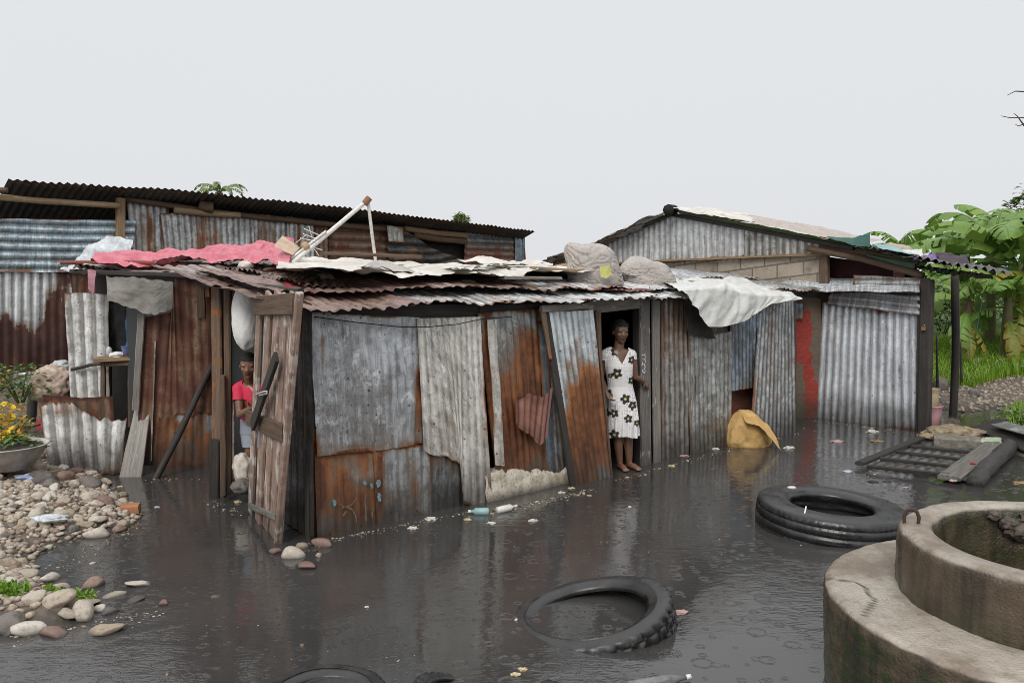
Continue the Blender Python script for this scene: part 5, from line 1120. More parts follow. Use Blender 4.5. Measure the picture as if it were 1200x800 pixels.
lathe('inner_ring', well, (2.535, 3.80, .50), [(R1, .0), (R1 + .003, .1), (R1 - .002, .28), (R1 - .012, .308), (R1 - .04, .318), (RI + .04, .318), (RI + .012, .31), (RI, .28), (RI - .01, .1), (RI - .0, -.5), (RI - .02, -.9)], M['concrete'], 200, lambda a, z, r: max(0, 1 - z / .15) if r > .63 else .5, 8)
V = [(2.535 + .6 * math.cos(a), 3.80 + .6 * math.sin(a), -.25) for a in np.linspace(0, 2 * PI, 33)[:-1]]
link('well_water', mesh_np('well_water', V, [tuple(range(32))]), M['flatblack'], well)
for k, (an_, z_, r) in enumerate(((86, .74, .05), (79, .70, .075), (94, .78, .035), (73, .78, .06))):
    aa = math.radians(an_); q = (2.535 + (RI - .02) * math.cos(aa), 3.80 + (RI - .02) * math.sin(aa), z_); solo('concrete_lump', lump_mesh('concrete_lump', q, (r, r * .6, r * .7), 50 + k, 4, .4, 2, .2, 5), M['concrete_dark'], ['broken dark lump at the back of the well mouth', 'big dark lump inside the well at the picture edge', 'small grey lump on the inner rim of the well', 'dark crust on the far rim of the well'][k], 'rubble')
c = G(1068, 612, .82); a0 = np.array([.9, -.35, 0])
pole('iron_loop', well, [c - a0 * .03 + np.array([0, 0, -.03]), c - a0 * .034 + np.array([0, 0, .03]), c - a0 * .022 + np.array([0, 0, .058]), c + np.array([0, 0, .066]), c + a0 * .022 + np.array([0, 0, .058]), c + a0 * .034 + np.array([0, 0, .03]), c + a0 * .03 + np.array([0, 0, -.03])], .009, plain('rusty_iron', (.06, .035, .025), .8), 8, .1, 3)

# =================================================================== TYRES
m = NB('wet_rubber'); p = m.obj(); b = m.noise(p, 6, 7, .65); b2 = m.noise(p, 40, 5, .7)
c = m.mix(m.mr(b, .4, .7), (.012, .012, .0125), (.036, .034, .033)); c = m.mix(m.mr(b2, .6, .75, 0, .25), c, (.07, .065, .06))
m.set(Base_Color=c, Roughness=m.mr(b, .35, .65, .22, .5), Specular_IOR_Level=.6); m.bump(m.math('ADD', b2, b), .25, .008); M['rubber'] = m.m
def tyre_mesh(name, R, W, hole, seg=192, depth=.019, grooves=True, lug=48, seed=0, inner=True):
    """axis z, centre 0; tread blocks cut into the outer face"""
    prof = []  # (radius, z, tread weight)
    h = W / 2
    pts = [(hole, -h * .62, 0), (hole + .02, -h * .80, 0), (hole + (R - hole) * .45, -h * 1.02, 0), (R - .06, -h * .98, 0), (R - .03, -h * .93, .0), (R - .008, -h * .86, .6), (R, -h * .62, 1), (R, -h * .55, 1), (R - .007, -h * .52, 0), (R - .007, -h * .46, 0), (R + .003, -h * .44, 1), (R + .004, -h * .06, 1), (R - .005, -h * .04, 0), (R - .005, h * .04, 0),
           (R + .004, h * .06, 1), (R + .003, h * .44, 1), (R - .007, h * .46, 0), (R - .007, h * .52, 0), (R, h * .55, 1), (R, h * .62, 1), (R - .008, h * .86, .6), (R - .03, h * .93, 0), (R - .06, h * .98, 0), (R - .075, h * .985, -.3), (R - .085, h * 1.0, 0), (hole + (R - hole) * .45, h * 1.03, 0), (hole + .06, h * .97, 0), (hole + .05, h * .93, -.2), (hole + .02, h * .84, 0), (hole, h * .62, 0), (hole + .02, h * .55, 0),
           (hole + (R - hole) * .5, h * .72, 0), (R - .06, h * .66, 0), (R - .045, 0, 0), (R - .06, -h * .66, 0), (hole + (R - hole) * .5, -h * .72, 0), (hole + .02, -h * .55, 0)]
    V = []
    for i, (r, z, t) in enumerate(pts):
        for j in range(seg):
            a = 2 * PI * j / seg; rr = r
            if t > 0:
                ph = (a * lug / (2 * PI) + (z / h) * .9) % 1.0
                if ph < .24: rr -= depth * t
            rr += .006 * float(vn(np.array(math.cos(a) * 4 + 8), np.array(math.sin(a) * 4 + 8), seed) - .5)
            V.append((rr * math.cos(a), rr * math.sin(a), z))
    return mesh_np(name, np.array(V), grid_faces(len(pts) + 0, seg, True) + [( (len(pts)-1) * seg + j, (len(pts)-1) * seg + (j + 1) % seg, (j + 1) % seg, j) for j in range(seg)])
def tyre(label, c, R, W, hole, tilt, axis, lug=52, seed=0, zrot=0, bend=0.0, depth=.019):
    me = tyre_mesh('tyre', R, W, hole, lug=lug, seed=seed, depth=depth)
    n_ = len(me.vertices); a = np.empty(n_ * 3); me.vertices.foreach_get('co', a); a = a.reshape(-1, 3)
    if bend: a[:, 2] += bend * ((a[:, 0] / R) ** 2 - .3); a[:, 0] *= 1.03
    ca, sa = math.cos(zrot), math.sin(zrot); a = np.stack([a[:, 0] * ca - a[:, 1] * sa, a[:, 0] * sa + a[:, 1] * ca, a[:, 2]], -1)
    Rm = np.array(Matrix.Rotation(tilt, 3, Vector(axis))); a = a @ Rm.T + np.array(c); me.vertices.foreach_set('co', a.ravel()); me.update()
    o = link('tyre', me, M['rubber']); return recentre(tag(o, label, 'tyre'))
q = G(974, 581, .24); tyre('fat black truck tyre lying flat in the water behind the well', (q[0], q[1], .06), .58, .27, .315, math.radians(3.5), (.3, 1, 0), 64, 1, depth=.009)
t2c = np.array([q[0], q[1], .1])
q = G(697, 716, .04); tyre('worn truck tyre sunk at a slant in the middle of the water', (q[0], q[1], -.05), .465, .25, .315, math.radians(-11), (-.25, 1, 0), 34, 2, bend=.03)
q = G(380, 806, .03); tyre('smooth black tyre just showing at the bottom edge left of centre', (q[0], q[1], -.075), .31, .2, .17, math.radians(2), (0, 1, 0), 40, 3)
q = G(571, 822, .0); tyre('tyre at the bottom edge with both sides poking out of the water', (q[0], q[1], -.10), .36, .19, .25, math.radians(4), (.2, 1, 0), 40, 4, bend=.14)
tc_ = t2c + np.array([-.27, -.02, .15])
solo('plastic_scrap', lump_mesh('litter', G(928, 571, .255), (.035, .03, .012), 4, 3, .3, 2), fabric('pink_white_scrap', (.62, .40, .40), (.65, .6, .58)), 'small pink and white scrap lying on the fat truck tyre', 'scrap')
qa = [G(943, 592, .24), G(941, 601, .2), G(945, 612, .12), G(944, 620, .07), G(947, 628, .03)]
qa = [q_ + np.array([0, -.03, 0]) for q_ in qa]
solo('string', tube_mesh('string', qa, .006, 6, .2, sub=3), M['chalk'], 'white string hanging over the side of the fat truck tyre', 'string')

# =================================================================== FLOATING JUNK ON THE RIGHT
wf = thing('fallen_gate', 'slatted wooden frame like a fallen gate floating in the water beside the shed', 'gate', G(1090, 535))
def fl(nm, a, b, w_, mat, z=.05, z2=None, t=.04, **k): return board(nm, wf, G(a[0], a[1], z), G(b[0], b[1], z if z2 is None else z2), w_, t, mat, (0, 0, 1), **k)
fl('rail', (1007, 543), (1080, 513), .09, M['wdark'], .05, .08); fl('rail', (1112, 560), (1166, 520), .21, M['wgrey'], .055, .075, label='broad grey brown board along the right side of the frame')
for a, b in (((1016, 546), (1112, 556)), ((1032, 537), (1122, 547)), ((1050, 529), (1134, 539)), ((1064, 522), (1150, 531))): fl('slat', a, b, .045, M['wdark'], .05, .06, t=.035)
P4c = [G(1020, 545, .02), G(1075, 517, .03), G(1150, 528, .03), G(1106, 556, .02)]
quad_sheet('panel', wf, [P4c[1], P4c[2]], [P4c[0], P4c[3]], M['greenish'], pitch=.1, amp=.01, n=(0, 0, 1), r0=-.2, dent=.01)
plk(G(1122, 561, .03), G(1168, 527, .04), .16, M['wchar'], 'pale wet plank lying right of the slatted frame', (0, 0, 1), 'plank', t=.02)
a, b = G(1142, 566, .03), G(1184, 522, .08)
solo('charred_log', tube_mesh('charred_log', [a, a * .7 + b * .3 + np.array([.0, 0, .02]), b], [.075, .085, .08], 14, .3, sub=14, seed=7), plain('charred_wood', (.020, .018, .016), .7, scale=25, bump=.8, c2=(.05, .045, .04)), 'black charred log floating between the frame and the tilted panel', 'log')
q = [G(1152, 494, .16), G(1225, 535, .16), G(1215, 510, .40), G(1157, 494, .17)]
plk(G(1156, 497, .13), G(1228, 528, .10), .36, M['wdark'], 'dark tilted panel of boards at the right picture edge', (-.35, -.55, .75), 'tilted_panel', t=.06)
plk(G(1170, 496, .20), G(1230, 512, .24), .2, M['greenish'], 'grey sheet lying on the dark tilted panel', (-.2, -.4, .85), 'sheet', cat='metal sheet', t=.015)
q = G(1121, 519, .03)
solo('concrete_block', board_mesh('concrete_block', G(1094, 516, .07), G(1149, 520, .07), .25, .14, (0, 0, 1)), plain('wet_grey_block', (.22, .20, .165), .6, scale=14, bump=.6, c2=(.10, .09, .07)), 'low concrete block behind the slatted frame', 'block', smooth=False)
solo('rubble_heap', lump_mesh('rubble_heap', G(1116, 508, .06), (.38, .22, .10), 3, 5, .25, 2, .12, 6), plain('yellowish_rubble', (.34, .27, .17), .8, scale=12, bump=.7, c2=(.13, .10, .06)), 'yellowish brown heap of sodden rubble on the concrete block', 'rubble')
solo('cloth_bundle', lump_mesh('cloth_bundle', G(1160, 517, .05), (.17, .1, .05), 5, 4, .3, 2, .1, 5, ridge=.06), fabric('pale_green_cloth', (.45, .50, .38), (.30, .36, .24)), 'pale green wet cloth beside the rubble heap', 'cloth')
solo('post_block', board_mesh('post_block', G(1117, 497, -.1), G(1117, 497, .16), .15, .15, (0, -1, 0)), M['concrete_dark'], 'concrete block at the foot of the porch post', 'block', smooth=False)
c = G(1092, 497, 0)
bk = thing('pink_bucket', 'pink plastic bucket standing behind the dark shed post', 'bucket', c)
link('bucket_body', bowl_mesh('bucket_body', (c[0], c[1], -.02), .125, .27, 32, foot=.72), plain('pink_plastic', (.60, .33, .35), .4), bk)
solo('tub', bowl_mesh('tub', (c[0] - .02, c[1], .24), .10, .24, 32, foot=.8), plain('cream_plastic', (.56, .45, .30), .45), 'cream plastic tub stacked on the pink bucket', 'tub')
# tan sack half in the water
def sackfold():
    c = G(880, 524); 
    V, f = ico(5); k = 1 + .16 * nz3(V, 1.3, 61) - .05 * (np.abs(nz3(V, 2.6, 66)) * 2) + .02 * nz3(V, 6, 3)
    V = V * k[:, None]
    x = V[:, 0]; z = V[:, 2]
    h = np.where(x > 0, np.exp(-(x * 1.05) ** 2 * 1.2), np.exp(-(x * .9) ** 2 * .25))
    V = np.stack([x * .29, V[:, 1] * .24, z * .255 * (.30 + .80 * h)], -1)
    V[:, 2] += .12 * (.3 + .7 * h) ; V[:, 2] += .03 * np.abs(np.sin(x * 3 + V[:, 1] * 14)) * (z > 0)
    V[:, 2] = np.where(V[:, 2] < -.02, -.02 + (V[:, 2] + .02) * .2, V[:, 2])
    return mesh_np('sack', V + np.array([c[0], c[1] + .16, 0.0]), f, V[:, :2] * 1.0 + V[:, 2:3] * .7)
solo('tan_sack', sackfold(), M['tansack'], 'slumped tan sack half in the water against the red brick strip', 'sack')
sc = G(880, 524)
cloth('sack_flap', [D(868, 484, sc[1] + .1), D(884, 487, sc[1] + .05), D(898, 498, sc[1]), D(908, 512, sc[1] - .03)], [D(874, 497, sc[1] - .14), D(890, 500, sc[1] - .16), D(903, 513, sc[1] - .18), D(915, 527, sc[1] - .2)], M['tansack'], 'loose folded mouth of the tan sack trailing into the water', 'sack flap', dent=.03, wrinkle=.01, ridge=.02, rag=.02)
# =================================================================== FLOATING LITTER
def bottle(label, a, b, r, mat, capm):
    a = np.array(a); b = np.array(b); t = thing('plastic_bottle', label, 'bottle', (a + b) / 2); d = (b - a) / np.linalg.norm(b - a)
    link('bottle_body', tube_mesh('bottle_body', [a, a + d * .01, a * .25 + b * .75, a * .12 + b * .88, b], [r * .8, r, r, r * .45, r * .35], 14), mat, t)
    link('bottle_cap', tube_mesh('bottle_cap', [b, b + d * .025], [r * .42, r * .42], 10), capm, t)
M['greyfilm'] = fabric('murky_film', (.20, .20, .21), (.12, .12, .125), scale=14, rough=.2)
WP = plain('white_plastic', (.72, .70, .64), .35); TP = plain('teal_plastic_label', (.30, .48, .48), .4)
bottle('pale teal plastic bottle floating by the pale footing', G(573, 599, .02), G(552, 599, .02), .032, TP, WP)
bottle('white plastic bottle floating right of the teal one', G(582, 598, .02), G(603, 593, .03), .03, WP, WP)
bottle('clear grey plastic bottle at the bottom edge right of the sunken tyre', G(735, 805, .0), G(804, 793, .02), .03, M['greyfilm'], WP)
LIT = [(484, 619, 9, 'w', 'white torn litter floating below the dark grey patch'), (505, 608, 10, 'w', 'pale litter scrap close to the wall base'), (548, 609, 7, 'y', 'yellowish foam bit below the teal bottle'), (575, 613, 7, 'w', 'white slip of litter below the white bottle'),
       (625, 610, 8, 'w', 'white litter fleck left of the tin door'), (658, 577, 6, 'w', 'pale litter crumb at the foot of the tin door'), (670, 572, 6, 'y', 'tan crumb next to the tin door foot'), (802, 534, 9, 'p', 'pinkish litter at the base of the brown streaked sheet'), (838, 526, 6, 'w', 'white fleck below the dirty zinc sheet'),
       (787, 546, 6, 'y', 'tan litter floating before the plank right of the woman'), (925, 525, 9, 'w', 'clear white scrap at the tip of the tan sack'), (1022, 506, 10, 'w', 'white flat litter floating in front of the shed door'), (980, 517, 12, 'p', 'pale flat scrap floating left of the shed door litter'), (1027, 517, 11, 'b', 'brown leaf like scrap floating in front of the shed'),
       (993, 552, 9, 'v', 'purplish plastic scrap floating left of the slatted frame'), (1023, 564, 9, 'd', 'dark floating scrap left of a smaller dark one'), (1040, 564, 7, 'd', 'smaller dark floating scrap below the slatted frame'), (1061, 571, 4, 'p', 'tiny pink fleck in the water above the well'), (1117, 563, 7, 'p', 'pink flat scrap at the front corner of the broad board'),
       (1140, 543, 4, 'r', 'tiny red cap on the pale wet plank'), (1197, 566, 16, 'b', 'brown stick like scrap floating at the right edge'), (797, 717, 14, 'p', 'pinkish plastic strip caught on the right of the sunken tyre'), (613, 784, 8, 'y', 'cream foam block floating at the bottom edge'), (604, 790, 9, 'y', 'flat cream chip beside the foam block'),
       (470, 600, 5, 'w', 'small grey white fleck along the rusty wall base'), (141, 570, 5, 'y', 'yellow leaf floating below the leaning plank'), (184, 594, 4, 'v', 'small blue white fleck right of the pebble heap'), (279, 588, 7, 'y', 'yellowish scrap at the sill of the plank door'), (430, 711, 4, 'w', 'white fleck in the middle of the open water'), (605, 726, 3, 'w', 'tiny white dot left of the sunken tyre'),
       (738, 594, 3, 'w', 'tiny white fleck in the woman reflection'), (354, 756, 3, 'b', 'tiny orange fleck near the bottom tyre')]
LM = {'w': fabric('white_litter', (.66, .62, .56), (.5, .46, .4), scale=20), 'y': fabric('cream_litter', (.60, .50, .32), (.48, .38, .22), scale=20), 'p': fabric('pink_litter', (.50, .33, .29), (.4, .28, .25), scale=20), 'b': fabric('brown_litter', (.24, .15, .08), (.3, .2, .1), scale=20), 'v': fabric('violet_litter', (.40, .38, .52), (.5, .5, .6), scale=20), 'd': fabric('dark_litter', (.03, .028, .026), (.05, .045, .04), scale=20), 'r': M['redrag']}
for i, (px, py, hw, k, lab) in enumerate(LIT):
    q = G(px, py, .002); r = hw / F * q[1] * .62
    if 'broad board' in lab or 'wet plank' in lab: q = G(px, py, .09)
    solo('plastic_scrap', lump_mesh('litter', q, (r, r * .7, max(.009, r * (.38 if k in 'wy' else .16))), 90 + i, 4, .6, 1.7, .45, 4), LM[k], lab, 'scrap')
# moss rafts stuck on nothing else: green clump at the right water edge
# =================================================================== VEGETATION ON THE RIGHT
m = NB('banana_leaf'); uv = m.uv(); v_ = m.sep(uv, 0); n_ = m.noise(m.map(uv, (1, 30, 1)), 3, 4, .6); pn = m.noise(m.pos(), 1.3, 3, .6)
col = m.ramp(m.math('ADD', m.math('MULTIPLY', pn, .6), m.math('MULTIPLY', n_, .4)), [(.3, (.08, .18, .03)), (.5, (.17, .31, .06)), (.7, (.30, .43, .11))])
col = m.mix(m.math('MULTIPLY', m.attr('yel'), m.mr(n_, .3, .6)), col, (.48, .28, .03))
m.set(Base_Color=col, Roughness=.42); m.bump(n_, .25, .01)
t = m.n('ShaderNodeBsdfTranslucent'); m.put(t.inputs[0], m.mix(.4, col, (.18, .28, .03))); mx = m.n('ShaderNodeMixShader'); mx.inputs[0].default_value = .3
m.nt.links.new(m.b.outputs[0], mx.inputs[1]); m.nt.links.new(t.outputs[0], mx.inputs[2]); m.nt.links.new(mx.outputs[0], m.out.inputs['Surface']); M['banana'] = m.m
M['bananatrunk'] = plain('banana_stalk', (.13, .15, .05), .6, scale=4, c2=(.10, .065, .035))
def banana_leaf(p0, az, el, L, W, droop, seed, yel=0.0):
    """arching torn leaf: midrib curve with ribbons either side"""
    r = random.Random(seed); n = 40; p = np.array(p0, float); V = []; f = []; uv = []; ye = []
    pts = [p.copy()]; e = el
    for i in range(n):
        e -= droop / n * (.35 + 1.5 * i / n); d = np.array([math.cos(az) * math.cos(e), math.sin(az) * math.cos(e), math.sin(e)]); p = p + d * L / n; pts.append(p.copy())
    pts = np.array(pts); gap = {-1: 0, 1: 0}; sh = {-1: 0, 1: 0}
    for sd_ in (-1, 1):
        i = 5
        while i < n:
            k = r.choice([1, 2, 2, 3, 5]) if r.random() < .9 else 7
            j = min(n, i + k); sag = r.uniform(-.05, .5); tw = r.uniform(-.10, .14)
            base = len(V); rows = j - i + 1
            for q in range(rows):
                ii = i + q; t_ = (ii - 5) / (n - 5); ww = W * (math.sin(PI * min(1, max(.0, t_ * .9 + .1))) ** .6) * (1 if q not in (0, rows - 1) or k == 7 else .96)
                d = pts[min(ii + 1, n)] - pts[max(ii - 1, 0)]; d /= np.linalg.norm(d); s_ = np.cross(d, [0, 0, 1.]); s_ /= np.linalg.norm(s_) + 1e-6; up = np.cross(s_, d)
                pull = -(.5 - q / max(1, rows - 1)) * .12 * L / n * k
                for c_ in range(5):
                    x = c_ / 4; o_ = s_ * sd_ * ww * x * math.cos(.35 + sag * x) + up * ww * x * (.32 - (.5 + sag) * x * 1.1) + d * (ww * x * .28 + pull * -x + tw * x * ww)
                    V.append(pts[ii] + o_); uv.append((x, t_)); ye.append(yel * (.4 + .6 * x) + (.25 if x > .9 and r.random() < .15 else 0))
            for q in range(rows - 1):
                for c_ in range(4): f.append((base + q * 5 + c_, base + q * 5 + c_ + 1, base + (q + 1) * 5 + c_ + 1, base + (q + 1) * 5 + c_))
            i = j
            if r.random() < .32: i += 1
    # midrib
    b0 = len(V)
    for i in range(n + 1):
        rr = .022 * (1 - .8 * i / n) * (L / 1.6)
        for a in range(5): th = 2 * PI * a / 5; V.append(pts[i] + np.array([math.cos(th) * rr * -math.sin(az), math.cos(th) * rr * math.cos(az), math.sin(th) * rr])); uv.append((.1, .3)); ye.append(.15)
    for i in range(n):
        for a in range(5): f.append((b0 + i * 5 + a, b0 + i * 5 + (a + 1) % 5, b0 + (i + 1) * 5 + (a + 1) % 5, b0 + (i + 1) * 5 + a))
    return mesh_np('leaf', np.array(V), f, np.array(uv), {'yel': ye})
def banana(label, px, pyb, Y, hpx, seed, nl=9, L=1.7, lean=0.0, dead=1, yel=0):
    r = random.Random(seed); b = D(px, pyb, Y); b[2] = float(ground_z(b[0], b[1])) - .05
    t = thing('banana_plant', label, 'banana plant', b); H_ = D(px, hpx, Y)[2] - b[2]; top = b + np.array([lean, 0, H_])
    pole('trunk', t, [b, (b + top) / 2 + np.array([lean * -.1, 0, 0]), top], [.12, .095, .06], M['bananatrunk'], 10, .08, 6)
    for i in range(nl):
        az = 2.4 * i + r.uniform(-.35, .35); el = r.uniform(.55, 1.35) if i < nl * .75 else r.uniform(-.1, .4)
        link('leaf', banana_leaf(top + np.array([0, 0, -.25 * i / nl]), az, el, L * r.uniform(.8, 1.15), L * .17 * r.uniform(.85, 1.2), r.uniform(1.1, 2.1), seed * 50 + i, r.uniform(0, .12) + (.9 if i < yel else 0)), M['banana'], t)
    for i in range(dead):
        link('dead_leaf', banana_leaf(top + np.array([0, 0, -.4]), r.uniform(3.6, 5.6), -.75, L * .7, L * .10, .9, seed * 70 + i, 1.0), M['banana'], t)
    return t
banana('tall banana plant with a high arching frond in the middle of the clump', 1158, 420, 17.0, 296, 3, 11, 2.3, yel=0)
banana('banana plant at the left of the clump just right of the porch roof', 1128, 420, 18.0, 300, 5, 9, 1.9)
banana('banana plant at the right picture edge with broad low leaves', 1192, 425, 16.0, 310, 8, 11, 2.2)
banana('small banana plant low in front with yellowing hanging leaves', 1131, 430, 15.6, 352, 11, 9, 1.25, dead=3, yel=1)
banana('banana plant in front at the right with hanging yellow and green leaves', 1178, 428, 15.4, 345, 14, 10, 1.4, dead=2, yel=1)
banana('distant banana plant poking above the porch roof on the left', 1060, 420, 24.0, 296, 19, 7, 1.6, dead=0)
banana('banana plant behind the clump beyond the picture edge', 1235, 425, 17.0, 296, 23, 10, 2.4)
banana('banana plant at the back of the clump between the tall ones', 1180, 420, 20.0, 300, 29, 11, 2.4)
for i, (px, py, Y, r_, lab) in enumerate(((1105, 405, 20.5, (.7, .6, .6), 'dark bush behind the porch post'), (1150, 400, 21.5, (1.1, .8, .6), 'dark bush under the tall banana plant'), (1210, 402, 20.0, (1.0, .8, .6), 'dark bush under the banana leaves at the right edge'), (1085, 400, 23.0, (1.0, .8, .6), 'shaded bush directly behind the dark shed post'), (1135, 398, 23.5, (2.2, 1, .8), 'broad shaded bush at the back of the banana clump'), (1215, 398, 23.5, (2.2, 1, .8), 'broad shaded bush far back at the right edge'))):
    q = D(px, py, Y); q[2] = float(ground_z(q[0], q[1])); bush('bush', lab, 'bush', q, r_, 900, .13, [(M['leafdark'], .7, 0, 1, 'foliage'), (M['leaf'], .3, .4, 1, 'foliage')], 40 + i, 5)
# grass
def grass(name, test, n_, x0, x1, y0, y1, h0, h1, seed, mat):
    r = np.random.RandomState(seed); x = r.uniform(x0, x1, n_); y = r.uniform(y0, y1, n_); d = test(x, y); k = (d > 0) & (fbm(x * 1.3, y * 1.3, seed, 3) > -.22); x, y = x[k], y[k]; z = ground_z(x, y); n_ = len(x)
    a = r.uniform(0, 6.28, n_); hh = r.uniform(h0, h1, n_) * (1 + fbm(x * .9, y * .9, 5, 3)); wd = r.uniform(.004, .010, n_); bx = np.cos(a) * hh * r.uniform(.1, .7, n_); by = np.sin(a) * hh * r.uniform(.1, .7, n_)
    sx_, sy_ = -np.sin(a) * wd, np.cos(a) * wd
    V = np.stack([np.stack([x - sx_, y - sy_, z - .02], -1), np.stack([x + sx_, y + sy_, z - .02], -1), np.stack([x + bx * .4 + sx_ * .8, y + by * .4 + sy_ * .8, z + hh * .65], -1), np.stack([x + bx * .4 - sx_ * .8, y + by * .4 - sy_ * .8, z + hh * .65], -1), np.stack([x + bx, y + by, z + hh * .9], -1)], 1).reshape(-1, 3)
    f = []
    for i in range(n_): f += [(5 * i, 5 * i + 1, 5 * i + 2, 5 * i + 3), (5 * i + 3, 5 * i + 2, 5 * i + 4)]
    u = np.repeat(r.uniform(0, 1, n_), 5); o = link(name, mesh_np(name, V, f, np.stack([u, u], -1)), mat); o['kind'] = 'stuff'; return o
M['grass'] = leafmat('grass_blades', [(.2, (.14, .27, .02)), (.5, (.25, .44, .035)), (.8, (.40, .58, .08))], .5, .35)
grass('grass', lambda x, y: np.where(y > 14.3 + .8 * fbm(x * .8, y * .8, 4, 3) * 2 + (x < 7) * .3, 1.0, -1.0) * (x > 5.2), 70000, 5, 14, 13.8, 18.5, .09, .33, 2, M['grass'])
grass('grass', lambda x, y: seg_dist(x, y, [tuple(G(1178, 505)[:2]), tuple(G(1182, 482)[:2]), tuple(G(1225, 478)[:2]), tuple(G(1260, 505)[:2])]), 2500, 6, 8.5, 10, 13.6, .06, .22, 3, M['grass'])
for px, py, Y, r_, kd, lab in ((1103, 461, 14.0, .20, 'darks', 'dark grey boulder on the gravel beside the porch post'), (1124, 459, 14.4, .20, 'darks', 'rounded boulder on the gravel right of the porch post'), (1147, 438, 15.4, .22, 'pales', 'pale grey rock in the grass above the gravel'), (1176, 447, 15.2, .2, 'pales', 'flat pale rock in the grass at the right'), (1141, 469, 13.4, .12, 'darks', 'small dark lump on the gravel'), (1190, 452, 15.0, .16, 'pales', 'pale rock in the grass near the picture edge')):
    q = D(px, py, Y); put_stone(q[0], q[1], float(ground_z(q[0], q[1])) + .04, r_, kd, lab, None)
bush('weed_clump', 'bright green weed clump at the water edge on the right', 'weeds', np.array([*G(1192, 500)[:2], .03]), (.28, .25, .10), 240, .07, [(M['leafbright'], .6, 0, 1, 'foliage'), (M['leaf'], .4, 0, 1, 'foliage')], 61, 3)
for i, (px, py, Y, h_) in enumerate(((1099, 470, 13.2, 1.0), (1127, 465, 14.0, .75))):
    q = D(px, py, Y); z = float(ground_z(q[0], q[1])); log('stake', (q[0], q[1], z - .1), (q[0] - .06, q[1], z + h_), .02, M['wdark'], ['thin dark stake in the gravel left of the porch post', 'thin dark stake in the grass right of the porch post'][i], 'stake', r2=.012)
log('washing_line', D(1151, 352, 15.5), D(1136, 433, 15.5), .008, plain('teal_cord', (.10, .26, .24), .6), 'thin teal cord slanting down in front of the banana leaves', 'cord')
# tree whose trunk stands outside the frame: a leafy bough and bare twigs reach in
tr = thing('leafy_tree', 'tree at the right edge reaching in with one leafy bough and bare twigs', 'tree', D(1330, 470, 9.5))
M['bark'] = wood('tree_bark', (.12, .10, .08), (.06, .05, .04))
tb0 = D(1330, 500, 9.5); tb0[2] = 0
pole('trunk', tr, [tb0, D(1325, 300, 9.5), D(1310, 100, 9.5), D(1330, -150, 9.5)], [.16, .13, .1, .06], M['bark'], 12, .1, 6)
br = [[D(1316, 250, 9.5), D(1250, 225, 9.4), D(1200, 228, 9.3), D(1183, 238, 9.3)], [D(1312, 130, 9.5), D(1240, 118, 9.4), D(1205, 108, 9.4), D(1190, 107, 9.4), D(1180, 112, 9.4)], [D(1313, 190, 9.5), D(1230, 160, 9.4), D(1200, 147, 9.3), D(1192, 136, 9.3), D(1188, 133, 9.3)], [D(1200, 145, 9.3), D(1194, 148, 9.3), D(1190, 146, 9.3)], [D(1200, 138, 9.3), D(1183, 138, 9.3), D(1173, 136, 9.3)]]
for b_, r_ in zip(br, ([.05, .03, .012, .005], [.04, .02, .009, .006, .003], [.04, .02, .009, .005, .003], [.008, .005, .003], [.007, .005, .003])): pole('limb', tr, b_, r_, M['bark'], 6, .2, 4)
pts = []
for _ in range(230):
    k = SR.random() ** 1.2; base = D(1184 + 70 * k, 238 - 14 * k + SR.gauss(0, 3 + 9 * k), 9.3); pts.append(base + np.array([0, SR.gauss(0, .06), SR.gauss(0, .02)]))
leaf_cluster('crown', pts, .07, M['leaf'], tr, seed=8)
pts = []
for _ in range(2600):
    q = np.array([SR.gauss(0, 1), SR.gauss(0, 1), SR.gauss(0, 1)]); q = q / np.linalg.norm(q) * SR.random() ** .4; pts.append(D(1330, -60, 9.5) + q * np.array([1.0, 1.3, 1.3]))
leaf_cluster('crown', pts, .14, M['leaf'], tr, seed=9)
# far palm and far tree over the back roof
pt = thing('palm_tree', 'distant palm top showing above the black roof', 'palm', D(258, 320, 34) * np.array([1, 1, 0]))
pb = D(258, 320, 34); pb[2] = .3; ph = D(258, 226, 34)
pole('trunk', pt, [pb, (pb + ph) / 2, ph], [.2, .15, .12], M['bark'], 8, .1, 5)
for i in range(11):
    a = i * .57 * 2 + .3; lf = [];
    link('frond', banana_leaf(ph, a, .9 - .12 * (i % 4), 1.3, .16, 2.0, 300 + i, .0), leafmat('palm_frond_%d' % i, [(.2, (.10, .16, .05)), (.5, (.17, .24, .09)), (.8, (.25, .32, .14))]) if i == 0 else bpy.data.materials['palm_frond_0'], pt)
ft = thing('round_tree', 'distant round green tree top behind the black roof', 'tree', D(540, 320, 40) * np.array([1, 1, 0]))
fb = D(540, 320, 40); fb[2] = .3; fh = D(540, 262, 40)
pole('trunk', ft, [fb, fh], [.2, .1], M['bark'], 8, .1, 5)
pts = []
for _ in range(900):
    q = np.array([SR.gauss(0, 1), SR.gauss(0, 1), SR.gauss(0, 1)]); q = q / np.linalg.norm(q) * SR.random() ** .35; pts.append(D(540, 261, 40) + q * np.array([.42, .42, .42]))
leaf_cluster('crown', pts, .16, leafmat('hazy_leaf', [(.2, (.16, .22, .08)), (.5, (.22, .28, .11)), (.8, (.28, .34, .15))]), ft, seed=12)

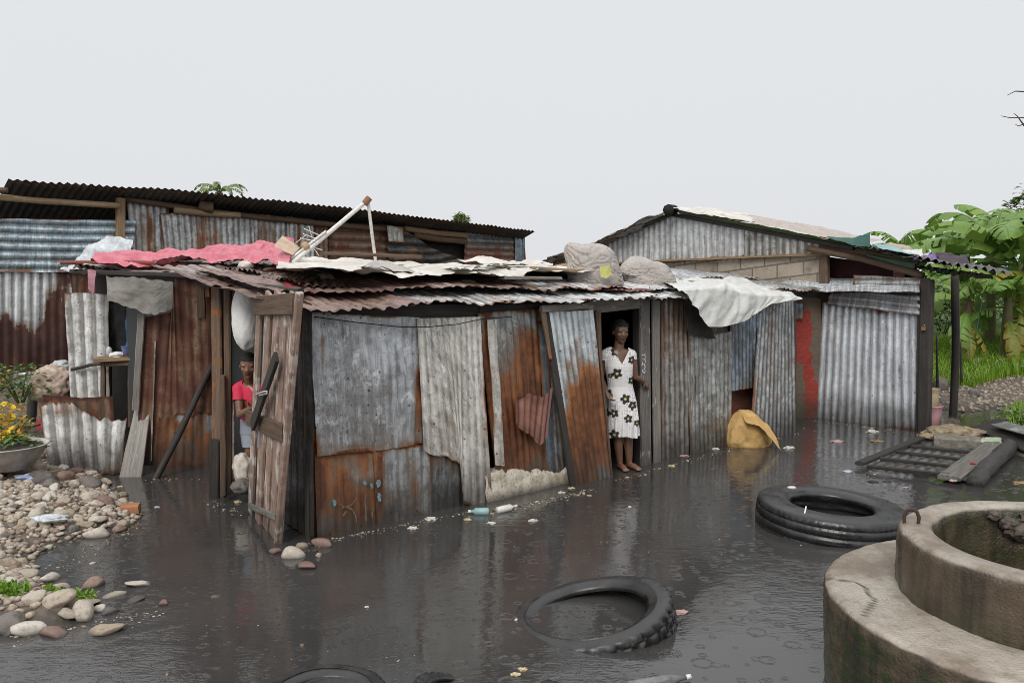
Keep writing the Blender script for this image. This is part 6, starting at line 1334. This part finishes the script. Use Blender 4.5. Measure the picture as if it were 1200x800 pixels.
# scum and crumbs drifting along the wall bases and the shore: nobody could count them
r_ = random.Random(12); Vb, fb_ = ico(0); V = []; f = []; at = []
def crumbs(a, b, n_, spread, s0, s1):
    a = np.array(a); b = np.array(b); d = b - a; nrm = np.array([-d[1], d[0], 0]) / np.linalg.norm(d)
    if nrm @ (CAM - a) < 0: nrm = -nrm
    for _ in range(n_):
        t_ = r_.random(); q = a + d * t_ + nrm * (abs(r_.gauss(0, spread)) + .02); s_ = r_.uniform(s0, s1) * (1 + 1.5 * (r_.random() < .06)); an = r_.uniform(0, 6.28); k = len(V)
        P = Vb * np.array([1, r_.uniform(.3, .9), .35]) * s_ * np.array([[r_.uniform(.6, 1.3)] for _ in Vb])
        V.extend(np.stack([q[0] + P[:, 0] * math.cos(an) - P[:, 1] * math.sin(an), q[1] + P[:, 0] * math.sin(an) + P[:, 1] * math.cos(an), .002 + P[:, 2]], -1)); f.extend([tuple(i + k for i in q_) for q_ in fb_]); at.extend([r_.random()] * len(Vb))
crumbs(G(372, 633), G(566, 594), 150, .05, .004, .013); crumbs(G(566, 600), G(690, 572), 130, .07, .005, .016); crumbs(G(716, 562), G(855, 524), 110, .06, .004, .012); crumbs(G(860, 528), G(955, 496), 60, .1, .004, .012); crumbs(G(957, 492), G(1084, 508), 90, .08, .004, .014)
crumbs(G(330, 640), G(372, 634), 40, .08, .004, .012); crumbs(G(160, 560), G(255, 560), 50, .08, .004, .012); crumbs(G(255, 585), G(292, 602), 40, .06, .004, .012); crumbs(G(158, 612), G(40, 668), 90, .10, .004, .012); crumbs(G(5, 745), G(190, 712), 90, .08, .004, .012)
crumbs(G(560, 640), G(900, 600), 60, .5, .003, .007); crumbs(G(200, 700), G(560, 760), 50, .5, .003, .006); crumbs(G(1000, 560), G(1090, 508), 70, .15, .004, .012)
m = NB('scum'); m.set(Base_Color=m.ramp(m.attr('rnd'), [(0, (.10, .08, .06)), (.4, (.30, .25, .18)), (.7, (.45, .40, .33)), (.9, (.05, .045, .04))]), Roughness=.6)
o = link('floating_scum', mesh_np('floating_scum', np.array(V), f, None, {'rnd': at}), m.m); o['kind'] = 'stuff'
# =================================================================== PEOPLE
class Body:
    """a union of tapered chains and ellipsoids fused into one continuous surface"""
    def __init__(s): s.V = []; s.f = []; s.n = 0; s.b1 = ico(2); s.b2 = ico(3)
    def add(s, V, f): s.V.append(V); s.f += [tuple(i + s.n for i in q) for q in f]; s.n += len(V)
    def blob(s, c, r, fine=True, rot=None):
        V, f = s.b2 if fine else s.b1; V = V * np.asarray(r, float)
        if rot is not None: V = V @ np.array(rot).T
        s.add(V + np.asarray(c, float), f)
    def chain(s, pts, rad):
        pts = [np.asarray(p, float) for p in pts]
        for (a, ra), (b, rb) in zip(zip(pts[:-1], rad[:-1]), zip(pts[1:], rad[1:])):
            L = np.linalg.norm(b - a); n = max(2, int(L / (min(ra, rb) * .35)) + 1)
            for t in np.linspace(0, 1, n): s.blob(a * (1 - t) + b * t, [ra * (1 - t) + rb * t] * 3, False)
    def rings(s, lst):
        """stack of ellipses: (centre, rx, ry, yaw)"""
        for (c0, x0, y0, w0), (c1, x1, y1, w1) in zip(lst[:-1], lst[1:]):
            c0 = np.asarray(c0, float); c1 = np.asarray(c1, float); n = max(2, int(np.linalg.norm(c1 - c0) / .012))
            for t in np.linspace(0, 1, n):
                w_ = w0 * (1 - t) + w1 * t; R_ = [[math.cos(w_), -math.sin(w_), 0], [math.sin(w_), math.cos(w_), 0], [0, 0, 1]]
                s.blob(c0 * (1 - t) + c1 * t, (x0 * (1 - t) + x1 * t, y0 * (1 - t) + y1 * t, .03), True, R_)
    def fuse(s, name, voxel, smooth=3):
        me = mesh_np('tmp', np.concatenate(s.V), s.f); o = bpy.data.objects.new('tmp', me); COL.objects.link(o)
        r = o.modifiers.new('r', 'REMESH'); r.mode = 'VOXEL'; r.voxel_size = voxel
        q = o.modifiers.new('s', 'SMOOTH'); q.factor = .5; q.iterations = smooth
        dg = bpy.context.evaluated_depsgraph_get(); out = bpy.data.meshes.new_from_object(o.evaluated_get(dg)); out.name = name
        bpy.data.objects.remove(o); bpy.data.meshes.remove(me); return out
def coords(me):
    a = np.empty(len(me.vertices) * 3); me.vertices.foreach_get('co', a); return a.reshape(-1, 3)
def setco(me, a): me.vertices.foreach_set('co', np.asarray(a).ravel()); me.update()
def normals(me):
    a = np.empty(len(me.vertices) * 3); me.vertex_normals.foreach_get('vector', a); return a.reshape(-1, 3)
def crop(me, keep):
    bm = bmesh.new(); bm.from_mesh(me); bm.verts.ensure_lookup_table(); bmesh.ops.delete(bm, geom=[v for v, k in zip(bm.verts, keep) if not k], context='VERTS')
    be = [e for e in bm.edges if e.is_boundary]
    for _ in range(3): bmesh.ops.smooth_vert(bm, verts=list({v for e in be for v in e.verts}), factor=.5, use_axis_x=True, use_axis_y=True, use_axis_z=True)
    bm.to_mesh(me); bm.free(); me.update()
def colour(me, c):
    at = me.attributes.new('col', 'FLOAT_COLOR', 'POINT'); at.data.foreach_set('color', np.concatenate([c, np.ones((len(c), 1))], 1).ravel())
m = NB('skin'); n_ = m.noise(m.obj(), 30, 4, .6); m.set(Base_Color=m.mix(m.math('MULTIPLY', n_, .35), m.attr('col', 'Color'), (.03, .015, .01)), Roughness=.36, Specular_IOR_Level=.6); m.bump(n_, .08, .003); M['skin'] = m.m
m = NB('painted_cloth'); n_ = m.noise(m.obj(), 25, 5, .6); m.set(Base_Color=m.mix(m.math('MULTIPLY', n_, .12), m.attr('col', 'Color'), (.2, .18, .16)), Roughness=.8); m.bump(n_, .25, .006); M['cloth'] = m.m
M['hair'] = plain('black_hair', (.010, .009, .008), .75, scale=60, bump=1.0)
def head(B, c, r, yaw, pitch=0.0):
    """skull, jaw, brow, nose, lips, ears; faces -Y turned by yaw"""
    c = np.asarray(c, float); Rz = Matrix.Rotation(yaw, 3, 'Z') @ Matrix.Rotation(pitch, 3, 'X'); Rm = np.array(Rz)
    P = lambda x, y, z: c + Rm @ (np.array([x, y, z]) * r)
    B.blob(P(0, .12, .22), np.array([.66, .80, .74]) * r, rot=Rm); B.blob(P(0, -.10, -.22), np.array([.54, .62, .62]) * r, rot=Rm)
    B.blob(P(0, -.30, -.62), np.array([.38, .36, .32]) * r, rot=Rm); B.blob(P(0, -.48, -.80), np.array([.20, .17, .16]) * r, rot=Rm)
    for s_ in (-1, 1):
        B.blob(P(.33 * s_, -.46, -.18), np.array([.20, .16, .18]) * r, rot=Rm); B.blob(P(.66 * s_, .12, -.05), np.array([.07, .14, .2]) * r, rot=Rm)
        B.blob(P(.27 * s_, -.58, .17), np.array([.22, .10, .08]) * r, rot=Rm)
    B.chain([P(0, -.64, .08), P(0, -.74, -.20)], [.075 * r, .10 * r]); B.blob(P(0, -.70, -.23), np.array([.19, .11, .09]) * r, rot=Rm)
    B.blob(P(0, -.64, -.45), np.array([.23, .10, .065]) * r, rot=Rm); B.blob(P(0, -.62, -.55), np.array([.20, .10, .07]) * r, rot=Rm)
    return P, Rm
def eyes(P, Rm, r, parent, k=1.0):
    for s_ in (-1, 1):
        V, f = ico(3); col = np.where((V[:, 1] < -.80)[:, None], np.array([[.012, .008, .006]]), np.array([[.13, .11, .10]])); col = np.where((V[:, 2] > .30)[:, None], np.array([[.045, .024, .016]]), col)
        me = mesh_np('eye', (V * np.array([.10, .085, .05]) * r) @ Rm.T + P(.26 * s_, -.56, .03), f, None, None, col); link('eye', me, M['skin'], parent)
def hand(B, wrist, d, nrm, s_, curl=.5, spread=.18):
    """palm with four unequal bent fingers and a thumb off its side"""
    w_ = np.asarray(wrist, float); d = np.asarray(d, float); d /= np.linalg.norm(d); n = np.asarray(nrm, float); n = n - d * (n @ d); n /= np.linalg.norm(n); x = np.cross(d, n)
    for k in (-1.2, -.4, .4, 1.2): B.chain([w_ + x * k * .008 * s_, w_ + d * .075 * s_ + x * k * .021 * s_], [.015 * s_, .0125 * s_])
    for k, L in ((-1.5, .066), (-.5, .078), (.5, .074), (1.5, .058)):
        a = w_ + d * .072 * s_ + x * k * .0185 * s_; dd = d + x * k * spread * .35; dd /= np.linalg.norm(dd)
        b = a + (dd * math.cos(curl * .5) + n * math.sin(curl * .5)) * L * .45 * s_; c = b + (dd * math.cos(curl * 1.3) + n * math.sin(curl * 1.3)) * L * .32 * s_; e_ = c + (dd * math.cos(curl * 2.0) + n * math.sin(curl * 2.0)) * L * .25 * s_
        B.chain([a, b, c, e_], [.0098 * s_, .009 * s_, .0085 * s_, .0075 * s_])
    a = w_ + d * .02 * s_ - x * .02 * s_; b = a - x * .028 * s_ + d * .022 * s_ + n * .012 * s_; c = b - x * .012 * s_ + d * .028 * s_ + n * .014 * s_
    B.chain([a, b, c], [.014 * s_, .011 * s_, .0085 * s_])
SK = np.array([.17, .085, .053])
# ---- woman in the doorway
wo_ = G(736, 550); kx = wo_[1] / F
woman = thing('person', 'woman in a white sleeveless dress with black flowers standing barefoot in the tin doorway', 'person', wo_)
W = lambda px, py, dy=0.0: np.array([wo_[0] + (px - 736) * kx, wo_[1] + dy, (549 - py) * kx])
B = Body()
hc = W(725.5, 385, .0); hr = .118
Ph, Rh = head(B, hc, hr, math.radians(16), math.radians(4))
B.chain([W(725, 394, .03), W(723.5, 408, .03)], [.052, .058])
B.chain([W(723, 410, .03), W(709, 413, .02)], [.062, .050]); B.chain([W(723, 410, .03), W(738, 412, .04)], [.062, .050])
B.rings([(W(723.5, 411, .03), .115, .065, .1), (W(723.5, 424, .025), .125, .088, .1), (W(725, 447, .03), .108, .082, .1), (W(727, 470, .03), .145, .105, .1), (W(728, 480, .03), .14, .10, .1)])
shL, elL, wrL = W(707.5, 414.5, .02), W(703.5, 440, .05), W(707, 453, -.13)
B.chain([shL, (shL + elL) / 2, elL], [.046, .040, .032]); B.chain([elL, elL * .65 + wrL * .35, wrL], [.033, .034, .023])
hand(B, wrL, W(711, 462, -.16) - wrL, (.6, -.3, -.2), 1.0, .7)
shR, elR = W(740.5, 414, .04), W(744.5, 439, .05); hd = P1.at(758, 449, .095); wrR = elR + (hd - elR) * .70
B.chain([shR, (shR + elR) / 2, elR], [.046, .039, .031]); B.chain([elR, elR * .65 + wrR * .35, wrR], [.032, .032, .022])
hand(B, wrR, (hd - wrR) + np.array([0, 0, -.01]), -P1.n + np.array([0, 0, -.3]), .95, .45, .5)
for hip, knee, ank, toe in ((W(722, 480, .03), W(723, 505, .0), W(726.5, 542, .03), W(731.5, 548.5, -.10)), (W(735, 480, .03), W(735.5, 503, .01), W(738, 540, .05), W(747, 546.5, -.06))):
    ank = ank.copy(); ank[2] = max(ank[2], .075); toe = toe.copy(); toe[2] = .022
    B.chain([hip, knee, knee * .65 + ank * .35, ank], [.080, .054, .052, .034])
    heel = ank + np.array([-.005, .03, -.045]); B.chain([ank, heel], [.033, .028]); B.chain([heel, ank * .5 + toe * .5 + np.array([0, 0, -.012]), toe], [.027, .033, .024])
    dx_ = toe - ank; dx_[2] = 0; dx_ /= np.linalg.norm(dx_); sx_ = np.array([-dx_[1], dx_[0], 0])
    for k, (o_, L) in enumerate(((-.028, .018), (-.012, .028), (.002, .026), (.016, .022), (.028, .016))): B.chain([toe + sx_ * o_, toe + sx_ * o_ + dx_ * L + np.array([0, 0, -.006])], [.011, .009])
me = B.fuse('woman', .0065, 3); V = coords(me)
c = np.repeat(SK[None], len(V), 0); c *= (1 + .25 * (nz3(V, 9, 3)))[:, None]
dl = np.linalg.norm((V - Ph(0, -.70, -.50)) / np.array([.032, .03, .016]), axis=1); c = np.where((dl < 1)[:, None], np.array([[.10, .030, .026]]), c)
c[V[:, 2] < .05] *= 1.25
colour(me, c); body = link('body', me, M['skin'], woman); eyes(Ph, Rh, hr, woman)
Bh = Body(); Bh.blob(Ph(0, .16, .30), np.array([.75, .86, .80]) * hr, rot=Rh); Bh.blob(Ph(0, .38, -.05), np.array([.66, .58, .55]) * hr, rot=Rh)
me = Bh.fuse('hair', .006, 2); V = coords(me); rel = (V - hc) @ Rh / hr
V = V + normals(me) * (.012 * nz3(V, 40, 2))[:, None]; setco(me, V)
crop(me, ~((rel[:, 1] < -.30) & (rel[:, 2] < .50)) & ~((rel[:, 1] < .12) & (rel[:, 2] < .12))); link('hair', me, M['hair'], woman)
# dress: body shapes a little larger, cropped at neck, arms and hem
B = Body()
B.rings([(W(723.5, 408.5, .03), .115, .072, .1), (W(723.5, 413, .03), .142, .090, .1), (W(723.5, 425, .02), .150, .112, .1), (W(724.5, 436, .02), .142, .110, .1), (W(726, 449, .03), .136, .105, .1), (W(727.5, 470, .03), .168, .13, .1), (W(729, 490, .025), .172, .14, .08), (W(729.5, 513, .02), .168, .142, .06)])
B.chain([W(714, 409, .03), W(708, 412.5, .02)], [.058, .060]); B.chain([W(732, 409, .03), W(739, 412.5, .04)], [.058, .058])
B.chain([W(708, 412.5, .02), W(706, 424, .03)], [.058, .054]); B.chain([W(739, 412.5, .04), W(741.5, 424, .045)], [.057, .052])
me = B.fuse('dress', .0062, 4); V = coords(me); xx = V[:, 0] - W(724, 0)[0]; zz = V[:, 2]; zh = W(0, 509)[2]
ang = np.arctan2(V[:, 1] - wo_[1] - .02, V[:, 0] - W(729, 0)[0])
fold = np.clip((W(0, 455)[2] - zz) / .5, 0, 1); N_ = normals(me)
V = V + N_ * (fold * (.013 * np.sin(ang * 11 + 1.5 * np.sin(zz * 7)) + .006 * np.sin(ang * 23 + 2)) + .006 * nz3(V, 7, 4))[:, None]; setco(me, V)
front = V[:, 1] < wo_[1] + .03
neck = np.where(front, W(0, 421)[2] + .135 * (np.abs(xx + .0 - .02) / .075), W(0, 410)[2])
keep = (zz > zh + .012 * np.sin(ang * 3)) & ~((np.abs(xx - .01) < .082) & (zz > neck)) & ~((xx < -.125) & (zz < W(0, 419)[2]) & (zz > W(0, 428)[2]) & (np.abs(xx) > .150)) & ~((xx > .125) & (zz < W(0, 418)[2]) & (zz > W(0, 428)[2]) & (xx > .152))
keep &= ~((xx < -.152) & (zz < W(0, 419)[2]) & (zz > W(0, 432)[2])) & ~((xx > .148) & (zz < W(0, 418)[2]) & (zz > W(0, 432)[2]))
c = np.repeat(np.array([[.80, .78, .77]]), len(V), 0)
# black speckle and the five petalled flowers printed on the cloth
uu = np.where(np.abs(N_[:, 0]) > .75, V[:, 1], V[:, 0]) * 58; vv = V[:, 2] * 58
gi, gj = np.floor(uu), np.floor(vv); du = uu - gi - .25 - .5 * _h(gi, gj, 3); dv = vv - gj - .25 - .5 * _h(gi, gj, 9)
c[(du * du + dv * dv) < .05] = (.10, .09, .10)
for fx, fy, fr in ((719, 408, 5.2), (738.5, 418, 4.6), (720.5, 433, 6.2), (738.5, 442, 4.6), (730.5, 463, 6), (739.5, 471, 5.4), (734, 486, 5.2), (717.5, 480, 5.2), (709.5, 480, 4.5), (711, 457, 5), (718, 505, 5.6), (745, 492, 4), (713, 436, 3)):
    p0 = W(fx, fy); dX, dZ = V[:, 0] - p0[0], V[:, 2] - p0[2]; rr = np.hypot(dX, dZ) / (fr * kx * 1.06); th = np.arctan2(dZ, dX); fm = V[:, 1] < wo_[1] + .03
    c[fm & (rr < .62 + .38 * np.abs(np.cos(2.5 * th + fx)))] = (.012, .012, .013); c[fm & (rr < .24)] = (.55, .55, .16)
colour(me, c); crop(me, keep); link('dress', me, M['cloth'], woman)
# lime cloth seen through the doorway
cloth('lime_cloth', [P1.at(743, 463, -.14), P1.at(752, 463, -.14)], [P1.at(743, 487, -.14), P1.at(752, 487, -.14)], fabric('lime_rag', (.42, .48, .05), (.34, .40, .04), stain=(.05, .05, .02)), 'lime green cloth hanging in the doorway behind the woman', 'cloth', wrinkle=.01, dent=.01, res=.01)
# ---- child looking out past the plank door
yc = Q(287, 480, -.08)[1]; kc = yc / F
child = thing('person', 'child in a pink red shirt and grey shorts leaning out behind the plank door', 'person', G(289, 560))
Cc = lambda px, py, dy=0.0: D(px, py, yc + dy)
B = Body(); hc = Cc(291, 428.5, -.06); hr = .112
Ph, Rh = head(B, hc, hr, math.radians(10), math.radians(8))
B.chain([Cc(291, 438, -.03), Cc(293, 449, .02)], [.046, .05])
B.chain([Cc(293, 451, .02), Cc(281, 454, .01)], [.05, .042]); B.chain([Cc(293, 451, .02), Cc(305, 455, .03)], [.05, .042])
B.rings([(Cc(294, 453, .02), .085, .06, 0), (Cc(295, 466, .02), .092, .076, 0), (Cc(296, 484, .05), .088, .072, 0), (Cc(298, 503, .06), .105, .082, 0)])
sh_, el_, wr_ = Cc(279.5, 456, -.02), Cc(281, 486, -.09), Cc(294.5, 478, -.21)
B.chain([sh_, (sh_ + el_) / 2, el_], [.042, .039, .033]); B.chain([el_, el_ * .65 + wr_ * .35, wr_], [.034, .033, .024])
hand(B, wr_, Cc(300, 469, -.24) - wr_, (.3, -.9, 0), .85, .9)
sr_, er_ = Cc(306, 457, .03), Cc(309, 485, .0); B.chain([sr_, er_], [.042, .032]); B.chain([er_, Cc(302, 478, -.1)], [.032, .024])
hand(B, Cc(302, 478, -.1), np.array([-.3, -.6, .2]), (0, 0, -1), .8, .7)
for a, b, c_, t_ in ((Cc(293, 505, .06), Cc(293, 527, .0), Cc(293, 556, .06), Cc(291, 561, -.06)), (Cc(303, 505, .06), Cc(305, 527, .01), Cc(306, 556, .07), Cc(306, 561, -.05))):
    B.chain([a, b, b * .6 + c_ * .4, c_], [.07, .047, .045, .031]); B.chain([c_, c_ + np.array([0, .02, -.03]), t_], [.03, .026, .022])
me = B.fuse('child', .0062, 3); V = coords(me); c = np.repeat((SK * 1.25)[None], len(V), 0) * (1 + .25 * nz3(V, 9, 6))[:, None]
dl = np.linalg.norm((V - Ph(0, -.70, -.50)) / np.array([.032, .03, .016]), axis=1); c = np.where((dl < 1)[:, None], np.array([[.10, .032, .028]]), c)
colour(me, c); link('body', me, M['skin'], child); eyes(Ph, Rh, hr, child)
Bh = Body(); Bh.blob(Ph(0, .16, .30), np.array([.72, .86, .76]) * hr, rot=Rh); Bh.blob(Ph(0, .38, -.05), np.array([.64, .56, .52]) * hr, rot=Rh)
me = Bh.fuse('hair', .006, 2); V = coords(me); rel = (V - hc) @ Rh / hr; crop(me, ~((rel[:, 1] < -.30) & (rel[:, 2] < .46)) & ~((rel[:, 1] < .12) & (rel[:, 2] < .12))); link('hair', me, M['hair'], child)
B = Body(); B.rings([(Cc(293, 449.5, .02), .085, .066, 0), (Cc(294, 456, .02), .100, .082, 0), (Cc(295, 466, .02), .106, .090, 0), (Cc(296, 484, .05), .104, .088, 0), (Cc(297, 492, .06), .106, .09, 0)])
B.chain([Cc(286, 452, .015), sh_, sh_ * .62 + el_ * .38], [.052, .056, .056]); B.chain([Cc(300, 453, .02), sr_, sr_ * .6 + er_ * .4], [.052, .055, .056])
me = B.fuse('shirt', .006, 4); V = coords(me); V = V + normals(me) * (.010 * nz3(V, 8, 4) + .004 * nz3(V, 20, 4))[:, None]; setco(me, V)
da = (el_ - sh_) / np.linalg.norm(el_ - sh_); ax = sh_ + da * (.45 * np.linalg.norm(el_ - sh_)); rad_ = np.linalg.norm((V - ax) - ((V - ax) @ da)[:, None] * da, axis=1)
lowarm = ((V - ax) @ da > .0) & (rad_ < .062) & (V[:, 0] < Cc(287, 0)[0]) & (V[:, 1] < yc - .005)
neckc = Cc(292, 446, -.01); keep = ~lowarm & (np.linalg.norm((V - neckc) * np.array([1, .8, 1]), axis=1) > .055)
c = np.repeat(np.array([[.66, .028, .075]]), len(V), 0); g1 = np.abs((V[:, 0] - Cc(284, 0)[0]) + (V[:, 2] - Cc(284, 452)[2]) * .75); c[(g1 < .007) & (V[:, 2] > Cc(0, 462)[2]) & (V[:, 0] < Cc(292, 0)[0])] = (.62, .45, .45)
colour(me, c); crop(me, keep); link('shirt', me, M['cloth'], child)
B = Body(); B.rings([(Cc(297, 492, .05), .118, .094, 0), (Cc(298, 506, .06), .128, .104, 0)])
B.chain([Cc(294, 506, .06), Cc(294, 523, .01)], [.092, .082]); B.chain([Cc(303, 506, .06), Cc(305, 523, .02)], [.092, .082])
me = B.fuse('shorts', .0062, 4); V = coords(me); V = V + normals(me) * (.009 * nz3(V, 9, 8))[:, None]; setco(me, V); c = np.repeat(np.array([[.25, .28, .33]]), len(V), 0)
colour(me, c); crop(me, V[:, 2] > Cc(0, 523)[2]); link('shorts', me, M['cloth'], child)
